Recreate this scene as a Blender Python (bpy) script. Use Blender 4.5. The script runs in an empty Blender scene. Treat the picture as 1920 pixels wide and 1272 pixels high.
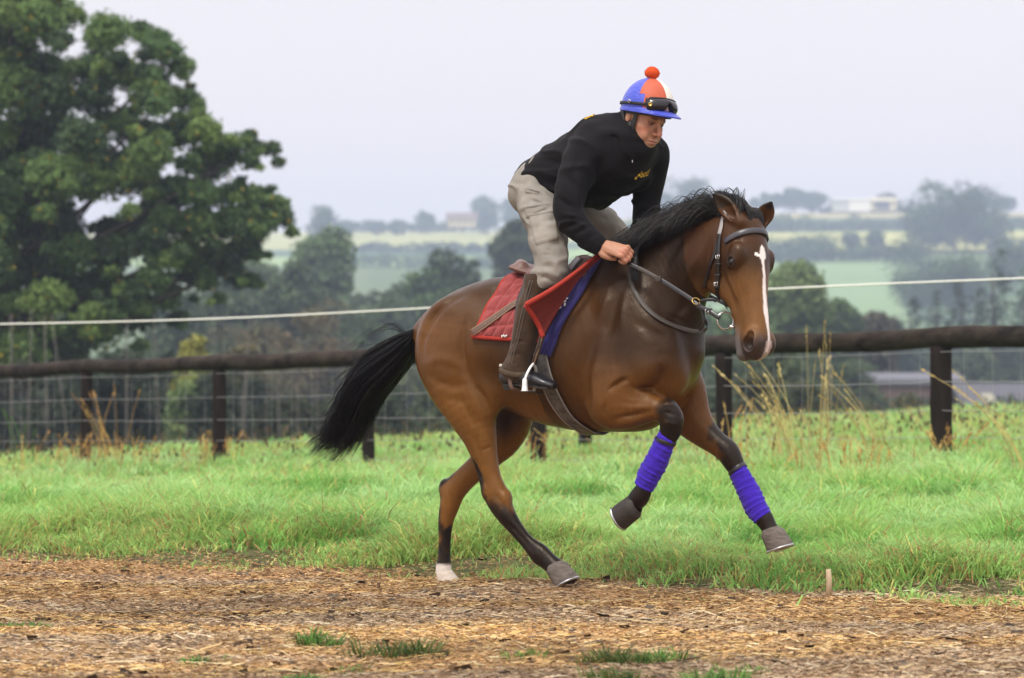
import bpy, math, random, time
import numpy as np
from mathutils import Vector, Matrix
T00 = time.time()
rng = np.random.default_rng(7)
random.seed(7)
sc = bpy.context.scene
COL = sc.collection

# ------------------------------------------------------------------ camera
FPX = 5333.0                       # focal length in pixels of the 1920 px wide photograph
CAM_H = 1.0
PITCH = math.atan(54.0 / FPX)
cam_d = bpy.data.cameras.new('camera'); cam = bpy.data.objects.new('camera', cam_d); COL.objects.link(cam)
cam.location = (0, 0, CAM_H); cam.rotation_euler = (math.pi / 2 + PITCH, 0, 0)
cam_d.sensor_width = 36; cam_d.lens = 36 * FPX / 1920
cam_d.clip_start = 0.5; cam_d.clip_end = 20000
cam_d.dof.use_dof = True; cam_d.dof.focus_distance = 12.75; cam_d.dof.aperture_fstop = 3.6
sc.camera = cam

# ------------------------------------------------------------------ light: overcast, bright zenith, faint soft sun
SUN_EL, SUN_AZ = math.radians(58), math.radians(-30)      # azimuth from -Y (camera side) towards +X negative = left
sdir = Vector((math.sin(SUN_AZ) * math.cos(SUN_EL), -math.cos(SUN_AZ) * math.cos(SUN_EL), math.sin(SUN_EL)))
sd = bpy.data.lights.new('sun', 'SUN'); sd.energy = 2.1; sd.angle = math.radians(11); sd.color = (1.0, 0.965, 0.91)
so = bpy.data.objects.new('sun', sd); COL.objects.link(so); so.rotation_euler = sdir.to_track_quat('Z', 'Y').to_euler()
so.location = (0, 0, 60)
W = bpy.data.worlds.new('World'); sc.world = W; W.use_nodes = True
nt = W.node_tree; N = nt.nodes; Lk = nt.links
for n in list(N): N.remove(n)
out = N.new('ShaderNodeOutputWorld'); bg = N.new('ShaderNodeBackground'); bg2 = N.new('ShaderNodeBackground'); add = N.new('ShaderNodeAddShader')
sky = N.new('ShaderNodeTexSky'); sky.sky_type = 'NISHITA'; sky.sun_disc = False
sky.sun_elevation = SUN_EL; sky.sun_rotation = math.atan2(sdir.x, sdir.y)
sky.dust_density = 6; sky.air_density = 1.0
bg.inputs['Strength'].default_value = 0.05
Lk.new(sky.outputs[0], bg.inputs['Color'])
tc = N.new('ShaderNodeTexCoord'); sep = N.new('ShaderNodeSeparateXYZ'); ramp = N.new('ShaderNodeValToRGB')
Lk.new(tc.outputs['Generated'], sep.inputs[0]); Lk.new(sep.outputs['Z'], ramp.inputs['Fac'])
cr = ramp.color_ramp
cr.elements[0].position = 0.0; cr.elements[0].color = (0.97, 0.84, 0.765, 1)
cr.elements[1].position = 1.0; cr.elements[1].color = (1.75, 1.70, 1.70, 1)
e = cr.elements.new(0.07); e.color = (1.0, 0.865, 0.79, 1)
e = cr.elements.new(0.13); e.color = (0.96, 0.86, 0.80, 1)
cl = N.new('ShaderNodeTexNoise'); cl.inputs['Scale'].default_value = 2.2; cl.inputs['Detail'].default_value = 4
Lk.new(tc.outputs['Generated'], cl.inputs['Vector'])
mr = N.new('ShaderNodeMapRange'); mr.inputs['To Min'].default_value = 0.955; mr.inputs['To Max'].default_value = 1.045
Lk.new(cl.outputs['Fac'], mr.inputs['Value'])
mm = N.new('ShaderNodeVectorMath'); mm.operation = 'SCALE'
Lk.new(ramp.outputs['Color'], mm.inputs[0]); Lk.new(mr.outputs[0], mm.inputs['Scale'])
Lk.new(mm.outputs[0], bg2.inputs['Color']); bg2.inputs['Strength'].default_value = 1.0
Lk.new(bg.outputs[0], add.inputs[0]); Lk.new(bg2.outputs[0], add.inputs[1]); Lk.new(add.outputs[0], out.inputs['Surface'])
vs = sc.view_settings; vs.view_transform = 'Standard'; vs.look = 'None'; vs.exposure = 0.0; vs.gamma = 1; vs.use_curve_mapping = False
sc.display_settings.display_device = 'sRGB'
sc.render.engine = 'CYCLES'
sc.cycles.max_bounces = 8; sc.cycles.transparent_max_bounces = 8; sc.cycles.volume_bounces = 1

# ------------------------------------------------------------------ pixel <-> world helpers (authoring only)
CP, SP = math.cos(PITCH), math.sin(PITCH)
CAM = np.array([0, 0, CAM_H])
def ray(u, v):
    a = (u - 960) / FPX; b = (636 - v) / FPX
    return np.array([a, CP - SP * b, SP + CP * b])
def atd(u, v, Y):                   # world point at pixel and world depth Y
    r = ray(u, v); return CAM + r * (Y / r[1])
def ongr(u, v, z=0.0):              # world point at pixel and height z
    r = ray(u, v); return CAM + r * ((z - CAM_H) / r[2])
def project(P):
    P = np.asarray(P, float) - CAM
    x = P[..., 0]; yc = P[..., 1] * CP + P[..., 2] * SP; zc = -P[..., 1] * SP + P[..., 2] * CP
    return 960 + FPX * x / yc, 636 - FPX * zc / yc

# ------------------------------------------------------------------ object helpers
def link(name, me, parent=None):
    o = bpy.data.objects.new(name, me); COL.objects.link(o)
    if parent is not None: o.parent = parent
    return o
def tag(o, label=None, cat=None, group=None, kind=None):
    if label: o['label'] = label
    if cat: o['category'] = cat
    if group: o['group'] = group
    if kind: o['kind'] = kind
    return o
def empty(name, loc=(0, 0, 0), rz=0.0, label=None, cat=None, group=None):
    o = bpy.data.objects.new(name, None); COL.objects.link(o); o.location = loc; o.rotation_euler = (0, 0, rz); o.empty_display_size = 0.2
    return tag(o, label, cat, group)
def mesh(name, V, F, mat=None, parent=None, smooth=True, col=None, midx=None):
    """V (n,3) array, F list of faces or (m,3|4) array (all in the parent's frame)"""
    me = bpy.data.meshes.new(name)
    V = np.asarray(V, np.float32)
    if isinstance(F, np.ndarray):
        m, k = F.shape
        me.vertices.add(len(V)); me.vertices.foreach_set('co', V.ravel())
        me.loops.add(m * k); me.loops.foreach_set('vertex_index', F.astype(np.int32).ravel())
        me.polygons.add(m); me.polygons.foreach_set('loop_start', np.arange(0, m * k, k, dtype=np.int32))
        try: me.polygons.foreach_set('loop_total', np.full(m, k, np.int32))
        except Exception: pass
    else:
        me.from_pydata([tuple(map(float, v)) for v in V], [], [tuple(int(i) for i in f) for f in F])
    me.update(calc_edges=True)
    if smooth: me.polygons.foreach_set('use_smooth', np.ones(len(me.polygons), bool))
    if col is not None:
        ca = me.color_attributes.new('Col', 'FLOAT_COLOR', 'POINT')
        c4 = np.ones((len(V), 4), np.float32); c4[:, :3] = col; ca.data.foreach_set('color', c4.ravel())
    if mat is not None:
        for m_ in (mat if isinstance(mat, (list, tuple)) else [mat]): me.materials.append(m_)
    if midx is not None: me.polygons.foreach_set('material_index', np.asarray(midx, np.int32))
    me.validate(); me.update()
    return link(name, me, parent)
class MB:                            # collects shapes, then ONE mesh object
    def __init__(s): s.V = []; s.F = []; s.n = 0; s.M = []; s.C = []
    def add(s, V, F, m=0, c=None):
        V = np.asarray(V, float); s.V.append(V)
        s.F += [tuple(int(i) + s.n for i in f) for f in F]; s.M += [m] * len(F); s.n += len(V)
        s.C.append(np.tile(np.array(c if c is not None else (1, 1, 1), float), (len(V), 1)))
    def box(s, c, h, R=None, m=0, bev=0.0):
        c = np.array(c, float); h = np.array(h, float)
        if bev > 0:
            pts = []
            for sx in (-1, 1):
                for sy in (-1, 1):
                    for sz in (-1, 1): pts.append((sx, sy, sz))
            import bmesh
            bm = bmesh.new(); bmesh.ops.create_cube(bm, size=2)
            for v in bm.verts: v.co = Vector((v.co.x * h[0], v.co.y * h[1], v.co.z * h[2]))
            bmesh.ops.bevel(bm, geom=bm.edges[:], offset=bev, segments=2, affect='EDGES', profile=0.6)
            bm.verts.ensure_lookup_table()
            V = np.array([v.co[:] for v in bm.verts]); F = [[v.index for v in f.verts] for f in bm.faces]; bm.free()
        else:
            V = np.array([(x, y, z) for x in (-h[0], h[0]) for y in (-h[1], h[1]) for z in (-h[2], h[2])])
            F = [(0, 1, 3, 2), (4, 6, 7, 5), (0, 4, 5, 1), (2, 3, 7, 6), (0, 2, 6, 4), (1, 5, 7, 3)]
        if R is not None: V = V @ np.asarray(R, float).T
        s.add(V + c, F, m)
    def tube(s, pts, r, n=8, cap=True, m=0, flat=None, c=None, up=(0, 0, 1)):
        """round (or flat: r*flat wide across 'up') tube along points"""
        P = np.asarray(pts, float); k = len(P)
        r = np.broadcast_to(np.asarray(r, float), (k,))
        T = np.gradient(P, axis=0); T /= np.linalg.norm(T, axis=1)[:, None] + 1e-12
        u0 = np.array(up, float)
        V = []; 
        A = np.cross(T[0], u0)
        if np.linalg.norm(A) < 1e-3: A = np.cross(T[0], (1, 0, 0))
        A /= np.linalg.norm(A)
        an = np.linspace(0, 2 * np.pi, n, endpoint=False)
        for i in range(k):
            A = A - T[i] * A.dot(T[i]); A /= np.linalg.norm(A); B = np.cross(T[i], A)
            ra = r[i] * (flat if flat else 1)
            V.append(P[i] + np.outer(np.cos(an), A) * ra + np.outer(np.sin(an), B) * r[i])
        F = [(i * n + j, i * n + (j + 1) % n, (i + 1) * n + (j + 1) % n, (i + 1) * n + j) for i in range(k - 1) for j in range(n)]
        if cap: F += [tuple(range(n))[::-1], tuple((k - 1) * n + j for j in range(n))]
        s.add(np.concatenate(V), F, m, c)
    def lathe(s, prof, c=(0, 0, 0), n=24, R=None, m=0, sx=1, sy=1):
        an = np.linspace(0, 2 * np.pi, n, endpoint=False); V = []
        for r, z in prof: V.append(np.stack([np.cos(an) * r * sx, np.sin(an) * r * sy, np.full(n, z)], 1))
        V = np.concatenate(V); k = len(prof)
        F = [(i * n + j, i * n + (j + 1) % n, (i + 1) * n + (j + 1) % n, (i + 1) * n + j) for i in range(k - 1) for j in range(n)]
        F += [tuple(range(n))[::-1], tuple((k - 1) * n + j for j in range(n))]
        if R is not None: V = V @ np.asarray(R, float).T
        s.add(V + np.array(c, float), F, m)
    def build(s, name, mat, parent=None, smooth=True, col=False):
        o = mesh(name, np.concatenate(s.V), s.F, mat, parent, smooth, np.concatenate(s.C) if col else None, s.M)
        return o
def autosmooth(o, deg=40):
    me = o.data; me.update()
    import bmesh
    bm = bmesh.new(); bm.from_mesh(me)
    for e_ in bm.edges:
        if len(e_.link_faces) == 2 and e_.calc_face_angle(0) > math.radians(deg): e_.smooth = False
    bm.to_mesh(me); bm.free()
    return o
def cr_spline(P, n):                 # Catmull-Rom through rows of P, n samples per span
    P = np.asarray(P, float); k = len(P)
    if k < 3: 
        t = np.linspace(0, 1, n * (k - 1) + 1)[:, None]; return P[0] * (1 - t) + P[-1] * t
    E = np.vstack([2 * P[0] - P[1], P, 2 * P[-1] - P[-2]]); o = []
    for i in range(k - 1):
        p0, p1, p2, p3 = E[i:i + 4]
        for t in np.arange(n) / n:
            o.append(0.5 * ((2 * p1) + (-p0 + p2) * t + (2 * p0 - 5 * p1 + 4 * p2 - p3) * t * t + (-p0 + 3 * p1 - 3 * p2 + p3) * t ** 3))
    o.append(P[-1]); return np.array(o)

# value noise in numpy
def vnoise(P, scale, seed=0):
    P = np.asarray(P, float) * scale; I = np.floor(P).astype(np.int64); f = P - I; f = f * f * (3 - 2 * f)
    def h(ix, iy, iz):
        n = (ix * 374761393 + iy * 668265263 + iz * 2147483647 + seed * 1274126177) & 0xffffffff
        n = ((n ^ (n >> 13)) * 1274126177) & 0xffffffff
        return ((n ^ (n >> 16)) & 0xffff) / 65535.0
    r = 0
    for dx in (0, 1):
        for dy in (0, 1):
            for dz in (0, 1):
                w = (f[..., 0] if dx else 1 - f[..., 0]) * (f[..., 1] if dy else 1 - f[..., 1]) * (f[..., 2] if dz else 1 - f[..., 2])
                r = r + w * h(I[..., 0] + dx, I[..., 1] + dy, I[..., 2] + dz)
    return r
def fbm(P, scale, oct=4, seed=0):
    s = 0; a = 0.5; t = 0
    for o_ in range(oct): s = s + a * vnoise(P, scale * 2 ** o_, seed + o_); t += a; a *= 0.5
    return s / t

# ------------------------------------------------------------------ materials
def mat(name, color=(0.5, 0.5, 0.5), rough=0.6, metal=0.0, spec=0.5, attr=False, noise=None, bump=None, sheen=0.0, coat=0.0, sss=0.0, rnoise=None, trans=0.0, alpha=1.0, wave=None, tint=None):
    """noise=(scale, amount[, stretch xyz]); bump=(scale, strength, distance[, stretch])"""
    m = bpy.data.materials.new(name); m.use_nodes = True; t = m.node_tree; n = t.nodes; l = t.links
    b = n['Principled BSDF']; b.inputs['Roughness'].default_value = rough; b.inputs['Metallic'].default_value = metal
    b.inputs['Specular IOR Level'].default_value = spec
    if tint: b.inputs['Specular Tint'].default_value = (*tint, 1)
    b.inputs['Sheen Weight'].default_value = sheen; b.inputs['Coat Weight'].default_value = coat
    b.inputs['Base Color'].default_value = (*color, 1)
    if alpha < 1: b.inputs['Alpha'].default_value = alpha
    if sss: b.inputs['Subsurface Weight'].default_value = sss; b.inputs['Subsurface Radius'].default_value = (0.01, 0.004, 0.002); b.inputs['Subsurface Scale'].default_value = 1
    if trans: b.inputs['Transmission Weight'].default_value = trans
    tcn = n.new('ShaderNodeTexCoord')
    def vec(st):
        if st is None: return tcn.outputs['Object']
        mp = n.new('ShaderNodeMapping'); mp.inputs['Scale'].default_value = st; l.new(tcn.outputs['Object'], mp.inputs[0]); return mp.outputs[0]
    src = None
    if attr:
        a = n.new('ShaderNodeAttribute'); a.attribute_name = 'Col'; src = a.outputs['Color']; l.new(src, b.inputs['Base Color'])
    if noise:
        t1 = n.new('ShaderNodeTexNoise'); t1.inputs['Scale'].default_value = noise[0]; t1.inputs['Detail'].default_value = 6; t1.inputs['Roughness'].default_value = 0.65
        l.new(vec(noise[2] if len(noise) > 2 else None), t1.inputs['Vector'])
        r = n.new('ShaderNodeMapRange'); r.inputs['From Min'].default_value = 0.25; r.inputs['From Max'].default_value = 0.75
        r.inputs['To Min'].default_value = 1 - noise[1]; r.inputs['To Max'].default_value = 1 + noise[1]; l.new(t1.outputs['Fac'], r.inputs['Value'])
        s_ = n.new('ShaderNodeVectorMath'); s_.operation = 'SCALE'; l.new(r.outputs[0], s_.inputs['Scale'])
        if src is not None: l.new(src, s_.inputs[0])
        else: s_.inputs[0].default_value = color
        l.new(s_.outputs[0], b.inputs['Base Color'])
    if rnoise:
        t2 = n.new('ShaderNodeTexNoise'); t2.inputs['Scale'].default_value = rnoise[0]; t2.inputs['Detail'].default_value = 3
        l.new(vec(None), t2.inputs['Vector'])
        r = n.new('ShaderNodeMapRange'); r.inputs['To Min'].default_value = rough - rnoise[1]; r.inputs['To Max'].default_value = rough + rnoise[1]
        l.new(t2.outputs['Fac'], r.inputs['Value']); l.new(r.outputs[0], b.inputs['Roughness'])
    if bump or wave:
        bm_ = n.new('ShaderNodeBump'); bm_.inputs['Strength'].default_value = (bump or wave)[1]; bm_.inputs['Distance'].default_value = (bump or wave)[2]
        if bump:
            t3 = n.new('ShaderNodeTexNoise'); t3.inputs['Scale'].default_value = bump[0]; t3.inputs['Detail'].default_value = 5
            l.new(vec(bump[3] if len(bump) > 3 else None), t3.inputs['Vector']); l.new(t3.outputs['Fac'], bm_.inputs['Height'])
        else:
            t3 = n.new('ShaderNodeTexWave'); t3.inputs['Scale'].default_value = wave[0]; t3.bands_direction = wave[3] if len(wave) > 3 else 'Z'
            t3.inputs['Distortion'].default_value = 1.0
            l.new(vec(None), t3.inputs['Vector']); l.new(t3.outputs['Fac'], bm_.inputs['Height'])
        l.new(bm_.outputs[0], b.inputs['Normal'])
    return m

# ------------------------------------------------------------------ implicit surface toolkit
def nrm(v): v = np.asarray(v, float); return v / (np.linalg.norm(v) + 1e-12)
def axis_nodes(lo, hi, h, fine=()):
    """rectilinear spacing: h, or finer hf inside (a,b,hf) ranges"""
    x = [lo]
    while x[-1] < hi:
        hh = h
        for a, b, hf in fine:
            if a - h <= x[-1] <= b: hh = min(hh, hf)
        x.append(x[-1] + hh)
    return np.array(x, np.float32)
class Field:
    def __init__(s, xs, ys, zs):
        s.ax = (xs, ys, zs); s.F = np.full((len(xs), len(ys), len(zs)), 1.0, np.float32)
    def block(s, lo, hi):
        sl = []
        for a, l_, h_ in zip(s.ax, lo, hi):
            i0 = max(int(np.searchsorted(a, l_)) - 1, 0); i1 = min(int(np.searchsorted(a, h_)) + 1, len(a))
            if i1 <= i0: return None
            sl.append(slice(i0, i1))
        return tuple(sl)
    def coords(s, sl):
        return (s.ax[0][sl[0]][:, None, None], s.ax[1][sl[1]][None, :, None], s.ax[2][sl[2]][None, None, :])
    def comb(s, sl, d, k, op='u'):
        f = s.F[sl]
        if op == 'u':
            if k > 0:
                h = np.maximum(k - np.abs(f - d), 0) / k; s.F[sl] = np.minimum(f, d) - h * h * k * 0.25
            else: s.F[sl] = np.minimum(f, d)
        elif op == 's':
            d = -d
            if k > 0:
                h = np.maximum(k - np.abs(f - d), 0) / k; s.F[sl] = np.maximum(f, d) + h * h * k * 0.25
            else: s.F[sl] = np.maximum(f, d)
    def chain(s, nodes, k=0.03, lat=(0, 1, 0), sub=3, op='u', M=None, kin=0.0):
        """nodes rows: x,y,z, r_lat, r_plane ; elliptic tube"""
        P = cr_spline(np.asarray(nodes, float), sub) if len(nodes) > 2 else np.asarray(nodes, float)
        lat = np.asarray(lat, float)
        if M is not None:
            R, t = M[:2]; S = M[2]; P = P.copy(); P[:, :3] = (P[:, :3] * S) @ R.T + t; lat = R @ lat; P[:, 3] *= S[2]; P[:, 4] *= S[1]
        P[:, 3:] = np.maximum(P[:, 3:], 1e-4)
        rm = P[:, 3:].max(); pad = rm + k + 0.02
        sl = s.block(P[:, :3].min(0) - pad, P[:, :3].max(0) + pad)
        if sl is None: return
        X, Y, Z = s.coords(sl); D = np.full((X.shape[0], Y.shape[1], Z.shape[2]), 1.0, np.float32)
        o0 = [q.start for q in sl]
        for i in range(len(P) - 1):
            a, b = P[i], P[i + 1]; rr = max(a[3:].max(), b[3:].max()) + k + 0.02
            bl = s.block(np.minimum(a[:3], b[:3]) - rr, np.maximum(a[:3], b[:3]) + rr)
            if bl is None: continue
            x, y, z = s.coords(bl)
            d = b[:3] - a[:3]; L = np.linalg.norm(d)
            if L < 1e-6: continue
            T = d / L; A = lat - T * lat.dot(T)
            if np.linalg.norm(A) < 1e-4: A = np.cross(T, (0, 0, 1.0))
            A = nrm(A); Bv = np.cross(T, A)
            dx, dy, dz = x - np.float32(a[0]), y - np.float32(a[1]), z - np.float32(a[2])
            f4 = np.float32
            t = dx * f4(T[0]) + dy * f4(T[1]) + dz * f4(T[2])
            q = np.clip(t, 0, L); e = t - q; q = q / f4(L)
            la = dx * f4(A[0]) + dy * f4(A[1]) + dz * f4(A[2]); lb = dx * f4(Bv[0]) + dy * f4(Bv[1]) + dz * f4(Bv[2])
            ra = f4(a[3]) + q * f4(b[3] - a[3]); rb = f4(a[4]) + q * f4(b[4] - a[4]); rc = np.minimum(ra, rb)
            la /= ra; lb /= rb; e /= rc
            k0 = np.sqrt(la * la + lb * lb + e * e) + f4(1e-6)
            la /= ra; lb /= rb; e /= rc
            k1 = np.sqrt(la * la + lb * lb + e * e) + f4(1e-6)
            dd = k0 * (k0 - 1) / k1
            sub_ = tuple(slice(bb.start - oo, bb.stop - oo) for bb, oo in zip(bl, o0))
            if kin > 0:
                g = D[sub_]; h = np.maximum(kin - np.abs(g - dd), 0) / kin; D[sub_] = np.minimum(g, dd) - h * h * kin * 0.25
            else: D[sub_] = np.minimum(D[sub_], dd)
        s.comb(sl, D, k, op)
    def ell(s, c, r, k=0.03, R=None, op='u', M=None):
        c = np.asarray(c, float); r = np.asarray(r, float); R = np.eye(3) if R is None else np.asarray(R, float)
        if M is not None: c = M[0] @ (c * M[2]) + M[1]; r = r * M[2]; R = M[0] @ R
        pad = r.max() + k + 0.01
        sl = s.block(c - pad, c + pad)
        if sl is None: return
        x, y, z = s.coords(sl); dx, dy, dz = x - c[0], y - c[1], z - c[2]
        k0 = 0; k1 = 0
        for i in range(3):
            p = (dx * R[0, i] + dy * R[1, i] + dz * R[2, i]) / r[i]; k0 = k0 + p * p; p = p / r[i]; k1 = k1 + p * p
        k0 = np.sqrt(k0) + 1e-6; k1 = np.sqrt(k1) + 1e-6
        s.comb(sl, (k0 * (k0 - 1) / k1).astype(np.float32), k, op)
    def stroke(s, pts, w, amp, sub=4, M=None, taper=True, lat=None, ls=0.4):
        """amp>0 carves a groove, amp<0 raises a ridge along the curve"""
        P = cr_spline(np.asarray(pts, float), sub)
        if M is not None: P = (P * M[2]) @ M[0].T + M[1]
        pad = w * 2.6
        exl = pad * (1 / ls if lat is not None else 1)
        sl = s.block(P.min(0) - (exl if lat is not None else pad), P.max(0) + (exl if lat is not None else pad))
        if sl is None: return
        X, Y, Z = s.coords(sl); best = np.full((X.shape[0], Y.shape[1], Z.shape[2]), 1e3, np.float32); tt = np.zeros_like(best)
        n = len(P) - 1
        for i in range(n):
            a, b = P[i], P[i + 1]; d = b - a; L = np.linalg.norm(d); T = d / (L + 1e-9)
            dx, dy, dz = X - a[0], Y - a[1], Z - a[2]
            t = np.clip(dx * T[0] + dy * T[1] + dz * T[2], 0, L)
            dx = dx - t * T[0]; dy = dy - t * T[1]; dz = dz - t * T[2]
            q = dx * dx + dy * dy + dz * dz
            if lat is not None:
                g = dx * lat[0] + dy * lat[1] + dz * lat[2]; q = q - g * g * (1 - ls * ls)
            m = q < best; best = np.where(m, q, best); tt = np.where(m, (i + t / (L + 1e-9)) / n, tt)
        env = np.sin(np.pi * np.clip(tt * 0.94 + 0.03, 0, 1)) ** 0.6 if taper else 1
        s.F[sl] += (amp * env * np.exp(-best / (w * w))).astype(np.float32)
    def noise(s, scale, amp, lo, hi, stretch=(1, 1, 1), seed=0, oct=2, ridged=False):
        sl = s.block(lo, hi)
        f = s.F[sl]; idx = np.nonzero(np.abs(f) < 0.02)
        P = np.stack([s.ax[i][sl[i]][idx[i]] * stretch[i] for i in range(3)], 1)
        q = fbm(P, scale, oct, seed)
        if ridged: f[idx] += amp * (np.minimum(np.abs(q - .5) * 9, 1) - .75)
        else: f[idx] += amp * (q - 0.5) * 2
    def sample(s, P):
        P = np.asarray(P, float); sh = P.shape[:-1]; P = P.reshape(-1, 3); I = []; Fr = []
        for i in range(3):
            a = s.ax[i]; j = np.clip(np.searchsorted(a, P[:, i]) - 1, 0, len(a) - 2); I.append(j); Fr.append(np.clip((P[:, i] - a[j]) / (a[j + 1] - a[j]), 0, 1))
        r = 0
        for dx in (0, 1):
            for dy in (0, 1):
                for dz in (0, 1):
                    w = (Fr[0] if dx else 1 - Fr[0]) * (Fr[1] if dy else 1 - Fr[1]) * (Fr[2] if dz else 1 - Fr[2])
                    r = r + w * s.F[I[0] + dx, I[1] + dy, I[2] + dz]
        return r.reshape(sh)
    def grad(s, P, h=0.008):
        P = np.asarray(P, float); g = []
        for i in range(3):
            d = np.zeros(3); d[i] = h; g.append(s.sample(P + d) - s.sample(P - d))
        g = np.stack(g, -1); return g / (np.linalg.norm(g, axis=-1, keepdims=True) + 1e-9)
    def mesh(s):
        F = s.F; F = F + (F == 0) * 1e-7
        S = F < 0; nx, ny, nz = F.shape
        c = np.zeros((nx - 1, ny - 1, nz - 1), np.int8)
        for dx in (0, 1):
            for dy in (0, 1):
                for dz in (0, 1): c += S[dx:nx - 1 + dx, dy:ny - 1 + dy, dz:nz - 1 + dz]
        act = (c > 0) & (c < 8); ci = np.argwhere(act); n = len(ci)
        idm = np.full(act.shape, -1, np.int32); idm[act] = np.arange(n)
        acc = np.zeros((n, 3)); cnt = np.zeros(n)
        for ax in range(3):
            o1, o2 = [a for a in range(3) if a != ax]
            for b1 in (0, 1):
                for b2 in (0, 1):
                    A = ci.copy(); A[:, o1] += b1; A[:, o2] += b2; B = A.copy(); B[:, ax] += 1
                    fa = F[A[:, 0], A[:, 1], A[:, 2]]; fb = F[B[:, 0], B[:, 1], B[:, 2]]
                    m = (fa < 0) != (fb < 0); t = np.where(m, fa / np.where(m, fa - fb, 1), 0)
                    pos = np.zeros((n, 3)); pos[:, o1] = b1; pos[:, o2] = b2; pos[:, ax] = t
                    acc += pos * m[:, None]; cnt += m
        P = ci + acc / cnt[:, None]
        V = np.stack([np.interp(P[:, i], np.arange(len(s.ax[i])), s.ax[i]) for i in range(3)], 1)
        Q = []
        for ax in range(3):
            o1, o2 = [a for a in range(3) if a != ax]
            sA = [slice(None)] * 3; sB = [slice(None)] * 3; sA[ax] = slice(0, -1); sB[ax] = slice(1, None)
            for o in (o1, o2): sA[o] = slice(1, -1); sB[o] = slice(1, -1)
            a = S[tuple(sA)]; b = S[tuple(sB)]; e = np.argwhere(a != b)
            if len(e) == 0: continue
            fl = a[e[:, 0], e[:, 1], e[:, 2]]
            e = e.copy(); e[:, o1] += 1; e[:, o2] += 1
            def g(d1, d2):
                q = e.copy(); q[:, o1] -= d1; q[:, o2] -= d2; return idm[q[:, 0], q[:, 1], q[:, 2]]
            q = np.stack([g(1, 1), g(0, 1), g(0, 0), g(1, 0)], 1)
            flip = fl if ax != 1 else ~fl
            q[~flip] = q[~flip][:, ::-1]
            Q.append(q)
        return V, np.concatenate(Q)
def relax(V, F, it=2, w=0.5):
    n = len(V); E = np.concatenate([F[:, [0, 1]], F[:, [1, 2]], F[:, [2, 3]], F[:, [3, 0]]])
    E = np.concatenate([E, E[:, ::-1]]); deg = np.bincount(E[:, 0], minlength=n)
    for _ in range(it):
        A = np.stack([np.bincount(E[:, 0], V[E[:, 1], i], minlength=n) for i in range(3)], 1) / deg[:, None]
        V = V * (1 - w) + A * w
    return V

# horse frame: x forward, y to its left (away from the camera), z up
TH = math.radians(32)
OH = np.array([(1060 - 960) / FPX * 13.0, 13.0, 0.0])
EX = np.array([math.cos(TH), -math.sin(TH), 0]); EY = np.array([math.sin(TH), math.cos(TH), 0]); EZ = np.array([0, 0, 1.0])
RH = np.stack([EX, EY, EZ], 1)
def w2h(P): return (np.asarray(P, float) - OH) @ RH
def h2w(P): return np.asarray(P, float) @ RH.T + OH
def H(u, v, y=0.0):
    r = ray(u, v); c = CAM - OH
    t = (y - c.dot(EY)) / r.dot(EY); return w2h(CAM + t * r)
def hpx(P): return project(h2w(P))
# ================================================================== GROUND, TRACK, HILLS
er = np.random.default_rng(5)
def edge_y(x):                                    # far edge of the woodchip track
    x = np.asarray(x, float)
    return np.interp(x, [-6, -2.63, -.95, -.28, .69, 2.2, 6], [16.2, 15.0, 14.4, 13.9, 13.1, 12.65, 11.9]) + .16 * np.sin(x * 2.3 + 1) + .10 * np.sin(x * 5.1) + .06 * np.sin(x * 11.7 + 2)
def sm_(x, a, b): t = np.clip((x - a) / (b - a), 0, 1); return t * t * (3 - 2 * t)
def terr(x, y):
    x, y = np.broadcast_arrays(np.asarray(x, float), np.asarray(y, float))
    yb = np.clip(41 + x * .9, 35, 50)
    z = .03 * np.clip(x, -8, 8) * sm_(y, 15, 24)
    z = z + .07 * sm_(y - edge_y(x), -.05, .7) - .03 + .028 * np.exp(-((x - .235) ** 2 + (y - 12.88) ** 2) / .09)
    P = np.stack([x, y, 0 * x], -1); near = (1 - sm_(y, 60, 110))
    z = z + near * (.05 * (vnoise(P, .6, 3) - .5) * sm_(y, 14, 18) + .035 * (vnoise(P, 2.1, 4) - .5) * sm_(y, 12.5, 15))
    prof = np.interp(y, [0, 60, 75, 100, 150, 300, 500, 700, 1500, 1650, 2600], [0, 0, -.7, -2.6, -6, -11, 1, 18, 84, 82, 20])
    k = np.interp(x / np.maximum(y, 1) * 5333 + 960, [300, 900, 1300, 2100], [.876, .885, .99, 1.0]); far = sm_(y, 400, 700)
    prof = prof * (1 + (k - 1) * far)
    drop = -1.3 * sm_(y, yb, yb + 14)
    return z + prof + drop + far * 2.0 * (fbm(P, .004, 3, 7) - .5) * (y < 2600)
def zt(x, y): return float(terr(np.array([x]), np.array([y]))[0])
ys = np.concatenate([np.arange(2, 20, .12), np.arange(20, 70, .5), np.arange(70, 300, 5), np.arange(300, 2650, 18)])
nx = 240; uu = np.linspace(-1, 1, nx)
half = np.interp(ys, [2, 20, 70, 300, 2650], [9, 20, 60, 240, 1700])
X = uu[None, :] * half[:, None]; Y = np.repeat(ys[:, None], nx, 1); Z = terr(X, Y)
V = np.stack([X, Y, Z], -1).reshape(-1, 3); ny = len(ys)
ii = np.arange(ny - 1)[:, None] * nx + np.arange(nx - 1)[None, :]
F = np.stack([ii, ii + 1, ii + nx + 1, ii + nx], -1).reshape(-1, 4)
soil = np.array([.075, .060, .030]); P3 = V.copy()
n1 = fbm(P3 * [1, 1, 0], .8, 4, 1)[:, None]
C = soil * (1 - n1) + np.array([.085, .105, .035]) * n1
up_ = V[:, 0] / np.maximum(V[:, 1], 1) * 5333 + 960
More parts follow.
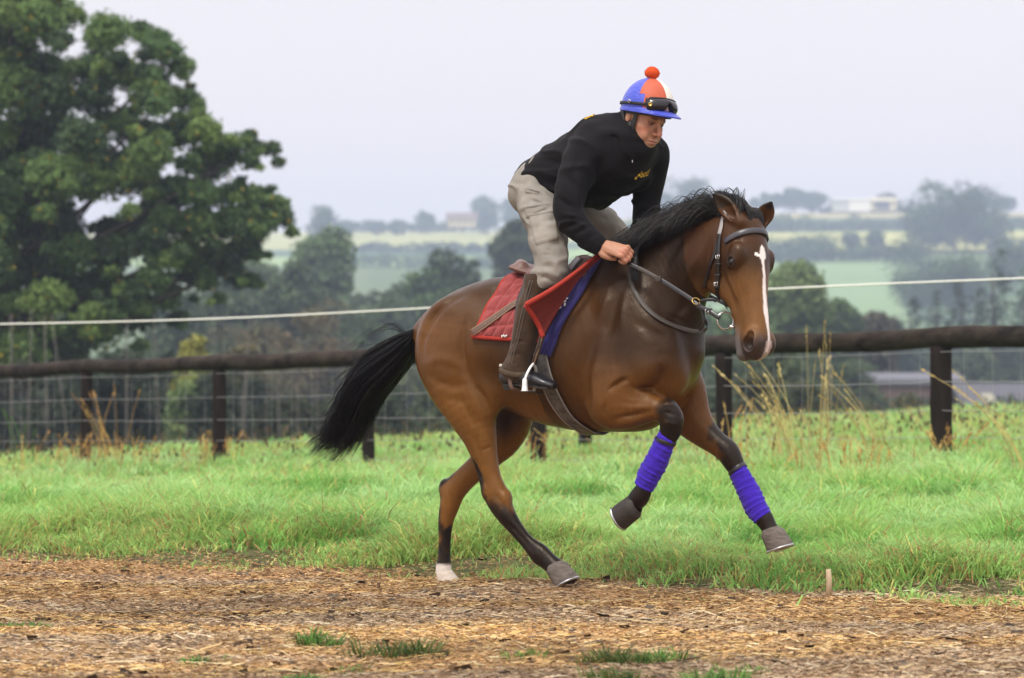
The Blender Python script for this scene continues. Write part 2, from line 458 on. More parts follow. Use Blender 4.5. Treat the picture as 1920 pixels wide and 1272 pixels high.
def band(y0, y1, x0=-1e5, x1=1e5, w=8): return sm_(V[:, 1], y0 - w, y0 + w) * (1 - sm_(V[:, 1], y1 - w, y1 + w)) * ((up_ > x0) & (up_ < x1))
def pc(C, c, w): return C * (1 - w[:, None]) + np.array(c) * w[:, None]
C = pc(C, (.045, .085, .030), sm_(V[:, 1], 60, 120))
C = pc(C, (.105, .150, .055), sm_(V[:, 1], 450, 600))
right = up_ > 1150
for (y0, y1, x0, x1, c) in [(600, 925, 1300, 1715, (.20, .29, .14)), (1010, 1215, 1150, 3000, (.40, .40, .14)), (1010, 1120, 1250, 1560, (.34, .36, .15)), (1235, 1400, 1150, 3000, (.10, .15, .07)), (1405, 1520, 1150, 3000, (.36, .32, .15)),
                            (1215, 1520, -1e5, 1150, (.36, .37, .15)), (1140, 1215, -1e5, 1150, (.07, .12, .06)), (1030, 1125, -1e5, 1150, (.26, .36, .13)), (760, 880, 840, 1100, (.24, .36, .13)), (700, 1000, -1e5, 700, (.13, .17, .07)), (620, 930, 1715, 3000, (.08, .13, .05))]:
    C = pc(C, c, band(y0, y1, x0, x1))
C = C * (.9 + .2 * fbm(V * [1, 1, 0], .02, 3, 9))[:, None]
m_ground = mat('soil_and_pasture', rough=.95, spec=.1, attr=True, noise=(6, .25), bump=(9, .5, .03))
near = (F[:, 0] // nx) < int(np.searchsorted(ys, 330))
def sub(Fs):
    u, inv = np.unique(Fs, return_inverse=True); return V[u], inv.reshape(Fs.shape), C[u]
a, f_, c = sub(F[near]); a = a.copy(); a[:, 2] -= .09 * (1 - sm_(a[:, 1] - edge_y(a[:, 0]), -.15, .1)); tag(mesh('ground', a, f_, m_ground, None, True, c), kind='structure')
a, f_, c = sub(F[~near]); tag(mesh('hills', a, f_, m_ground, None, True, c), kind='structure')
# track sheet: lumpy wood chip surface
tx = np.linspace(-8, 8, 560); ty = np.linspace(0, 1, 260)
Xt = np.repeat(tx[None, :], 260, 0); Yt = 5.0 + (edge_y(Xt) + .12 - 5.0) * ty[:, None]
Pn = np.stack([Xt * .55, Yt, 0 * Xt], -1)
Zt = terr(Xt, Yt) + .006 + .030 * (fbm(Pn, 3.2, 4, 12) - .35) + .012 * (vnoise(Pn, 17, 2) - .5) + .05 * (vnoise(Pn * [1.0, 1.2, 1], 1.1, 31) - .5) * (1 - ty[:, None] ** 8) - .01 * ty[:, None] ** 20
n1 = fbm(Pn, 2.2, 4, 15)[..., None]; n2 = fbm(Pn, 14, 3, 16)[..., None]
Ct = np.array([.40, .235, .105]) * (1 - n1) + np.array([.21, .130, .068]) * n1; Ct = Ct * (.55 + .9 * n2)
rut = sm_(fbm(np.stack([Xt * .35, Yt, 0 * Xt], -1), 2.6, 3, 77), .56, .70); Zt = Zt - .022 * rut * (1 - ty[:, None] ** 8); Ct = Ct * (1 - .45 * rut[..., None])
strawb = np.exp(-((Yt - 10.9 - .15 * Xt) / .55) ** 2)[..., None] * .6; Ct = Ct * (1 - strawb) + np.array([.40, .26, .10]) * strawb * (.6 + .8 * n2)
grey = np.exp(-((Yt - 10.15 + .1 * Xt) / .5) ** 2)[..., None] * .6 * (n1 > .5); Ct = Ct * (1 - grey) + np.array([.17, .14, .12]) * grey
m_track = mat('wood_chip_litter', rough=.95, spec=.1, attr=True, noise=(70, .6, (.45, 1, 1)), bump=(60, 1.0, .02, (.5, 1, 1)))
i2 = np.arange(259)[:, None] * 560 + np.arange(559)[None, :]; F2 = np.stack([i2, i2 + 1, i2 + 561, i2 + 560], -1).reshape(-1, 4)
tag(mesh('track', np.stack([Xt, Yt, Zt], -1).reshape(-1, 3), F2, m_track, None, True, Ct.reshape(-1, 3)), kind='structure')
def track_z(x, y):
    Pn = np.stack([x * .55, y, 0 * x], -1); t_ = (y - 5) / (edge_y(x) + .12 - 5)
    return terr(x, y) + .006 + .030 * (fbm(Pn, 3.2, 4, 12) - .35) + .012 * (vnoise(Pn, 17, 2) - .5) + .05 * (vnoise(Pn * [1.0, 1.2, 1], 1.1, 31) - .5) * (1 - t_ ** 8) - .01 * t_ ** 20
def blades(name, P, Hh, Wd, lean, az, col, mt, mid=.55, curl=.5):
    """grass blades: base points P, 5 vertices each, real bent geometry"""
    n = len(P); d = np.stack([np.cos(az), np.sin(az), 0 * az], 1); s_ = np.stack([-np.sin(az), np.cos(az), 0 * az], 1)
    yaw = er.uniform(0, np.pi, n); s_ = s_ * np.cos(yaw)[:, None] + d * np.sin(yaw)[:, None]
    h = Hh[:, None]; w = Wd[:, None] / 2; L = lean[:, None]
    up = np.array([0, 0, 1.])
    m_ = P + up * h * mid + d * L * h * .35; t_ = P + up * h * (1 - .35 * L) + d * L * h
    V = np.stack([P - s_ * w, P + s_ * w, m_ + s_ * w * .8, m_ - s_ * w * .8, t_], 1).reshape(-1, 3)
    b0 = np.arange(n)[:, None] * 5; Fq = b0 + np.array([0, 1, 2, 3]); Ft = b0 + np.array([3, 2, 4])
    me = bpy.data.meshes.new(name); me.vertices.add(len(V)); me.vertices.foreach_set('co', V.astype(np.float32).ravel())
    li = np.concatenate([Fq, Ft], 1).astype(np.int32).ravel(); me.loops.add(len(li)); me.loops.foreach_set('vertex_index', li)
    ls = (np.arange(n)[:, None] * 7 + np.array([0, 4])).astype(np.int32).ravel(); me.polygons.add(2 * n); me.polygons.foreach_set('loop_start', ls)
    me.update(calc_edges=True)
    ca = me.color_attributes.new('Col', 'FLOAT_COLOR', 'POINT'); c4 = np.ones((n, 5, 4), np.float32); c4[:, :, :3] = col[:, None, :]; ca.data.foreach_set('color', c4.ravel())
    me.polygons.foreach_set('use_smooth', np.ones(2 * n, bool)); me.materials.append(mt); return link(name, me)
def leafmat(name, rough=.6, tr=.35, spec=.2):
    m = bpy.data.materials.new(name); m.use_nodes = True; t = m.node_tree; n = t.nodes; l = t.links; b = n['Principled BSDF']; b.inputs['Roughness'].default_value = rough; b.inputs['Specular IOR Level'].default_value = spec
    a = n.new('ShaderNodeAttribute'); a.attribute_name = 'Col'; l.new(a.outputs['Color'], b.inputs['Base Color'])
    tl = n.new('ShaderNodeBsdfTranslucent'); l.new(a.outputs['Color'], tl.inputs['Color']); mx = n.new('ShaderNodeMixShader'); mx.inputs[0].default_value = tr
    l.new(b.outputs[0], mx.inputs[1]); l.new(tl.outputs[0], mx.inputs[2]); l.new(mx.outputs[0], n['Material Output'].inputs['Surface']); return m
m_grass = leafmat('grass_blade', .6, .40, .25); m_leaf = leafmat('leaf', .6, .30, .25)
# ---- pasture grass, denser near
def grass_zone(y0, y1, n, h0, h1, w, seed, hscale=1.0):
    g = np.random.default_rng(seed); n = int(n * (1 + 1.5 / ((y0 + y1) / 2 * 1060 / FPX))); t_ = g.random(n); Y = y0 + (y1 - y0) * t_
    xl, xr = (-1060 / FPX) * Y - 1.5, (1060 / FPX) * Y + 1.5; X = xl + (xr - xl) * g.random(n)
    P = np.stack([X, Y, 0 * X], 1); e = Y - edge_y(X); cl = fbm(P * [1, 1.5, 0], 1.5, 3, 21); cl2 = fbm(P * [1, 1, 0], 5.0, 2, 22)
    keep = (e > -.55 + 1.3 * (cl2 - .3)) & (g.random(n) < sm_(e + 2.4 * (cl - .47), -.1, .9) + .05)
    X, Y, P, e, cl, cl2 = X[keep], Y[keep], P[keep], e[keep], cl[keep], cl2[keep]; n = len(X)
    P[:, 2] = terr(X, Y) - .01
    tus = sm_(fbm(P * [1, .7, 0], 2.4, 2, 55), .45, .75)
    Hh = g.uniform(h0, h1, n) * (.35 + .8 * cl + .9 * tus) * (.42 + .58 * sm_(e, 0, 1.2)) * hscale
    ey = sm_(e, 0, 2.2)
    base = np.stack([.225 + .08 * cl, .450 + .06 * cl2, .095 + .04 * cl], 1)
    deep = np.array([.11, .29, .05]); yel = np.array([.50, .50, .14]); brn = np.array([.34, .21, .085]); pale = np.array([.40, .60, .24])
    C = base * (.75 + .5 * g.random(n))[:, None]
    w1 = (.75 * sm_(cl2, .45, .65))[:, None]; C = C * (1 - w1) + deep * w1
    w1 = (.75 * sm_(cl, .48, .68) * ey)[:, None]; C = C * (1 - w1) + pale * w1
    w1 = (.7 * sm_(fbm(P * [.6, 1, 0], 1.1, 3, 66), .52, .66))[:, None]; C = C * (1 - w1) + np.array([.30, .46, .12]) * w1
    fen = np.clip((Y - 19) / 10, 0, 1); yn = fbm(P * [1, 1, 0], .35, 2, 33)
    w1 = (g.random(n) < .05 + .20 * fen * sm_(yn, .35, .7) + .12 * (1 - ey))[:, None]; C = np.where(w1, yel * (.7 + .5 * g.random(n))[:, None], C)
    w1 = (g.random(n) < .03 + .09 * fen + .17 * (1 - ey))[:, None]; C = np.where(w1, brn * (.6 + .7 * g.random(n))[:, None], C)
    C = np.clip(C * np.array([1.28, 1.24, 1.36]), 0, .8)
    az = g.normal(0.1, 1.3, n) + np.pi * (g.random(n) < .45)
    return P, Hh, np.full(n, w) * g.uniform(.7, 1.3, n), g.uniform(.3, 1.7, n), az, C
Z_ = [grass_zone(11.7, 17, 190000, .08, .22, .008, 1), grass_zone(17, 24, 130000, .09, .21, .011, 2), grass_zone(24, 38, 115000, .06, .15, .015, 3), grass_zone(38, 54, 60000, .06, .15, .026, 4)]
A_ = [np.concatenate([q[i] for q in Z_]) for i in range(6)]
tag(blades('grass', *A_, m_grass), 'bright green rough pasture grass between the woodchip track and the fence', 'grass', kind='stuff')
# ---- wood chips and straw on the track
def chips(name, n, y0, y1, l0, l1, w0, w1, cols, seed, label, cat, over=0.0, straw=False):
    g = np.random.default_rng(seed); n = int(n * 1.5); t_ = g.random(n) ** .9; Y = y0 + (y1 - y0) * t_; X = (g.random(n) * 2 - 1) * ((1060 / FPX) * Y + 1.2)
    e = Y - edge_y(X); keep = (e < over * g.random(n) ** 2) ; X, Y = X[keep], Y[keep]; n = len(X); e = e[keep]
    z = np.where(e < 0.05, track_z(X, Y), terr(X, Y)) + g.uniform(.002, .016, n)
    L = g.uniform(l0, l1, n) * g.uniform(.5, 1, n); Wd = g.uniform(w0, w1, n); az = g.normal(0, .30, n) if not straw else g.normal(0, .5, n); pt_ = g.normal(0, .16, n)
    d = np.stack([np.cos(az) * np.cos(pt_), np.sin(az) * np.cos(pt_), np.sin(pt_)], 1); rl = g.normal(0, .55, n)
    s_ = np.stack([-np.sin(az), np.cos(az), 0 * az], 1); nn = np.cross(d, s_); s_ = s_ * np.cos(rl)[:, None] + nn * np.sin(rl)[:, None]; nn = np.cross(d, s_)
    c = np.stack([X, Y, z], 1); a = d * (L / 2)[:, None]; b = s_ * (Wd / 2)[:, None]; h = nn * (Wd * .16)[:, None]
    V = np.stack([c - a - b * .6, c - a * .7 + b, c + a + b * .5, c + a * .8 - b, c + h * 1.0 - a * .3, c + h * 1.0 + a * .4], 1).reshape(-1, 3)
    b0 = np.arange(n)[:, None] * 6; F = np.concatenate([b0 + np.array([[0, 1, 4, 4]]), b0 + np.array([[1, 2, 5, 4]]), b0 + np.array([[2, 3, 5, 5]]), b0 + np.array([[3, 0, 4, 5]])], 0)
    Fl = np.concatenate([b0 + np.array([0, 1, 4]), b0 + np.array([1, 2, 5]), b0 + np.array([1, 5, 4]), b0 + np.array([2, 3, 5]), b0 + np.array([3, 0, 4]), b0 + np.array([3, 4, 5])], 0)
    cols = np.array(cols); q = g.integers(0, len(cols), n); zone = fbm(np.stack([X * .5, Y, 0 * X], 1), 1.3, 3, 44)
    gz = sm_(fbm(np.stack([X * .4, Y * 1.3, 0 * X], 1), 1.5, 3, 91), .50, .64)[:, None]; C = cols[q] * (.62 + .55 * g.random(n) + 1.0 * (zone - .5))[:, None]; gm_ = C.mean(1, keepdims=True); C = C * (1 - .4 * gz) + gm_ * np.array([1.0, .92, .84]) * .4 * gz; C = np.repeat(C, 6, 0)
    return tag(mesh(name, V, Fl, m_chip, None, False, C), label, cat, kind='stuff')
m_chip = mat('wood_chip', rough=.9, spec=.12, attr=True)
chips('wood_chips', 190000, 8.5, 15.9, .012, .036, .003, .008, [(.50, .31, .14), (.42, .25, .11), (.33, .19, .085), (.20, .115, .055), (.56, .38, .19), (.38, .23, .10), (.24, .17, .11)], 71, 'brown and tan wood chips covering the gallop track', 'wood chips', .9)
chips('straw', 9000, 8.8, 13.6, .06, .16, .003, .006, [(.62, .44, .17), (.52, .36, .14), (.66, .55, .32)], 72, 'pale yellow straw lengths scattered over the woodchip track', 'straw', .8, True)
chips('dark_clods', 1100, 8.6, 15.0, .03, .08, .015, .035, [(.060, .040, .026), (.09, .062, .040), (.12, .09, .065)], 73, 'dark damp clods of earth lying among the wood chips', 'soil clods', .9)
# ---- weed tufts in the track
def tuft(u, v, n, r, hgt, cols, label, name='weed_tuft', cat='weed', grp='green weed tufts growing in the woodchip track', flat=1.0, seed=0):
    n = int(n * .75); r = r * .62
    g = np.random.default_rng(900 + seed + int(u)); p = ongr(u, v, 0.01); x0, y0 = p[0], p[1]
    a = g.uniform(0, 2 * np.pi, n); q = r * g.random(n) ** .8; ck = g.integers(0, 7, n); ca_ = g.uniform(0, 6.28, 7); cr_ = g.uniform(.2, 1, 7) * r * .8; X = x0 + (np.cos(a) * q * .45 + np.cos(ca_)[ck] * cr_[ck]) * 1.5; Y = y0 + (np.sin(a) * q * .45 + np.sin(ca_)[ck] * cr_[ck]) * 1.1
    P = np.stack([X, Y, track_z(X, Y) - .005], 1); H_ = g.uniform(.4, 1, n) * hgt * (1.15 - q / r * .6); cols = np.array(cols)
    C = cols[g.integers(0, len(cols), n)] * (.6 + .7 * g.random(n))[:, None]
    o = blades(name, P - [x0, y0, 0], H_, g.uniform(.004, .008, n), g.uniform(.5, 1.5, n) * flat, a + g.normal(0, .4, n), C, m_grass); o.location = (x0, y0, 0)
    return tag(o, label, cat, grp)
gc = [(.10, .24, .04), (.14, .30, .06), (.20, .34, .08), (.07, .16, .035)]; gd = [(.05, .11, .03), (.09, .15, .035), (.13, .17, .04), (.18, .15, .05)]
tuft(22, 1170, 260, .16, .07, gc, 'flat green weed at the left edge of the woodchip track')
tuft(590, 1200, 220, .11, .11, gc, 'bright green weed tuft in the track left of the picture centre')
tuft(560, 1256, 200, .13, .06, gc, 'low green weed near the bottom below the bright tuft')
tuft(750, 1214, 420, .20, .12, gd, 'bushy dark green weed clump in front of the white hind hoof')
tuft(662, 1236, 130, .11, .05, gc, 'small sparse green weed between two larger tufts of the track')
tuft(372, 1222, 140, .11, .06, gc, 'small spreading green weed in the left half of the track')
tuft(975, 1216, 170, .10, .06, gc, 'tiny green weed sprig below the near hind hoof')
tuft(1150, 1222, 420, .24, .11, gd, 'wide dark green weed clump below the lifted front hoof')
tuft(1130, 1256, 330, .18, .09, gd, 'dark weed clump at the bottom edge below the wide clump')
tuft(1245, 1222, 300, .17, .09, gc, 'green weed clump right of the wide dark clump')
tuft(1345, 1260, 260, .14, .12, gc, 'bright green weed at the bottom edge below the bandaged leg')
tuft(1400, 1240, 120, .10, .05, gc, 'faint green weed sprig in the right half of the track')
# upright pale stake stump beside the track
p = ongr(1553, 1104, 0.03); st = MB(); st.tube([(0, 0, -.05), (.004, 0, .04), (.0, 0, .085)], [.014, .013, .011], 8); o = st.build('wooden_peg', mat('pale_split_wood', (.46, .35, .22), .8, noise=(60, .3, (1, 1, .2)))); o.location = p
tag(o, 'short pale wooden peg standing at the grass edge right of the front hoof', 'peg')

# ================================================================== FENCE
m_post = mat('dark_creosoted_post', (.018, .013, .011), .85, spec=.1, noise=(14, .6, (1, 1, .12)), bump=(50, .8, .01, (1, 1, .08)))
m_rail = mat('dark_weathered_round_rail', (.028, .021, .016), .75, spec=.12, noise=(5, 1.0, (.3, 1.2, 1.2)), bump=(30, 1.0, .012, (.06, 1, 1)))
m_wire = mat('galvanised_wire', (.42, .42, .42), .5, .6)
pu = [(-70, 34.87), (160, 32.8), (412, 30.85), (692, 29.03), (1010, 27.3), (1358, 25.68), (1765, 24.16), (2180, 22.7)]
fx = [((u - 960) / FPX * d, d) for u, d in pu]
fence = empty('rail_fence', (fx[3][0], fx[3][1], zt(*fx[3])), 0, 'dark brown post and rail fence with wire strands running along the pasture', 'fence')
FO = np.array(fence.location)
postw = [.075, .066, .072, .066, .078, .074, .092, .09]; tops = []
for (x, y), w in zip(fx, postw):
    z0 = zt(x, y); top_z = z0 + 1.03; mb = MB(); k = 14; ln = er.normal(0, .012, 2); pts = []
    for q in np.linspace(-.2, 1.03, k): pts.append((x + ln[0] * q, y + ln[1] * q, z0 + q))
    mb.tube(np.array(pts) - FO, w * (1 + er.normal(0, .02, k)), 12, flat=1.05); mb.build('post', m_post, fence); tops.append((x + ln[0], y, top_z))
for i in range(len(fx) - 1):
    a = np.array(tops[i]); b_ = np.array(tops[i + 1]); d = (b_ - a) / np.linalg.norm(b_ - a); a2 = a - d * .10 + [0, -.02 * (i % 2), .075]; b2 = b_ + d * .10 + [0, -.02 * (i % 2), .075]
    n_ = 26; t_ = np.linspace(0, 1, n_); pts = a2 + np.outer(t_, b2 - a2); pts[:, 2] += -.012 * np.sin(np.pi * t_) + .006 * np.sin(t_ * 9 + i); r0 = (.083, .080, .087, .082, .090, .088, .094)[i]
    mb = MB(); mb.tube(pts - FO, r0 * (1 + .03 * np.sin(t_ * 14 + i * 2) + er.normal(0, .008, n_)), 18); mb.build('top_rail', m_rail, fence)
for rel in (.985, .73, .485, .26, .06):
    P = []
    for (x, y) in fx: P.append((x, y - .085, zt(x, y) + rel))
    P = np.array(P); Q = []
    for i in range(len(P) - 1):
        for t_ in np.linspace(0, 1, 14, endpoint=False): q = P[i] * (1 - t_) + P[i + 1] * t_; q[2] += -.010 * math.sin(math.pi * t_) + .003 * math.sin(t_ * 40 + i + rel * 30); Q.append(q)
    Q.append(P[-1]); mb = MB(); mb.tube(np.array(Q) - FO, .0026, 5, cap=False); mb.build('wire', m_wire, fence)
# thin vertical stays of the stock netting
for i in range(len(fx) - 1):
    for t_ in np.linspace(.1, .9, 7):
        x = fx[i][0] * (1 - t_) + fx[i + 1][0] * t_; y = fx[i][1] * (1 - t_) + fx[i + 1][1] * t_; z0 = zt(x, y); mb = MB(); mb.tube(np.array([(x, y - .085, z0 + .05), (x + .004, y - .085, z0 + .5), (x, y - .085, z0 + .985)]) - FO, .0011, 4, cap=False); mb.build('wire_stay', m_wire, fence)
# lone post behind the fence
x, y = (1097 - 960) / FPX * 31.5, 31.5; z0 = zt(x, y); mb = MB(); mb.tube([(0, 0, -.1), (0, 0, .5), (.01, 0, 1.0)], [.075, .073, .07], 12)
o = mb.build('fence_post', m_post); o.location = (x, y, z0); tag(o, 'lone dark wooden post standing behind the fence under the horse belly', 'post')
# white electric rope
R0 = [(-420, 612, 30), (0, 608, 28.5), (400, 598, 27.6), (820, 577, 26.6), (1450, 542, 25.0), (1920, 522, 23.8), (2300, 506, 22.8)]
P = cr_spline(np.array([atd(*q) for q in R0]), 8); er_o = P[0].copy()
rope = empty('electric_fence_rope', tuple(er_o * [1, 1, 0]), 0, 'thin white electric fence rope stretched above the rail fence', 'rope'); er_o[2] = 0
mb = MB(); mb.tube(P - er_o, .0085, 6, cap=False); mb.build('rope', mat('white_rope', (.80, .79, .74), .8), rope)
for q in (P[0], P[-1]): mb = MB(); mb.tube([q - er_o + [0, 0, .06], np.array([q[0], q[1], zt(q[0], q[1]) - .1]) - er_o], .02, 8); mb.build('stake', m_white if 'm_white' in globals() else m_post, rope)
# tall straw stalks and seed heads by the fence
def stalks(u, v, d, n, hgt, spr, cols, label, name='tall_grass_clump', cat='tall grass', grp=None, heads=True, kd=None, lean=(.0, .25), seed=0):
    g = np.random.default_rng(300 + int(u) + seed); x0 = (u - 960) / FPX * d; z0 = zt(x0, d); mb = MB()
    for q in range(n):
        bx, by = g.normal(0, spr, 2); h = hgt * g.uniform(.55, 1.0); lx = g.normal(lean[0], lean[1]) * h; ly = g.normal(0, .15) * h; cu = g.uniform(.0, .5)
        t_ = np.linspace(0, 1, 7)[:, None]; pts = np.array([bx, by, 0]) + np.array([lx, ly, 0]) * t_ ** 1.8 + np.array([0, 0, h]) * t_ * (1 - cu * .25 * t_)
        c = np.array(cols[g.integers(0, len(cols))]) * g.uniform(.7, 1.25); mb.tube(pts, np.linspace(.0042, .0018, 7), 4, c=c, cap=False)
        if heads:
            dd_ = nrm(pts[-1] - pts[-2]); hp0 = pts[-1]
            for k_ in range(9):
                o_ = hp0 - dd_ * g.uniform(0, .13); s_ = nrm(g.normal(0, 1, 3)) * .014; mb.add([o_ - s_ * .3, o_ + s_, o_ + dd_ * .03 + s_ * .5], [(0, 1, 2)], 0, c * g.uniform(.7, 1.1))
    o = mb.build(name, m_chip, None, False, True); o.location = (x0, d, z0); return tag(o, label, cat, grp, 'stuff' if (hgt < .8 and cat == 'tall grass') else kd)
sc_ = [(.55, .46, .20), (.46, .34, .13), (.50, .40, .18)]; oc = [(.45, .26, .08), (.36, .20, .07), (.52, .36, .12)]
stalks(1500, 0, 23.0, 26, 1.05, .10, sc_, 'tall straw coloured grass clump with long leaning stalks right of the horse head', lean=(-.28, .22))
stalks(1548, 0, 24.5, 12, 1.35, .05, sc_, 'upright pale grass stems rising above the rail right of the horse head', lean=(.02, .06))
stalks(1650, 0, 24.0, 9, .85, .04, sc_, 'thin arching grass stems left of the thick right post', lean=(-.5, .15))
stalks(1400, 0, 24.5, 10, .75, .22, oc, 'short orange grass stems behind the stretched front leg')
stalks(1590, 0, 22.5, 34, .40, .35, oc, 'low orange seeding grass between the last two posts')
stalks(1915, 0, 22.0, 6, 1.05, .04, sc_, 'pale grass stems at the right edge under the rail', lean=(-.6, .1))
stalks(1770, 0, 23.9, 22, .42, .12, oc, 'dry brown grass around the foot of the thick right post')
stalks(205, 0, 31.6, 13, 1.0, .08, oc, 'tall rusty brown seeding weed beside the second post from the left', 'dock_plant', 'dock plant', lean=(-.12, .16))
stalks(150, 0, 32.0, 34, .42, .30, oc, 'low orange dry grass around the leftmost visible post')
stalks(300, 0, 29.5, 40, .42, .6, oc, 'low golden seeding grass between the two left posts')
stalks(1010, 0, 27.1, 14, .40, .12, oc, 'dry grass at the foot of the post under the belly')
stalks(412, 0, 30.6, 14, .42, .10, oc, 'dry grass at the foot of the post left of the tail')
stalks(1260, 0, 26.6, 26, .34, .5, oc, 'low dry grass in front of the wire between the front legs')
stalks(45, 0, 33.5, 5, .7, .05, [(.12, .30, .05), (.10, .24, .04)], 'young green sapling near the fence at the left edge', 'sapling', 'sapling')
# dark seed heads scattered along the brow
g = np.random.default_rng(77); n = 2200; Yb = g.uniform(28, 47, n); Xb = (g.random(n) * 2 - 1) * .2 * Yb; Pb = np.stack([Xb, Yb, terr(Xb, Yb) + g.uniform(.10, .30, n)], 1)
tag(blades('seed_heads', Pb, g.uniform(.03, .08, n), g.uniform(.015, .035, n), g.uniform(0, .6, n), g.uniform(0, 6.28, n), np.array([.10, .075, .04]) * g.uniform(.5, 1.8, n)[:, None], m_grass), 'dark brown dock seed heads scattered in the far grass', 'seed heads', kind='stuff')

# ================================================================== TREES
m_bark = mat('bark', (.060, .050, .040), .95, noise=(4, .5, (1, 1, .2)), bump=(8, .8, .05, (1, 1, .2)))
m_palebark = mat('pale_bark', (.085, .080, .065), .9, noise=(4, .4, (1, 1, .2)))
def leafcloud(CC, RR, n, ls, cols, g, flat=.75, shell=.55, accent=None):
    """leaf sized faces spread through many overlapping clumps"""
    CC = np.asarray(CC, float); RR = np.asarray(RR, float); w = RR ** 2; w = w / w.sum(); q = g.choice(len(CC), n, p=w)
    d = g.normal(0, 1, (n, 3)); d /= np.linalg.norm(d, axis=1)[:, None]; d[:, 2] = np.where((d[:, 2] < -.35) & (g.random(n) < .6), -d[:, 2], d[:, 2])
    rr = (shell + (1 - shell) * g.random(n) ** .6) * (1 + g.normal(0, .10, n)) * np.where(g.random(n) < .1, 1.18, 1); P = CC[q] + d * (RR[q] * rr)[:, None] * np.array([1, 1, flat])
    nn = d * .7 + g.normal(0, .6, (n, 3)) + np.array([0, 0, .35]); nn /= np.linalg.norm(nn, axis=1)[:, None]
    a = np.cross(nn, g.normal(0, 1, (n, 3))); a /= np.linalg.norm(a, axis=1)[:, None]; b = np.cross(nn, a); s_ = ls * g.uniform(.55, 1.25, n)[:, None]
    V = np.stack([P - a * s_, P - b * s_ * .55, P + a * s_, P + b * s_ * .55 + nn * s_ * .2], 1).reshape(-1, 3); F = np.arange(n * 4).reshape(n, 4)
    cols = np.array(cols); cq = g.integers(0, len(cols), len(CC))[q]; C = cols[cq] * (.7 + .6 * g.random(n))[:, None]
    if accent is not None: m_ = g.random(n) < accent[1]; C[m_] = np.array(accent[0]) * g.uniform(.6, 1.2, m_.sum())[:, None]
    return V, F, np.repeat(C, 4, 0)
def tree(name, u, d, top_v, hw, label, cols, n=5000, ls=None, kind='round', grp=None, base=None, cat='tree', seed=0, trunk_r=None, accent=None, bare=.25, bark=None, lim=14, bot_v=None, ncl=None):
    """u: pixel column of the trunk, d: distance, top_v: pixel row of the top, hw: crown half width in pixels"""
    if d < 260 and d > 112 and u > 330: d = d * 1.35
    if d > 900 and name == 'hill_tree': hw *= 1.22
    if d < 350 and kind != 'conifer' and name != 'hill_tree': hw = hw * (1.22 if name == 'broadleaf_tree' else 1.38); n = int(n * 1.35)
    g = np.random.default_rng(seed + int(u * 3 + d)); x0 = (u - 960) / FPX * d; z0 = zt(x0, d) if base is None else base; sc1 = d / FPX
    zt_ = CAM_H + (690 - top_v) * sc1; Hh = zt_ - z0; R_ = hw * sc1; root = empty(name, (x0, d, z0), 0, label, cat, grp)
    ls = ls or max(.10, d / FPX * 3.4)
    CC, RR = [], []
    if kind == 'conifer':
        R_ *= 3.0; n = int(n * 1.5); lv = 30
        for i in range(lv):
            t_ = (i + .5) / lv; zz = Hh * (.10 + .90 * t_); r_ = R_ * (1 - t_) ** .8 * g.uniform(.8, 1.1) + .03 * R_
            for k_ in range(max(2, int(11 * (1 - t_) + 3))):
                a = g.uniform(0, 6.28); q = r_ * g.uniform(.0, .8); CC.append((math.cos(a) * q, math.sin(a) * q, zz - .12 * q)); RR.append(max(.10 * R_, r_ * .34))
        flat = .7
    else:
        asp = Hh * (1 - bare) * .5 / max(R_, .1); 
        if asp > 1.5 and kind != 'column' and bare > .1: bare = 1 - 1.5 * 2 * R_ / Hh * 1.15; asp = 1.7
        zc = Hh * (bare + (1 - bare) * .5); hz = Hh * (1 - bare) * .5; ncl = int((ncl or 30) * max(1, min(asp, 3)))
        while len(CC) < ncl:
            p = g.uniform(-1, 1, 3); q = np.linalg.norm(p)
            if q > 1 or q < .25: continue
            if kind == 'column' : p[:2] *= .8
            rr = g.uniform(.26, .46); CC.append((p[0] * R_ * (1 - rr * .8), p[1] * R_ * (1 - rr * .8), zc + p[2] * hz * (1 - rr * .7))); RR.append(rr * min(R_, hz * 1.2) * 1.1)
        flat = .8
    V, F, C = leafcloud(CC, RR, n, ls, cols, g, flat, .5, accent); mesh('crown', V, F, m_leaf, root, False, C)
    tr = trunk_r or max(.12, Hh * .022); mb = MB(); th = Hh * (.9 if kind == 'conifer' else .72)
    mb.tube([(0, 0, -.3), (0, 0, .3), (g.normal(0, .05) * R_, 0, th * .5), (g.normal(0, .08) * R_, 0, th)], [tr * 1.4, tr, tr * .75, tr * .2], 8)
    if kind != 'conifer':
        for i in g.choice(len(CC), min(lim, len(CC)), replace=False): c_ = np.array(CC[i]); s0 = np.array([0, 0, min(c_[2] * .6, th * .8)]); mb.tube([s0, (s0 + c_) / 2 + [0, 0, -.03 * Hh], c_], [tr * .45, tr * .28, tr * .08], 5)
    mb.build('trunk', bark or m_bark, root); return root
G1 = [(.060, .105, .036), (.080, .140, .045), (.050, .082, .032), (.100, .165, .050)]; G2 = [(.075, .115, .05), (.085, .13, .055), (.065, .095, .045)]
BR = [(.115, .100, .040), (.095, .095, .040), (.14, .105, .045)]; LG = [(.16, .23, .075), (.19, .26, .085), (.12, .18, .06)]; CF = [(.055, .085, .055), (.065, .095, .06)]; YG = [(.30, .30, .06), (.26, .26, .05), (.20, .25, .05)]
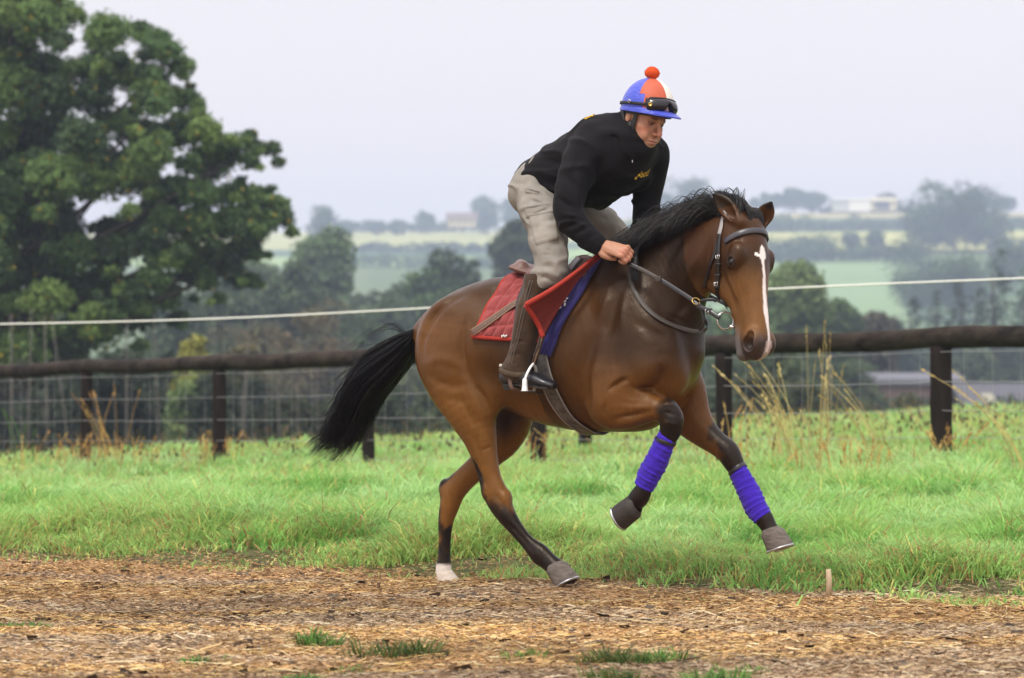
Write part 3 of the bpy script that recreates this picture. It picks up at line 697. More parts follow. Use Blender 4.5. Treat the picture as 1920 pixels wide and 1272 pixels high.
# ---- the big broadleaf tree on the left
D0 = 80.0; x0 = (-60 - 960) / FPX * D0; z0 = zt(x0, D0); big = empty('broadleaf_tree', (x0, D0, z0), 0, 'huge dark green broadleaf tree filling the left edge of the view', 'tree')
g = np.random.default_rng(42); CC, RR, KK = [], [], []
spec = [(30, 25, 62), (95, 60, 50), (5, 110, 60), (70, 140, 60), (150, 120, 45), (175, 75, 26), (235, 90, 44), (290, 75, 32), (318, 110, 34), (345, 130, 26), (210, 140, 40), (270, 150, 46), (300, 195, 40), (350, 190, 30), (372, 200, 18), (30, 190, 66), (110, 200, 56), (180, 195, 46), (225, 235, 44),
        (60, 260, 66), (140, 270, 56), (10, 300, 60), (205, 290, 46), (270, 250, 34), (320, 250, 38), (355, 250, 32), (400, 262, 34), (440, 275, 30), (475, 278, 24), (505, 275, 18), (515, 300, 14), (470, 305, 22), (420, 300, 26), (370, 300, 40), (310, 305, 42), (260, 320, 46), (200, 345, 48), (130, 345, 56), (60, 360, 56), (5, 380, 60),
        (330, 360, 44), (385, 375, 38), (440, 368, 34), (480, 372, 30), (515, 385, 28), (530, 410, 22), (540, 432, 14), (490, 420, 34), (440, 415, 36), (380, 425, 42), (320, 420, 44), (260, 400, 46), (200, 420, 44), (120, 430, 44), (50, 440, 56), (455, 460, 34), (480, 480, 20), (400, 480, 36), (345, 480, 40), (285, 470, 40), (225, 480, 40),
        (160, 480, 44), (100, 500, 50), (30, 510, 56), (180, 540, 44), (130, 570, 44), (240, 545, 36), (300, 530, 34), (270, 575, 34), (345, 520, 30), (210, 590, 40), (310, 565, 26), (375, 505, 28), (430, 505, 30), (470, 525, 18), (390, 530, 24), (60, 580, 46), (410, 560, 14), (330, 600, 22), (250, 600, 40), (190, 620, 44), (120, 640, 56), (50, 660, 56), (-20, 620, 60), (-60, 100, 90), (-70, 300, 100), (-60, 480, 100), (0, -40, 80), (-70, -60, 90), (90, 10, 40)]
for (u, v, r) in spec:
    for q in range(5 if r > 30 else 3):
        sc1 = D0 / FPX; rr = r * sc1 * (1.0 if q == 0 else g.uniform(.30, .65)); dx, dz = (0, 0) if q == 0 else g.normal(0, r * .50, 2)
        ex_ = abs(u - 150) / 420; dy = g.normal(0, 2.6 * max(.25, 1 - ex_)) ; w_ = atd(u + dx, v + dz, D0) - [x0, D0, z0]; CC.append((w_[0], dy, w_[2])); RR.append(rr)
cols = [(.090, .165, .050), (.062, .115, .038), (.125, .210, .058), (.048, .088, .032), (.155, .240, .06)]
V, F, C = leafcloud(CC, RR, 270000, .090, cols, g, .80, .22, ((.42, .33, .04), .012)); mesh('crown', V, F, m_leaf, big, False, C)
mb = MB(); tz = 15.0
mb.tube([(0, 0, -1), (0, 0, 1.5), (.3, 0, 5), (.2, 0, 9), (.5, 0, 14)], [.75, .55, .48, .36, .12], 14)
for i in range(0, len(spec), 4):
    u, v, r = spec[i]; w_ = atd(u, v, D0) - [x0, D0, z0]; s0 = np.array([.2, 0, max(2.5, min(11, w_[2] * .62 - .5))]); m_ = (s0 + w_) / 2 + [0, g.normal(0, .5), -.25]; mb.tube(cr_spline([s0, m_, w_], 4), np.linspace(.15, .02, 9), 6)
mb.build('trunk', m_bark, big)
# branch showing under the right hand boughs
# ---- mid distance
tree('broadleaf_tree', 606, 205, 402, 62, 'pale misty green tree just right of the huge left tree', [(.12, .19, .07), (.10, .16, .065), (.14, .21, .08)], 9000, .30)
tree('broadleaf_tree', 545, 165, 470, 60, 'misty grey green tree half hidden behind the huge left tree', G2, 7000, .26)
tree('broadleaf_tree', 825, 190, 452, 66, 'dark green rounded tree behind the rump of the horse', G1, 9000, .28, seed=3)
tree('broadleaf_tree', 888, 215, 438, 18, 'slim grey green tree right of the dark rounded tree', G2, 2600, .26, 'column')
tree('broadleaf_tree', 720, 175, 530, 60, 'soft green tree left of the dark rounded tree', [(.085, .13, .055), (.10, .14, .06)], 7000, .25)
tree('broadleaf_tree', 680, 165, 560, 50, 'low misty green tree above the tail', [(.085, .13, .05)], 5000, .24)
tree('broadleaf_tree', 968, 230, 400, 44, 'misty grey tree directly behind the rider thigh', [(.07, .10, .05), (.08, .11, .06)], 6000, .30)
tree('broadleaf_tree', 1080, 230, 470, 70, 'misty green tree seen between the arms and thighs of the rider', G1, 6000, .30)
tree('broadleaf_tree', 905, 200, 520, 50, 'pale green tree left of the saddle cantle', [(.12, .19, .07)], 5000, .28)
tree('broadleaf_tree', 1490, 140, 470, 58, 'light yellow green tree just right of the horse face', LG, 9000, .21)
tree('broadleaf_tree', 1448, 138, 500, 40, 'light green tree partly behind the horse face', LG, 5000, .21)
tree('broadleaf_tree', 1565, 150, 548, 44, 'dark green rounded tree right of the light yellow green tree', G1, 6000, .22)
tree('broadleaf_tree', 1640, 160, 568, 42, 'brownish grey tree below the green hill field', [(.10, .095, .055), (.085, .09, .05)], 5000, .24)
tree('broadleaf_tree', 1395, 135, 540, 60, 'green tree behind the horse cheek', G1, 5000, .22)
cg = 'misty conifers in a row at the right'
for i, (u, tv, hw, lb) in enumerate([(1877, 468, 42, 'tallest pointed conifer in the misty row at the right'), (1795, 530, 34, 'middle height conifer left of the tallest one'), (1755, 545, 30, 'slender conifer in the middle of the misty row'), (1712, 560, 34, 'short conifer at the left end of the misty row'),
                                     (1838, 540, 36, 'conifer tucked against the left side of the tallest one'), (1925, 505, 44, 'conifer cut off by the right edge of the view'), (1680, 600, 30, 'smallest pointed conifer left of the misty row')]):
    tree('conifer', u, 205 + 6 * (i % 3), tv, hw, lb, CF, 9000, .24, 'conifer', cg)
tree('shrub', 368, 100, 595, 36, 'yellow autumn shrub under the boughs of the huge left tree', YG, 4200, .16, cat='shrub', bare=.05)
tree('shrub', 345, 98, 690, 30, 'yellow green bush below the rail left of the second post', LG, 3200, .15, cat='shrub', bare=.05)
for u, tv, hw, d, lb, cc in [(492, 455, 62, 180, 'misty tree showing past the lowest right boughs of the huge tree', G2), (566, 520, 60, 170, 'brown green tree below the pale misty tree', BR), (700, 520, 56, 200, 'grey green tree filling the gap left of the dark rounded tree', G2), (762, 505, 44, 215, 'misty tree touching the left side of the dark rounded tree', G2), (425, 478, 64, 160, 'dim green tree right of the yellow autumn shrub', G2), (340, 525, 56, 150, 'dim green tree behind the yellow autumn shrub', G2),
        (1600, 575, 44, 200, 'grey green tree below the left part of the green field', G2), (1675, 585, 44, 220, 'bluish tree left of the smallest pointed conifer', CF), (1350, 560, 60, 160, 'dull tree behind the horse throat and reins', G2)]:
    tree('broadleaf_tree', u, d, tv, hw, lb, cc, 6500, .26)
bg_ = 'brownish bushes in the wood behind the fence'
for u, tv, hw, d, lb in [(500, 560, 70, 120, 'brown green bush left of centre with the white rope across it'), (585, 545, 66, 125, 'russet brown bush below the pale misty tree'), (440, 620, 54, 112, 'olive bush right of the yellow autumn shrub'), (650, 610, 56, 128, 'olive brown bush above the rail left of the tail'),
                         (742, 600, 60, 130, 'yellowish green bush behind the tail'), (840, 590, 60, 135, 'grey green bush low behind the rump'), (960, 560, 60, 140, 'dull green bush behind the saddle cloth')]:
    tree('bush', u, d, tv, hw, lb, BR if u < 700 else [(.11, .14, .05), (.09, .11, .045)], 5200, .20, cat='bush', bare=.0, grp=bg_, trunk_r=.1)
lw = 'low dark bushes beyond the fence'
ORD = ('first second third fourth fifth sixth seventh eighth ninth tenth eleventh twelfth thirteenth fourteenth fifteenth sixteenth seventeenth eighteenth nineteenth twentieth ' + ' '.join('twenty-' + q for q in 'first second third fourth fifth'.split())).split(); cnt_ = {}
k_ = 0
for u in list(range(-20, 1000, 62)) + list(range(1310, 1960, 58)):
    k_ += 1; d = 84 + 9 * ((k_ * 7) % 5); left = u < 480; tv = (640 if left else 690) + 14 * ((k_ * 5) % 4) - (25 if 1300 < u < 1560 else 0)
    if u > 1600: tv += 14; d += 24
    zn = 'bushes left of the tail' if u < 640 else ('bushes behind the horse' if u < 1100 else 'bushes right of the horse'); cnt_[zn] = cnt_.get(zn, -1) + 1
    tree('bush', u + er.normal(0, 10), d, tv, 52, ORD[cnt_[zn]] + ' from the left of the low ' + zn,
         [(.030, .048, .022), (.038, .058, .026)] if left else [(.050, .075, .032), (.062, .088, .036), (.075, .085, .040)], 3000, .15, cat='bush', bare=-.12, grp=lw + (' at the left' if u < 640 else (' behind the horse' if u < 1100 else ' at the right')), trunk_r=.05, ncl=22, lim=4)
# second row of taller bushes and small trees closing the gaps of the wood
wg = 'misty small trees of the wood behind the fence'
for i, (u, tv, hw, d, lb) in enumerate([(20, 560, 70, 112, 'dark shady tree below the trunk of the huge left tree'), (130, 590, 64, 108, 'dark shady tree under the lowest left boughs'), (235, 600, 60, 110, 'dark rounded bush beside the trunk shadow of the huge tree'), (305, 630, 44, 104, 'dark bush left of the yellow autumn shrub'),
        (430, 560, 60, 140, 'dim olive tree right of the huge left tree'), (500, 640, 66, 116, 'olive bush above the rail right of the second post'), (560, 620, 70, 130, 'brown olive tree under the pale misty tree'), (620, 520, 60, 160, 'grey olive tree below the pale misty tree crown'), (690, 660, 60, 118, 'dull green bush just above the tail root'),
        (770, 560, 60, 165, 'grey green small tree left of the horse rump'), (700, 590, 56, 150, 'grey green small tree above the middle of the tail'), (850, 560, 70, 170, 'grey green small tree hidden low behind the rump'), (930, 500, 46, 200, 'misty small tree left of the saddle'), (1000, 480, 60, 210, 'misty small tree behind the rider knee'), (1080, 560, 80, 150, 'small tree behind the saddle'),
        (1370, 620, 70, 115, 'dull green bush behind the horse throat'), (1450, 600, 56, 112, 'green bush behind the horse nose'), (1520, 620, 60, 118, 'dull green bush below the light yellow green tree'), (1590, 640, 60, 122, 'dull green bush left of the valley shed'), (1660, 650, 60, 215, 'misty bush behind the pale valley shed'), (1740, 640, 64, 220, 'misty bush behind the thick right post'), (1820, 640, 66, 222, 'misty bush at the foot of the conifers'), (1900, 640, 66, 218, 'misty bush at the right edge below the conifers'), (1690, 610, 44, 230, 'misty bush left of the conifer row')]):
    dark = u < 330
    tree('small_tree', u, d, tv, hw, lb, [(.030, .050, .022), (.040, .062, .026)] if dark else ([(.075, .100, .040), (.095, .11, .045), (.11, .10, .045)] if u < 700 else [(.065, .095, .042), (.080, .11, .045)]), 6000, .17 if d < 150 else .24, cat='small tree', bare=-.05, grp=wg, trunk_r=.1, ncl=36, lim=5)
for i, u in enumerate(range(360, 1990, 70)):
    tree('small_tree', u, 262 + 14 * (i % 3), 585 + 16 * ((i * 5) % 4) + (25 if u > 1300 else 0) + (30 if 1540 < u < 1700 else 0), 52, ORD[i] + ' from the left in the far misty line of low trees', [(.085, .115, .055), (.10, .125, .06), (.075, .105, .055)], 3600, .30, cat='small tree', bare=-.05, grp='far misty line of low trees', trunk_r=.1, ncl=30, lim=4)
# thin pale trunks in the shady wood edge
for i, (u, tv, w) in enumerate([(22, 700, .05), (52, 690, .04), (88, 700, .05), (118, 695, .04), (240, 705, .04), (300, 700, .035), (452, 705, .06), (500, 710, .03), (530, 700, .04), (560, 715, .03), (600, 705, .03)]):
    d = 72 + i % 4; x = (u - 960) / FPX * d; z0 = zt(x, d); mb = MB(); h = CAM_H + (690 - tv) * d / FPX - z0; g = np.random.default_rng(i); mb.tube([(0, 0, -.2), (g.normal(0, .05), 0, h * .5), (g.normal(0, .12), 0, h + 1.5)], [w, w * .8, w * .3], 6)
    for q in range(7): s0 = np.array([0, 0, h * g.uniform(.4, 1.1)]); mb.tube([s0, s0 + [g.normal(0, .4), g.normal(0, .3), .5]], [w * .3, w * .1], 4)
    o = mb.build('bare_sapling', m_palebark); o.location = (x, d, z0); tag(o, ORD[i] + ' from the left of the thin pale trunks in the dark wood edge', 'sapling', 'pale thin trunks in the wood edge')
# ---- far hillside trees
FT = [(1792, 1000, 334, 96, 'huge broad oak on the hill at the right, tallest of the hillside trees', 9000, 0), (1740, 1010, 372, 46, 'tree on the left flank of the huge hill oak', 3000, 0), (1850, 1010, 385, 50, 'tree on the right flank of the huge hill oak', 3000, 0),
      (1800, 640, 470, 96, 'wide misty tree on the slope below the huge hill oak', 7000, 0), (1885, 760, 440, 44, 'misty tree on the slope at the right edge', 3000, 0), (1715, 660, 505, 50, 'rounded tree at the right end of the green field', 3000, 0),
      (604, 1150, 374, 32, 'lone skyline tree above the pale misty tree', 2200, 0), (796, 1450, 390, 18, 'small round lone tree on the left skyline', 1400, 0), (912, 1420, 362, 31, 'domed skyline tree right of the hill farmhouse', 2200, 0), (968, 1430, 365, 28, 'skyline tree just left of the rider back', 2000, 0),
      (1290, 1300, 326, 52, 'feathery skyline tree between the rider arm and the mane', 2400, 0), (1345, 1350, 350, 46, 'skyline tree behind the horse mane', 2000, 0), (1240, 1300, 362, 46, 'skyline tree behind the rider far arm', 2000, 0),
      (1440, 1500, 362, 40, 'skyline wood tree above the far ear of the horse', 2000, 0), (1490, 1500, 352, 36, 'tallest tree of the dark skyline wood right of the horse', 2000, 0), (1528, 1500, 358, 22, 'right end tree of the dark skyline wood', 1500, 0),
      (1665, 1560, 360, 26, 'brownish tree standing behind the white barn', 1500, 0), (1880, 1500, 366, 30, 'skyline tree at the far right', 1500, 0), (1598, 1010, 432, 18, 'left one of two round field bushes below the barn', 1000, 0), (1641, 1010, 430, 19, 'right one of two round field bushes below the barn', 1000, 0),
      (650, 1420, 412, 18, 'small tree at the left end of the skyline hedge', 900, 0), (705, 1430, 412, 20, 'low tree in the middle of the skyline hedge', 900, 0), (745, 1430, 413, 18, 'low tree near the right end of the skyline hedge', 900, 0), (1000, 1100, 420, 50, 'hill tree behind the rider seat', 1600, 0), (1640, 330, 560, 34, 'small misty tree at the foot of the green field', 1800, 0), (1590, 420, 545, 40, 'misty tree beside the lower edge of the green field', 2000, 0)]
for u, d, tv, hw, lb, n, _ in FT: tree('hill_tree', u, d, tv, hw, lb, G1 if 'brownish' not in lb else BR, n, None, bare=.0, trunk_r=.3, lim=5, ncl=60 if hw > 60 else 34)
def hedge(u0, u1, d0, d1, h, label, n=3500, lump=.35):
    g = np.random.default_rng(int(u0 + d0)); k = int(abs(u1 - u0) / 5) + 4; CC, RR = [], []; xm = ((u0 + u1) / 2 - 960) / FPX * (d0 + d1) / 2; dm = (d0 + d1) / 2; zm = zt(xm, dm)
    for i in range(k):
        t_ = i / (k - 1); d = d0 * (1 - t_) + d1 * t_; x = (u0 * (1 - t_) + u1 * t_ - 960) / FPX * d; hh = h * (1 + lump * g.normal(0, 1)); hh = max(h * .5, hh); CC.append((x - xm, d - dm, zt(x, d) - zm + hh * .45)); RR.append(hh * .62)
    V, F, C = leafcloud(CC, RR, n, max(.3, dm / FPX * 3.2), G1, g, .9, .5); o = mesh('hedgerow', V, F, m_leaf, None, False, C); o.location = (xm, dm, zm); return tag(o, label, 'hedge', 'hedgerows across the misty hillside')
hedge(640, 900, 1480, 1490, 4.5, 'skyline hedge on the left hill'); hedge(640, 1000, 1190, 1170, 3, 'hedge under the pale left hill field'); hedge(640, 1000, 1010, 990, 4, 'lower hedge on the left hill', 3500)
hedge(1440, 1730, 1225, 1240, 4.6, 'thick hedge below the white barn', 4500); hedge(1150, 1440, 1230, 1225, 4, 'hedge on the hill behind the horse head'); hedge(1430, 1720, 935, 950, 3.6, 'thick hedge along the top of the green field', 4500); hedge(1430, 1560, 960, 985, 5, 'tall hedge clump right of the horse forehead', 2500)
hedge(1850, 2000, 1240, 1240, 4, 'hedge on the hill at the right edge', 2000); hedge(1860, 2000, 1000, 990, 4, 'lower hedge on the hill at the right edge', 2000); hedge(1540, 1700, 1505, 1510, 3, 'low hedge in front of the white barn', 1500); hedge(1715, 1700, 930, 700, 7, 'hedge down the right side of the green field', 2500); hedge(1150, 1420, 700, 720, 8, 'hedge low on the hill behind the neck', 2500)
# ---- buildings
m_wh = mat('white_sheet_wall', (.80, .79, .74), .6); m_gr = mat('grey_sheet_wall', (.50, .52, .50), .7); m_yl = mat('pale_yellow_roof', (.62, .56, .36), .7); m_dk = mat('dark_opening', (.03, .03, .05), .9); m_slate = mat('grey_slate_roof', (.085, .085, .10), .8, noise=(2, .2)); m_sky = mat('rooflight', (.26, .25, .18), .6); m_rd = mat('brown_tile_roof', (.17, .11, .09), .8); m_cr = mat('cream_wall', (.50, .42, .26), .8)
def bbox(px0, px1, v0, v1, d, depth, name, mt, root, y_off=0.0, org=None):
    a = atd(px0, v1, d) - org; b_ = atd(px1, v0, d) - org; c = [(a[0] + b_[0]) / 2, depth / 2 + y_off, (a[2] + b_[2]) / 2]; mb = MB(); mb.box(c, [(b_[0] - a[0]) / 2, depth / 2, (b_[2] - a[2]) / 2]); return mb.build(name, mt, root, False)
d = 1490; org = atd(1620, 398, d); barn = empty('barn', tuple(org), 0, 'white and pale yellow farm barn on the hilltop above the fields', 'barn')
bbox(1563, 1592, 374, 397, d, 24, 'side_wall', m_gr, barn, .5, org); bbox(1592, 1632, 372, 397, d, 24, 'front_wall', m_wh, barn, 0, org); bbox(1632, 1682, 376, 395, d, 20, 'open_bay', m_yl, barn, 1, org)
bbox(1641, 1667, 379, 391, d, .6, 'doorway', m_dk, barn, .2, org)
def roof(px0, px1, v_e, v_r, d, depth, name, mt, root, org):
    a = atd(px0, v_e, d) - org; b_ = atd(px1, v_e, d) - org; r_ = atd(px0, v_r, d) - org; x0_, x1_ = a[0], b_[0]; V = [(x0_, -.4, a[2]), (x1_, -.4, a[2]), (x1_, depth / 2, r_[2]), (x0_, depth / 2, r_[2]), (x1_, depth + .4, a[2]), (x0_, depth + .4, a[2])]
    V2 = [(p[0], p[1], p[2] - .35) for p in V]; F = [(0, 1, 2, 3), (3, 2, 4, 5), (6, 9, 8, 7), (9, 11, 10, 8), (0, 6, 7, 1), (5, 4, 10, 11), (0, 3, 9, 6), (3, 5, 11, 9), (1, 7, 8, 2), (2, 8, 10, 4)]
    mb = MB(); mb.add(V + V2, F); return mb.build(name, mt, root, False)
roof(1563, 1634, 375, 368, d, 26, 'roof', m_gr, barn, org); roof(1628, 1684, 376, 369, d, 22, 'roof', m_yl, barn, org)
d = 1400; org = atd(866, 426, d); fh = empty('farmhouse', tuple(org), 0, 'brown roofed farmhouse on the left skyline between misty trees', 'house')
bbox(840, 892, 408, 426, d, 9, 'wall', m_cr, fh, 0, org); roof(836, 896, 410, 398, d, 10, 'roof', m_rd, fh, org)
for q in (848, 860, 872, 884): bbox(q - 2, q + 2, 413, 418, d, .3, 'window', m_dk, fh, -.2, org)
d = 190; org = atd(1715, 740, d); s1 = empty('farm_shed', tuple(org), 0, 'long low shed with a pale roof in the valley left of the thick right post', 'shed')
bbox(1626, 1804, 712, 745, d, 6, 'wall', mat('brick_wall', (.20, .13, .11), .9), s1, 0, org); roof(1620, 1810, 712, 699, d, 7, 'roof', mat('pale_sheet_roof', (.13, .13, .15), .8), s1, org)
d = 165; org = atd(1880, 780, d); s2 = empty('farm_shed', tuple(org), 0, 'slate roofed shed with a rooflight in the valley at the right edge', 'shed')
bbox(1815, 1990, 765, 800, d, 7, 'wall', m_slate, s2, 0, org); rf = roof(1805, 2000, 768, 720, d, 8, 'roof', m_slate, s2, org)
a = atd(1850, 756, d) - org; b_ = atd(1872, 735, d) - org; mb = MB(); sl_ = nrm(np.array([0, 4.4, (768 - 720) * d / FPX])); nn_ = np.cross((1, 0, 0), sl_); mb.box([(a[0] + b_[0]) / 2, 1.4, (atd(1860, 768, d) - org)[2] + 1.8 * sl_[2] / sl_[1] + .06], [.35, .75, .02], np.stack([(1, 0, 0), sl_, nn_], 1)); mb.build('rooflight', m_sky, rf, False)

# ================================================================== HAZE
hz_ = MB(); hz_.box((0, 1300, 69), (1250, 1370, 89)); o = hz_.build('haze', None, None, False); tag(o, 'thin pale blue mist fading the distant hills and woods', 'haze', kind='stuff')
m = bpy.data.materials.new('haze_air'); m.use_nodes = True; t_ = m.node_tree; 
for n_ in list(t_.nodes): t_.nodes.remove(n_)
ov = t_.nodes.new('ShaderNodeOutputMaterial'); pv = t_.nodes.new('ShaderNodeVolumePrincipled'); pv.inputs['Color'].default_value = (.64, .73, 1.0, 1); pv.inputs['Density'].default_value = .00050; pv.inputs['Anisotropy'].default_value = .0
t_.links.new(pv.outputs[0], ov.inputs['Volume']); o.data.materials.clear(); o.data.materials.append(m)
# ================================================================== HORSE
def heads():
    tau = math.radians(12); ph = math.radians(47)
    g = np.array([math.cos(ph), -math.sin(ph), 0]); z = np.array([0, 0, 1.0])
    a = math.sin(tau) * g - math.cos(tau) * z; f = math.cos(tau) * g + math.sin(tau) * z
    l = np.array([math.sin(ph), math.cos(ph), 0])
    roll = math.radians(-6.8)
    # small roll about the viewing-independent axis f
    a2 = a * math.cos(roll) + l * math.sin(roll); l2 = -a * math.sin(roll) + l * math.cos(roll)
    R = np.stack([a2, f, l2], 1)
    return R
HR = RH.T @ heads()                                   # head axes in horse frame
HS = np.array([.965, 1.12, 1.12])
poll = H(1414, 411, -0.10)
HM = (HR, poll - HR @ np.array([0.0, -0.03, 0.0]), HS)
def hd(p, q, r=0.0): return HM[0] @ (np.array([p, q, r]) * HS) + HM[1]
def cn(rows): return [tuple(H(u, v, y)) + (rl, rp) for u, v, y, rl, rp in rows]

def horse_field():
    xs = axis_nodes(-0.98, 1.30, 0.0085, [(0.55, 1.12, 0.0052)])
    ys = axis_nodes(-0.46, 0.40, 0.0085, [(-0.42, 0.12, 0.0062)])
    zs = axis_nodes(-0.02, 1.80, 0.0085, [(1.0, 1.72, 0.0058)])
    f = Field(xs, ys, zs)
    # trunk : centre u, top, bottom, half width
    tr = [(822, 585, 690, .10), (845, 572, 730, .16), (885, 552, 745, .225), (935, 535, 760, .25), (990, 528, 778, .255), (1050, 524, 800, .275),
          (1110, 520, 811, .285), (1160, 496, 811, .255), (1205, 490, 806, .215), (1240, 530, 785, .185), (1258, 580, 745, .15)]
    rows = []
    for u, t, b, w in tr:
        P = H(u, (t + b) / 2, 0); Tt = H(u, t, 0); Bb = H(u, b, 0)
        rows.append((*P, w, (Tt[2] - Bb[2]) / 2))
    f.chain(rows, k=0.0, sub=4)
    # withers ridge + spine, croup
    f.chain(cn([(1205, 505, 0, .06, .07), (1165, 492, 0, .05, .06), (1120, 512, 0, .06, .05), (1060, 528, 0, .09, .04)]), k=0.06)
    f.chain(cn([(985, 541, 0, .12, .05), (935, 551, 0, .15, .07), (880, 568, 0, .13, .07), (835, 592, 0, .09, .06), (800, 610, 0, .045, .045), (782, 626, 0, .03, .03)]), k=0.06)
    # neck
    f.chain(cn([(1205, 575, -.0, .17, .25), (1240, 545, -.01, .14, .225), (1275, 513, -.03, .105, .185), (1310, 485, -.06, .085, .155), (1345, 464, -.085, .075, .135), (1378, 450, -.10, .07, .11)]), k=0.07, sub=4)
    # breast
    for s in (-1, 1):
        f.ell(H(1249, 700, s * .10), (.105, .095, .135), k=.035)
        f.ell(H(1225, 655, s * .145), (.13, .085, .17), k=.05)
    f.ell(H(1212, 672, -.165), (.095, .075, .125), k=.022)
    f.ell(H(1276, 706, .085), (.075, .085, .088), k=.014)
    f.ell(H(1247, 722, -.05), (.034, .04, .052), k=.012)
    # shoulder blades / upper arms
    for s in (-1, 1):
        f.chain(cn([(1168, 510, s * .07, .05, .09), (1172, 570, s * .15, .07, .14), (1190, 640, s * .19, .075, .14), (1212, 690, s * .20, .07, .10)]), k=.05)
    # near triceps and upper arm
    f.chain(cn([(1135, 640, -.19, .06, .10), (1140, 700, -.215, .075, .12), (1142, 755, -.215, .075, .10)]), k=.045)
    f.chain(cn([(1205, 690, -.20, .07, .09), (1170, 730, -.21, .075, .09), (1140, 765, -.21, .07, .085)]), k=.04)
    # far side
    f.chain(cn([(1190, 640, .19, .06, .10), (1190, 740, .20, .075, .10)]), k=.045)
    # near fore leg
    f.chain(cn([(1128, 765, -.205, .07, .075), (1150, 764, -.21, .072, .098), (1178, 763, -.21, .07, .10), (1207, 764, -.20, .058, .075), (1230, 767, -.19, .048, .054),
                (1250, 772, -.185, .046, .052)]), k=.03, sub=4)
    f.chain(cn([(1252, 770, -.185, .048, .05), (1259, 786, -.185, .047, .056), (1257, 808, -.18, .041, .05), (1250, 828, -.175, .031, .037), (1238, 855, -.175, .029, .034), (1222, 888, -.175, .029, .034),
                (1209, 914, -.175, .032, .038), (1199, 932, -.175, .037, .046), (1186, 946, -.175, .034, .04), (1176, 955, -.175, .036, .042)]), k=.02, sub=4)
    # far fore leg
    f.chain(cn([(1262, 690, .14, .09, .12), (1278, 738, .16, .085, .12), (1295, 782, .165, .07, .098), (1320, 812, .165, .056, .07), (1345, 833, .16, .05, .055), (1364, 848, .16, .048, .054),
                (1377, 870, .16, .040, .046), (1390, 893, .16, .031, .036), (1408, 930, .16, .029, .034), (1421, 956, .16, .033, .040), (1432, 972, .16, .036, .044), (1441, 987, .16, .033, .038), (1447, 1000, .16, .037, .042)]), k=.03, sub=4)
    # near hind leg
    f.chain(cn([(868, 600, -.13, .10, .17), (858, 650, -.145, .115, .19), (862, 705, -.155, .115, .185), (880, 760, -.155, .098, .135), (898, 812, -.155, .072, .088), (909, 855, -.15, .053, .064),
                (920, 900, -.145, .043, .056), (932, 932, -.14, .044, .062), (948, 964, -.14, .040, .048), (968, 992, -.135, .031, .036), (990, 1018, -.13, .029, .034), (1011, 1038, -.13, .036, .048),
                (1028, 1053, -.13, .034, .043), (1043, 1066, -.13, .039, .046)]), k=.05, sub=4)
    f.ell(H(914, 922, -.14), (.026, .028, .034), k=.02); f.ell(H(950, 932, -.145), (.024, .03, .034), k=.02); f.ell(H(1012, 1048, -.13), (.028, .024, .022), k=.014)
    # far hind leg
    f.chain(cn([(900, 640, .13, .11, .17), (925, 710, .145, .115, .17), (955, 775, .14, .095, .125), (945, 822, .13, .07, .088), (915, 858, .125, .055, .064), (880, 890, .12, .046, .056),
                (853, 918, .12, .045, .06), (843, 948, .12, .041, .05), (836, 978, .12, .033, .038), (834, 1010, .12, .028, .031), (833, 1040, .12, .029, .031), (832, 1060, .12, .034, .037), (832, 1074, .12, .037, .040)]), k=.05, sub=4)
    f.ell(H(834, 914, .12), (.026, .03, .04), k=.03)
    # stifle / flank mass
    f.ell(H(905, 735, -.17), (.12, .07, .12), k=.05)
    f.ell(H(900, 650, -.15), (.16, .10, .15), k=.06)
    f.ell(H(830, 660, -.115), (.13, .10, .19), k=.05)
    f.ell(H(850, 650, .12), (.13, .10, .19), k=.05)
    # ---- head
    f.chain([(*p, ) for p in [(-.02, -.10, 0, .062, .07), (.04, -.085, 0, .075, .08), (.11, -.085, 0, .088, .085), (.19, -.085, 0, .094, .085), (.27, -.078, 0, .078, .076), (.36, -.068, 0, .058, .064),
             (.46, -.060, 0, .048, .056), (.54, -.060, 0, .050, .055), (.595, -.068, 0, .046, .048)]], k=.03, lat=(0, 0, 1), M=HM, sub=4)
    f.chain([(.06, -.16, 0, .06, .07), (.13, -.20, 0, .066, .10), (.20, -.20, 0, .062, .10), (.28, -.155, 0, .050, .075), (.37, -.13, 0, .040, .052), (.47, -.118, 0, .036, .042),
             (.55, -.125, 0, .036, .038), (.60, -.13, 0, .034, .030)], k=.035, lat=(0, 0, 1), M=HM, sub=4)
    for s in (-1, 1):
        f.ell((.165, -.048, s * .083), (.05, .03, .026), k=.025, M=HM)          # brow
        f.ell((.20, -.068, s * .090), (.034, .028, .025), k=.018, M=HM)          # eye bulge
        f.ell((.14, -.20, s * .052), (.085, .085, .03), k=.03, M=HM)            # cheek
        f.ell((.567, -.052, s * .042), (.058, .044, .030), k=.02, M=HM)          # nostril wing
        f.ell((.580, -.054, s * .060), (.034, .025, .030), k=.008, op='s', M=HM)
        f.ell((.552, -.040, s * .064), (.028, .018, .022), k=.008, op='s', M=HM)
        f.ell((.207, -.068, s * .112), (.021, .0145, .014), k=.005, op='s', M=HM)
        f.stroke([(.19, -.055, s * .10), (.198, -.05, s * .108), (.21, -.052, s * .105), (.222, -.064, s * .10)], .006, -.005, M=HM)
        f.stroke([(.222, -.088, s * .095), (.235, -.078, s * .09), (.232, -.062, s * .088)], .006, .003, M=HM)
        f.stroke([(.25, -.115, s * .075), (.31, -.105, s * .072), (.37, -.095, s * .058)], .012, -.007, M=HM)   # facial crest
        f.stroke([(.26, -.145, s * .06), (.33, -.135, s * .055), (.40, -.118, s * .045)], .016, .007, M=HM)
        f.stroke([(.30, -.06, s * .07), (.38, -.055, s * .06), (.46, -.06, s * .05)], .016, .005, M=HM)
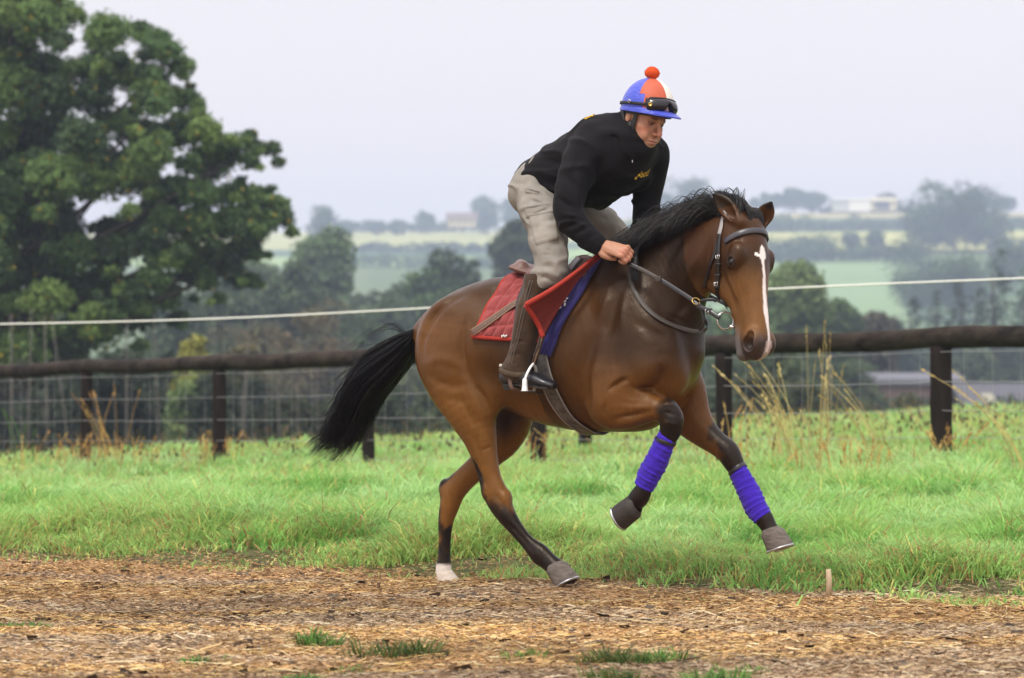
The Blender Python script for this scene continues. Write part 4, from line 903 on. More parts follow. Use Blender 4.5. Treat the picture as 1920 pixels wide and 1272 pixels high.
        f.stroke([(.10, -.05, s * .08), (.13, -.045, s * .08), (.155, -.03, s * .06)], .018, .008, M=HM)         # temple hollow
        f.stroke([(.505, -.10, s * .05), (.55, -.107, s * .05), (.61, -.105, s * .035), (.63, -.10, 0)], .006, .007, M=HM)   # mouth
    # ears
    for s, tp, w in ((-1, (1336, 362), .03), (1, (1447, 378), .03)):
        b = hd(.005, -.055, s * .06); 
        y = b[1]; yy = y - 0.01 if s < 0 else y + .0
        t = H(tp[0], tp[1], yy); d = t - b; rows = [(*(b - d * .12), .032, .034), (*(b + d * .12), .036, .030), (*(b + d * .4), .043, .022), (*(b + d * .7), .033, .015), (*(b + d * .92), .012, .008), (*(b + d * 1.0), .004, .004)]
        vw = nrm(w2h(CAM) - w2h(h2w(b))); T = nrm(d)
        la = nrm(np.cross(T, vw)); 
        la = nrm(la * .85 + vw * (.35 if s < 0 else -.25))
        f.chain(rows, k=.018, lat=la, sub=4)
        nn = np.cross(la, T); nn = nn * np.sign(nn.dot(vw))
        o = nn * .017
        f.chain([(*(b + d * .14 + o), .018, .018), (*(b + d * .4 + o * 1.1), .030, .016), (*(b + d * .7 + o * .9), .021, .011), (*(b + d * .9 + o * .7), .005, .005)], k=.010, lat=la, op='s', sub=4)
    # ---- relief drawn on the near side
    def near(pts, y, w, amp, ls=.35): f.stroke([H(u, v, y) for u, v in pts], w, amp * 1.45, lat=(0, 1, 0), ls=ls)
    near([(868, 548), (838, 572), (814, 600), (802, 640), (802, 668)], -.2, .018, .010)     # long furrow of the quarter
    near([(852, 540), (826, 562), (802, 592), (790, 632)], -.18, .022, -.005)
    near([(873, 600), (872, 640), (876, 690), (892, 722)], -.24, .024, .014)                # flank hollow
    near([(892, 722), (906, 745), (914, 775)], -.23, .016, .012)
    near([(803, 684), (818, 674), (842, 676), (868, 690), (888, 712)], -.25, .028, -.006)   # stifle muscles
    near([(806, 702), (826, 717), (850, 724), (878, 724)], -.25, .022, .0055)
    near([(824, 690), (850, 700), (878, 712)], -.25, .016, -.0025)
    near([(838, 742), (856, 752), (880, 748)], -.25, .018, .003)
    near([(862, 738), (876, 770), (886, 800)], -.24, .012, .006)
    near([(888, 742), (898, 770), (906, 806), (910, 840)], -.23, .013, -.006)
    near([(878, 780), (892, 830), (900, 862)], -.21, .010, .005)
    near([(893, 862), (903, 890), (912, 912)], -.17, .012, .010)                            # Achilles hollow
    near([(896, 846), (912, 842), (924, 832)], -.19, .005, .005)
    near([(942, 915), (955, 935), (960, 950)], -.17, .012, .006)
    near([(925, 925), (938, 940), (946, 958)], -.18, .009, .005)
    near([(950, 975), (975, 1005), (1000, 1035)], -.16, .007, .007)
    near([(1112, 620), (1101, 660), (1096, 700), (1100, 745), (1104, 785)], -.28, .038, .014)   # behind the triceps
    near([(1118, 680), (1112, 720), (1118, 760)], -.29, .026, -.008)
    near([(1152, 540), (1146, 590), (1138, 640)], -.25, .030, .010)                        # behind the shoulder blade
    near([(1120, 520), (1128, 560), (1124, 600)], -.25, .024, -.006)
    near([(1168, 520), (1164, 570), (1170, 625)], -.25, .014, -.006)
    near([(1147, 731), (1155, 722), (1166, 714), (1176, 713)], -.28, .008, .013)           # arm fold
    near([(1139, 736), (1150, 724), (1164, 710)], -.29, .006, .004)
    near([(1176, 713), (1192, 724), (1208, 728), (1224, 722), (1236, 706), (1240, 690)], -.22, .012, .017)
    near([(1150, 762), (1180, 764), (1226, 764)], -.26, .009, -.004)
    near([(1152, 786), (1176, 780), (1200, 776), (1226, 769)], -.26, .008, .010)
    near([(1146, 800), (1172, 796), (1204, 788)], -.26, .009, -.004)
    near([(1140, 752), (1134, 772), (1140, 792)], -.29, .010, .006)
    near([(1262, 628), (1262, 670), (1254, 696), (1250, 735)], -.02, .014, .024, ls=.7)
    near([(1298, 560), (1275, 600), (1262, 640)], -.06, .018, .010)                        # jugular groove
    near([(1215, 560), (1245, 590), (1285, 612)], -.13, .02, .008)
    near([(1196, 600), (1226, 622), (1250, 640)], -.2, .022, .008)
    near([(1250, 742), (1258, 718), (1272, 700), (1290, 690)], .0, .010, .012, ls=.7)
    near([(1262, 736), (1274, 722), (1282, 706)], .0, .008, .008, ls=.7)
    near([(1300, 735), (1288, 752), (1276, 770)], .08, .012, .010, ls=.7)
    near([(1240, 760), (1252, 757), (1266, 762)], -.23, .007, -.006)
    near([(1246, 774), (1258, 776), (1272, 784)], -.23, .006, .007)
    near([(1244, 790), (1256, 794), (1272, 800)], -.23, .006, -.005)
    near([(1330, 452), (1322, 500), (1318, 530)], -.17, .018, .012)
    near([(1292, 440), (1262, 470), (1240, 510)], -.13, .03, .008)
    near([(1316, 470), (1290, 510), (1270, 550)], -.15, .02, -.006)
    near([(1064, 690), (1080, 740), (1098, 780)], -.3, .02, .006)
    for P_, y_ in (([(1012, 690), (1040, 712), (1062, 742), (1074, 776)], -.29), ([(1030, 772), (1060, 788), (1092, 790)], -.28), ([(1150, 700), (1142, 670), (1148, 640), (1138, 610)], -.28), ([(1160, 742), (1180, 750), (1206, 752)], -.27), ([(885, 800), (896, 830), (890, 860)], -.2), ([(842, 760), (856, 790), (868, 812)], -.22), ([(1236, 560), (1248, 590), (1240, 620)], -.17)):
        near(P_, y_, .0042, -.0032)
    for s_ in range(7):                                                                 # ribs, faint
        u = 985 + s_ * 17; near([(u, 640), (u - 4, 690), (u - 12, 745)], -.29, .008, .003)
    f.noise(9, .0035, (-1, -.5, .5), (1.3, .5, 1.7), seed=5, oct=2)
    return f
t_ = time.time()
HF = horse_field()
HV, HQ = HF.mesh(); HV = relax(HV, HQ, 1, .5)
print('horse field', time.time() - t_, len(HV))

# coat colour of each vertex (bay: black points, dark topline, blaze, one white sock)
def sm(x, a, b): t = np.clip((x - a) / (b - a), 0, 1); return t * t * (3 - 2 * t)
def coat(V):
    U, Vv = hpx(V); y = V[:, 1]
    n1 = fbm(V, 5, 3, 1); n2 = fbm(V, 28, 3, 2)
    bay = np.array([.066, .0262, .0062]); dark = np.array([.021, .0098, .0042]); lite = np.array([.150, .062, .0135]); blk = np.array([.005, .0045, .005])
    C = np.tile(bay, (len(V), 1))
    def mixc(C, c, w): return C * (1 - w[:, None]) + np.array(c) * w[:, None]
    z = V[:, 2]; x = V[:, 0]
    C = mixc(C, dark, .85 * sm(x, .12, .50) * (1 - sm(-z, -1.12, -.86)))             # neck and forehand darker
    C = mixc(C, dark * .62, .9 * sm(x + .5 * (z - 1.3), .42, .66) * sm(z, 1.05, 1.2)); C = mixc(C, dark, .55 * sm(x, -.42, -.2) * (1 - sm(x, .02, .26)) * (1 - sm(z, 1.2, 1.4)) * sm(z, .75, .85))  # near-black neck hair; the barrel mix puts belly shade into the coat colour
    C = mixc(C, dark, .8 * sm(z, 1.27, 1.42) * (x < .6))                          # topline
    C = mixc(C, lite, .55 * (1 - sm(x, -.5, -.1)) * (1 - sm(z, 1.15, 1.3)))        # quarters golden
    C = mixc(C, lite, .55 * sm(-z, -1.08, -.88) * sm(x, .1, .3))
    C = mixc(C, (.20, .090, .022), .6 * (1 - sm(z, .78, 1.0)) * (x < .0)); C *= (0.72 + .56 * n1)[:, None]
    # legs: black below knees / hocks
    def legblk(C, pts, y0, ylim, r0=.10):
        P = np.array([H(u, v, y0) for u, v in pts]); w = np.zeros(len(V))
        for i in range(len(P) - 1):
            d = P[i + 1] - P[i]; L = np.linalg.norm(d); t = np.clip((V - P[i]) @ d / L ** 2, 0, 1)
            q = np.linalg.norm(V - (P[i] + t[:, None] * d), axis=1); w = np.maximum(w, 1 - sm(q + .03 * (n2 - .5) + .02 * (n1 - .5), r0 * .62, r0 * 1.08))
        return mixc(C, blk, w * .97)
    C = legblk(C, [(1255, 770), (1260, 795), (1252, 815), (1220, 890), (1180, 955)], -.185, 0, .075)
    C = legblk(C, [(1350, 812), (1368, 840), (1385, 890), (1448, 1000)], .16, 0, .070)
    C = legblk(C, [(893, 868), (904, 905), (918, 934)], -.15, 0, .042)
    C = legblk(C, [(932, 952), (958, 985), (1045, 1070)], -.135, 0, .078)
    C = legblk(C, [(852, 880), (836, 900), (826, 925), (826, 970), (834, 1000)], .12, 0, .045)
    C = legblk(C, [(845, 1000), (834, 1030), (833, 1060)], .12, 0, .045)
    # groin and inside of thighs
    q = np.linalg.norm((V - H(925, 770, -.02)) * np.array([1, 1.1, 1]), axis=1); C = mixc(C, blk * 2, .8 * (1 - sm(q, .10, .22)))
    # sock
    q = np.linalg.norm((V - H(832, 1080, .12)) * np.array([1, 1, .6]), axis=1); zt_ = H(832, 1058, .12)[2]; C = mixc(C, (.66, .60, .54), (q < .12) * (1 - sm(z + .02 * (n2 - .5), zt_ - .006, zt_ + .006)) * (V[:, 1] > 0))
    # head
    hp = (V - HM[1]) @ HM[0] / HS; p, qq, r = hp[:, 0], hp[:, 1], hp[:, 2]
    inh = (np.abs(r) < .14) & (p > -.06) & (p < .7) & (qq > -.32) & (x > .6)
    C = np.where(inh[:, None] , mixc(C, (.170, .078, .024), .85 * sm(p, .16, .34) * (inh)), C)
    C = np.where(inh[:, None], mixc(C, (.070, .028, .010), .7 * (1 - sm(p, .1, .25))), C)
    mz = inh * sm(p + .3 * np.maximum(0, -qq - .07), .505, .60) ; C = mixc(C, (.035, .03, .032), .9 * mz)
    lip = inh * sm(p, .44, .54) * sm(-qq, .10, .125); C = mixc(C, (.16, .15, .15), .6 * lip)
    eyr = inh * (1 - sm(np.sqrt((p - .205) ** 2 + (qq + .07) ** 2), .02, .042)) * (np.abs(r) > .06); C = mixc(C, (.022, .012, .009), .85 * eyr)
    # white blaze, drifting to the right nostril side
    bc = np.interp(p, [.12, .17, .20, .26, .34, .42, .50, .56, .62], [.003, .006, 0, .006, .004, .004, .008, .012, .012])
    bw = np.interp(p, [.128, .140, .165, .185, .20, .23, .30, .37, .45, .52, .56, .60], [0, .012, .017, .020, .010, .0065, .008, .012, .0125, .009, .008, .006])
    arm = (np.abs(p - .183 - .35 * (r + .01)) < .008) & (r < 0) & (r > -.034)
    wv = (1 - sm(np.abs(r - bc) + .010 * (n2 - .5), bw * .75, bw * 1.2 + .001)) * (p > .128) * (p < .62)
    wv = np.maximum(wv, arm) * inh * (qq > -.075); C = mixc(C, (.80, .74, .70), wv)
    sn = inh * (p > .57) * (r > -.005) * (r < .03) * (qq > -.09); C = mixc(C, (.55, .42, .40), .6 * sn)
    # near-black nostril lining
    for s in (-1, 1):
        qn = np.linalg.norm(hp - np.array([.583, -.05, s * .045]), axis=1); C = mixc(C, (.012, .008, .008), inh * (1 - sm(qn, .018, .030)))
    # ears: dark edges handled by shape, dark tips
    for tp, y0 in (((1337, 364), hd(0, -.05, -.06)[1] - .01), ((1446, 382), hd(0, -.05, .06)[1])):
        q = np.linalg.norm(V - H(*tp, y0), axis=1); C = mixc(C, blk, .9 * (1 - sm(q, .015, .04)))
    return np.clip(C, 0, 1) * (0.93 + .14 * n2)[:, None]
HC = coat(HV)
m_coat = mat('horse_coat', rough=.36, spec=.27, attr=True, noise=(55, .17, (1, 1, .4)), bump=(150, .55, .0030, (1, 1, .25)), rnoise=(18, .14), tint=(1.0, .86, .70))
horse = empty('horse', tuple(OH), -TH, 'galloping bay horse with black mane, white face blaze and one white hind foot', 'horse')
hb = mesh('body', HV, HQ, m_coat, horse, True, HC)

def hit(u, v, off=0.0, F=None, t0=9.5, t1=16.0):
    """first point of the horse's surface along the ray of a pixel (horse frame) and its normal"""
    F = F or HF; r = ray(u, v); t = np.arange(t0, t1, .006)
    P = w2h(CAM + np.outer(t, r)); lo = [a[0] for a in F.ax]; hi = [a[-1] for a in F.ax]
    ins = np.all((P > lo) & (P < hi), axis=1); d = np.where(ins, F.sample(P), 1.0)
    i = np.nonzero(d < 0)[0]
    if len(i) == 0:
        i = int(np.argmin(d)); n = F.grad(P[i]); return P[i] + n * (off - d[i]), n
    i = i[0]; a, b = P[i - 1], P[i]
    for _ in range(10):
        m_ = (a + b) / 2
        if F.sample(m_) < 0: b = m_
        else: a = m_
    n = F.grad(a); return a + n * off, n

m_hoof2 = mat('grey_hoof_horn', (.125, .105, .090), .7, spec=.2, noise=(26, .5, (1, 1, 4)), bump=(60, .3, .002, (1, 1, 8)))
m_hoof = mat('hoof_horn', (.040, .034, .030), .6, spec=.3, noise=(30, .45, (1, 1, 6)), bump=(60, .3, .002, (1, 1, 8)))
m_hoofw = mat('pale_hoof_horn', (.50, .43, .36), .6, noise=(30, .2, (1, 1, 6)))
m_shoe = mat('horseshoe_steel', (.5, .5, .52), .35, 1.0)
def hoof(cor, sole, toe, mt, rc=.046, rs=.068, nails=True):
    """cor/sole: centre points in horse frame, toe: direction the toe points"""
    cor, sole, toe = map(lambda a: np.asarray(a, float), (cor, sole, toe)); z = nrm(cor - sole); x = nrm(toe - z * toe.dot(z)); y = np.cross(z, x)
    h = np.linalg.norm(cor - sole); mb = MB(); n = 40; rings = []
    an = np.linspace(0, 2 * np.pi, n, endpoint=False)
    prof = [(-.012, rc * .80, .0), (.0, rc * .98, 0), (.01, rc * 1.03, 0), (.35, 0, 0), (.7, 0, 0), (1.0, 0, 0)]
    V = []
    for k_, (t, rr, _) in enumerate([(-.25, rc * .72, 0), (-.06, rc * .95, 0), (.03, rc * 1.06, 0), (.2, None, 0), (.45, None, 0), (.7, None, 0), (.90, None, 0), (1.0, rs * .97, 0)]):
        if rr is None: rr = rc * 1.04 + (rs - rc * 1.04) * t
        c = cor - z * h * t + x * .014 * t
        hl = np.where(np.cos(an) < -.55, .86 + .0 * an, 1.0)                              # flat heel
        V.append(c + np.outer(np.cos(an) * rr * 1.04 * hl, x) + np.outer(np.sin(an) * rr * .93, y))
    V = np.concatenate(V); k = 8
    F = [(i * n + j, i * n + (j + 1) % n, (i + 1) * n + (j + 1) % n, (i + 1) * n + j) for i in range(k - 1) for j in range(n)]
    F.append(tuple((k - 1) * n + j for j in range(n)))
    mb.add(V, F); o = autosmooth(mb.build('hoof', mt, horse), 50)
    # shoe: U-shaped bar
    sb = MB(); c = sole + x * .014 - z * .003
    arc = [c + x * math.cos(t) * rs * .92 + y * math.sin(t) * rs * .84 for t in np.linspace(-2.45, 2.45, 30)]
    sb.tube(arc, .006, 6, flat=1.7, up=z); sb.build('horseshoe', m_shoe, o)
    return o
xh = np.array([1, 0, 0.]); 
hoof(H(1043, 1065, -.13), H(1058, 1096, -.13), np.array([1, 0, -.08]), m_hoof2, .052, .063)
hoof(H(832, 1074, .12), H(838, 1099, .12), np.array([1, 0, -.12]), m_hoofw, .040, .058)
hoof(H(1188, 949, -.175), H(1159, 964, -.175), np.array([-.30, 0, -1.0]), m_hoof, .054, .060)
hoof(H(1447, 999, .16), H(1457, 1030, .16), np.array([1, 0, .06]), m_hoof2, .053, .064)
# eyes
m_eye = mat('horse_eye', (.004, .003, .003), .12, spec=.4)
for s in (-1, 1):
    import bmesh
    bm = bmesh.new(); bmesh.ops.create_uvsphere(bm, u_segments=24, v_segments=16, radius=1)
    V = np.array([v.co[:] for v in bm.verts]) * np.array([.0215, .017, .0165]); F = [[v.index for v in f.verts] for f in bm.faces]; bm.free()
    c = np.array([.207, -.069, s * .0955]); mesh('eye', ((V + c) * HS) @ HM[0].T + HM[1], F, m_eye, horse)
# ================================================================== TACK AND BANDAGES
m_strap = mat('black_bridle_leather', (.012, .011, .012), .32, spec=.6, bump=(300, .2, .001))
m_strap2 = mat('worn_grey_brown_rein', (.050, .041, .034), .55, noise=(60, .25), bump=(400, .3, .001))
m_brow = mat('polished_browband_leather', (.030, .028, .036), .38, spec=.7, bump=(120, .2, .001))
m_brown = mat('brown_strap_leather', (.11, .062, .040), .55, noise=(80, .2))
m_tan = mat('strap_edge_tan', (.38, .26, .16), .6)
m_steel = mat('bright_steel', (.62, .60, .58), .22, 1.0)
m_brass = mat('brass', (.60, .42, .14), .3, 1.0)
m_white = mat('white_plastic', (.8, .8, .8), .4)
def ribbon(mb, pts, nrms, w, th, sub=5, m=0, closed=False, wf=None):
    """flat strap: pts centre line, nrms surface normals, w full width, th thickness"""
    P = cr_spline(pts, sub); Nn = cr_spline(nrms, sub); Nn /= np.linalg.norm(Nn, axis=1)[:, None] + 1e-9
    T = np.gradient(P, axis=0); T /= np.linalg.norm(T, axis=1)[:, None] + 1e-9
    B = np.cross(T, Nn); B /= np.linalg.norm(B, axis=1)[:, None] + 1e-9; Nn = np.cross(B, T)
    k = len(P); ww = np.full(k, w / 2) if wf is None else w / 2 * np.interp(np.linspace(0, 1, k), *wf)
    sec = [(-1, 0), (-1, .7), (-.86, 1), (.86, 1), (1, .7), (1, 0)]
    V = np.concatenate([np.stack([P + B * (ww * a)[:, None] + Nn * (th * b) for a, b in sec], 1).reshape(-1, 3)]); n = len(sec)
    F = [(i * n + j, (i + 1) * n + j, (i + 1) * n + (j + 1) % n, i * n + (j + 1) % n) for i in range(k - 1) for j in range(n)]
    F += [tuple(range(n)), tuple((k - 1) * n + j for j in range(n))[::-1]]
    mb.add(V, F, m); return P, Nn, B
def onskin(pix, off=.002):
    a = [hit(u, v, off) for u, v in pix]; return np.array([p for p, _ in a]), np.array([n for _, n in a])
def strap(name, pix, w, mt, parent, off=.002, th=.004, sub=5):
    mb = MB(); P, Nn = onskin(pix, off); ribbon(mb, P, Nn, w, th, sub); return mb.build(name, mt, parent)
def buckle(mb, c, n, t, w, h, r=.0018, m=0):
    c, n, t = map(np.asarray, (c, n, t)); n = nrm(n); t = nrm(t - n * n.dot(t)); b = np.cross(n, t)
    pts = [c + n * .004 + t * h / 2 * a + b * w / 2 * d for a, d in ((-1, -1), (-1, 1), (1, 1), (1, -1), (-1, -1))]
    mb.tube(pts, r, 6, m=m); mb.tube([c + n * .005 - t * h / 2, c + n * .006 + t * h / 2], r * .8, 5, m=m)
def ring(mb, c, n, R, r, m=0, seg=28, up=None):
    n = nrm(n); a = nrm(np.cross(n, up if up is not None else (0, 0, 1.0) if abs(n[2]) < .9 else (1., 0, 0))); b = np.cross(n, a)
    pts = [np.asarray(c) + (a * math.cos(t) + b * math.sin(t)) * R for t in np.linspace(0, 2 * np.pi, seg + 1)]
    mb.tube(pts, r, 8, cap=False, m=m, up=n)
CN = nrm(w2h(CAM) - H(1380, 520, -.2))

bridle = empty('bridle', tuple(OH), -TH, 'black leather bridle with a steel ring bit on the head of the bay horse', 'bridle')
# browband wraps the forehead (head frame sweep, both sides)
def headring(p0, p1, offs, w, th, mt, name, ang, q0=-.09, par=None, slope=0.0):
    pts, ns = [], []
    for a in ang:
        d = np.array([0, math.cos(a), math.sin(a)]); p = p0 + (p1 - p0) * (1 - math.cos(a)) / 2
        t = np.linspace(.02, .22, 120); L = np.array([hd(p, q0 + d[1] * x / HS[1], d[2] * x / HS[2]) for x in t]); s = HF.sample(L)
        i = int(np.argmax(s > 0)) if (s > 0).any() else 60
        c = L[i] ; n = HF.grad(c); pts.append(c + n * offs); ns.append(n)
    mb = MB(); ribbon(mb, pts, ns, w, th, 4); return mb.build(name, mt, par), np.array(pts), np.array(ns)
ang = np.linspace(-1.75, 1.75, 15)
headring(.065, .125, .0035, .026, .006, m_brow, 'browband', ang, par=bridle)
# head piece behind the ears down to the near cheek
strap('headpiece', [(1361, 398), (1356, 412), (1353, 428), (1350, 440)], .022, mat('pale_worn_strap', (.32, .30, .30), .5), bridle, .004, .004)
strap('cheekpiece', [(1351, 440), (1349, 462), (1348, 490), (1347, 520), (1346, 545), (1349, 566), (1351, 584)], .020, m_strap, bridle, .005, .0045, 6)
strap('throat_lash', [(1347, 452), (1342, 474), (1334, 495), (1326, 520), (1321, 538)], .014, m_strap, bridle, .004, .004, 6)
for u, v in ((1349, 482), (1346, 532)):
    mb = MB(); c, n = hit(u, v, .009); buckle(mb, c, n, H(1348, 500, c[1]) - H(1350, 450, c[1]), .020, .014); mb.build('buckle', m_steel, bridle)
mb = MB(); c, n = hit(1347, 560, .010); buckle(mb, c, n, np.array([0, 0, -1.]), .028, .022, .003); mb.build('buckle', m_steel, bridle)
# cheek strap keepers
for u, v in ((1349, 495), (1347, 515), (1346, 538), (1350, 574)):
    mb = MB(); c, n = hit(u, v, .007); mb.box(c, (.0125, .006, .004), np.eye(3), bev=.0015); mb.build('keeper', m_strap, bridle)
# far cheekpiece on the other side of the head
def hsurf(p, q, s, off):
    r = np.linspace(.0, .16, 160); L = np.array([hd(p, q, s * x) for x in r]); v = HF.sample(L); i = int(np.argmax(v > 0)); n = HF.grad(L[i]); return L[i] + n * off, n
mb = MB(); a = [hsurf(p, q, 1, .005) for p, q in ((.10, -.10), (.18, -.125), (.27, -.13), (.36, -.12), (.42, -.115))]
ribbon(mb, [x for x, _ in a], [x for _, x in a], .02, .0045); mb.build('cheekpiece', m_strap, bridle)
# bit: loose ring + mouthpiece
bc = H(1360, 602, hit(1365, 600)[0][1] - .012)
bit = MB(); rn = nrm(CN * .8 + np.array([.55, 0, .1])); ring(bit, bc, rn, .0385, .0042)
mo = hit(1378, 614, .0)[0]; bit.tube([bc + np.array([.02, -.004, -.025]), (bc + mo) / 2 + np.array([.008, -.006, -.012]), mo + np.array([0, -.002, 0])], [.0085, .0095, .006], 10)
o = bit.build('bit_ring', m_steel, bridle)
bf, nf = hsurf(.44, -.10, 1, .012); mb = MB(); ring(mb, bf, nf, .036, .004); mb.build('bit_ring', m_steel, bridle)
# reins : near rein hand -> rings -> bit ; hanging slack loop round the neck base
hand_r = H(1181, 497, -.245)
rein = MB()
yb = bc[1]
pts = [H(1176, 494, -.24), H(1196, 503, -.24), H(1222, 516, -.235), H(1252, 533, -.24), H(1282, 552, -.255), H(1300, 564, -.265)]
P, Nn, B = ribbon(rein, pts, [CN] * len(pts), .019, .004, 6)
rein.build('rein', m_strap, bridle)
mb = MB(); pts = [H(1196, 502, -.246), H(1215, 512, -.243), H(1233, 522, -.243)]; ribbon(mb, pts, [CN] * 3, .018, .004, 5); mb.box(H(1234, 523, -.246), (.014, .004, .012), np.eye(3), bev=.002); mb.build('rein_grip', m_strap2, bridle)
mb = MB()
pts = [H(1300, 566, -.265), H(1312, 575, -.27), H(1330, 584, -.28), H(1349, 597, -.29)]
pts[-1] = bc + (pts[-1] - bc) * .9
ribbon(mb, pts, [CN] * 4, .020, .007, 6)
for k_ in (1, 2): mb.box(pts[k_], (.011, .008, .0125), np.eye(3), bev=.002)
mb.build('rein_billet', m_strap, bridle)
mb = MB(); pts = [H(1312, 566, -.26), H(1322, 563, -.26), H(1336, 562, -.25), H(1343, 565, -.24)]; ribbon(mb, pts, [CN] * 4, .014, .004)
pts = [H(1312, 572, -.27), H(1318, 590, -.265), H(1319, 608, -.26), H(1312, 620, -.25)]; ribbon(mb, pts, [CN] * 4, .014, .004); mb.build('rein_stop', m_strap, bridle)
mb = MB(); ring(mb, H(1305, 565, -.272), nrm(CN + np.array([.5, 0, .9])), .017, .0022); mb.build('martingale_ring', m_brass, bridle)
for k_ in (1, 2):
    mb = MB(); c = H(1325 + 5 * (k_ - 1), 583 + 3 * (k_ - 1), -.285); ring(mb, c, CN + np.array([.8, 0, .2]), .007, .0015); mb.build('stud', m_steel, bridle)
# far rein
mb = MB(); pts = [H(1185, 470, .02), H(1240, 500, .17), H(1300, 540, .17), bf * .5 + H(1300, 540, .17) * .5, bf]; ribbon(mb, pts, [(0, 1, 0)] * 5, .018, .004); mb.build('rein', m_strap, bridle)

# neck strap (slack loop of leather round the neck)
neck = empty('neck_strap', tuple(OH), -TH, 'slack grey brown leather strap looped round the base of the horse neck', 'strap')
mb = MB(); pix = [(1186, 492), (1182, 510), (1184, 530), (1192, 550), (1206, 572), (1226, 592), (1250, 607), (1276, 617), (1300, 622), (1316, 621)]
P, Nn = onskin(pix, .005); P[0] = H(1186, 490, -.215)
P = np.vstack([P, H(1324, 606, .04), H(1290, 560, .15), H(1240, 500, .18), H(1200, 462, .09), H(1186, 470, -.03)])
Nn = np.vstack([Nn, (.8, .4, -.2), (.3, .9, 0), (0, 1, 0), (0, .5, .8), (-.2, -.4, .8)])
ribbon(mb, P, Nn, .021, .005, 6, wf=([0, .35, .6, 1], [.75, 1.1, 1, 1])); mb.build('loop', m_strap2, neck)

# ---- purple bandages
m_band = mat('purple_fleece_bandage', (.046, .017, .38), .9, spec=.15, sheen=.15, noise=(40, .12), bump=(500, .4, .001))
def bandage(rows, label, y, strap_t=.13, turns=7):
    P = cr_spline(np.array([(*H(u, v, y), rl, rp) for u, v, rl, rp in rows]), 10); k = len(P)
    root = empty('leg_bandage', tuple(OH), -TH, label, 'leg bandage', 'purple fleece bandages on the front legs')
    T = np.gradient(P[:, :3], axis=0); T /= np.linalg.norm(T, axis=1)[:, None]; n = 40; an = np.linspace(0, 2 * np.pi, n, endpoint=False); V = []
    idx = np.linspace(0, k - 1, 90); V = []
    for q, i in enumerate(idx):
        i0 = int(i); fr = i - i0; i1 = min(i0 + 1, k - 1); p = P[i0] * (1 - fr) + P[i1] * fr; t = nrm(T[i0] * (1 - fr) + T[i1] * fr)
        A = nrm(np.array([0, 1, 0]) - t * t[1]); B = np.cross(t, A); s = q / 89
        ph = (s * turns + .12 * math.sin(s * 11) + an / (2 * np.pi) * 1.0 + .06 * np.sin(2 * an + 5 * s)) % 1.0                    # overlapping turns: saw-tooth step
        st = .0040 * (1 - ph) ** 1.3 * (1 + .5 * math.sin(q * .9)) - .0012 + .0012 * np.sin(3 * an + 9 * s) + .0008 * np.sin(7 * an - 14 * s)
        e = -.006 * (s < .012) - .005 * (s > .988)
        V.append(p[:3] + np.outer(np.cos(an) * (p[3] + st + e), A) + np.outer(np.sin(an) * (p[4] + st + e), B))
    V = np.concatenate(V); F = [(i * n + j, i * n + (j + 1) % n, (i + 1) * n + (j + 1) % n, (i + 1) * n + j) for i in range(89) for j in range(n)]
    F += [tuple(range(n))[::-1], tuple(89 * n + j for j in range(n))]
    mesh('wrap', V, F, m_band, root)
    i = int(strap_t * k); p = P[i]; t = nrm(T[i] + np.array([.18, 0, 0])); A = nrm(np.array([0, 1, 0]) - t * t[1]); B = np.cross(t, A)
    pts = [p[:3] + A * math.cos(a) * (p[3] + .0025) + B * math.sin(a) * (p[4] + .0025) for a in np.linspace(0, 2 * np.pi, 33)]
    ns = [A * math.cos(a) + B * math.sin(a) for a in np.linspace(0, 2 * np.pi, 33)]
    mb = MB(); ribbon(mb, pts, ns, .018, .0018, 2); mb.build('tie_strap', m_strap, root)
    return root
bandage([(1255, 812, .036, .043), (1243, 838, .041, .048), (1230, 866, .044, .053), (1217, 892, .044, .053), (1207, 915, .038, .045)],
        'purple fleece bandage on the lifted near front leg with the bent knee', -.178, .16, 7)
bandage([(1378, 871, .036, .040), (1391, 897, .040, .047), (1405, 926, .042, .053), (1419, 954, .043, .052), (1432, 973, .040, .044)],
        'purple fleece bandage on the stretched far front leg below the black knee', .16, .12, 9)
# ================================================================== SADDLE, CLOTHS
ZA = 1.08
def around(x, al, off=0.0):
    """surface point of the trunk at station x, angle al from straight up, positive towards the camera side"""
    d = np.array([0, -math.sin(al), math.cos(al)]); r = np.linspace(.05, .5, 300); L = np.array([x, 0, ZA]) + np.outer(r, d)
    s = HF.sample(L); i = np.nonzero(s > off * .0)[0]; i = i[0] if len(i) else 250
    n = HF.grad(L[i], .02); return L[i] + n * off, n
def xa(u, v):
    p, _ = hit(u, v); return p[0], math.atan2(-p[1], p[2] - ZA)
m_red = mat('faded_red_quilted_cotton', (.27, .058, .056), .9, spec=.1, sheen=.15, noise=(16, .28), bump=(350, .3, .001))
m_redb = mat('red_binding_tape', (.34, .036, .024), .8, spec=.2, noise=(40, .12))
m_redd = mat('dark_red_lining', (.13, .014, .011), .9, noise=(30, .25), bump=(200, .3, .001))
m_navy = mat('navy_blue_numnah', (.022, .018, .11), .85, spec=.2, sheen=.2, noise=(40, .15), bump=(350, .3, .001))
m_sad = mat('brown_saddle_leather', (.16, .085, .070), .5, noise=(60, .2), bump=(120, .2, .001))
m_sadd = mat('dark_saddle_leather', (.030, .020, .016), .5, noise=(60, .25), bump=(120, .3, .001))
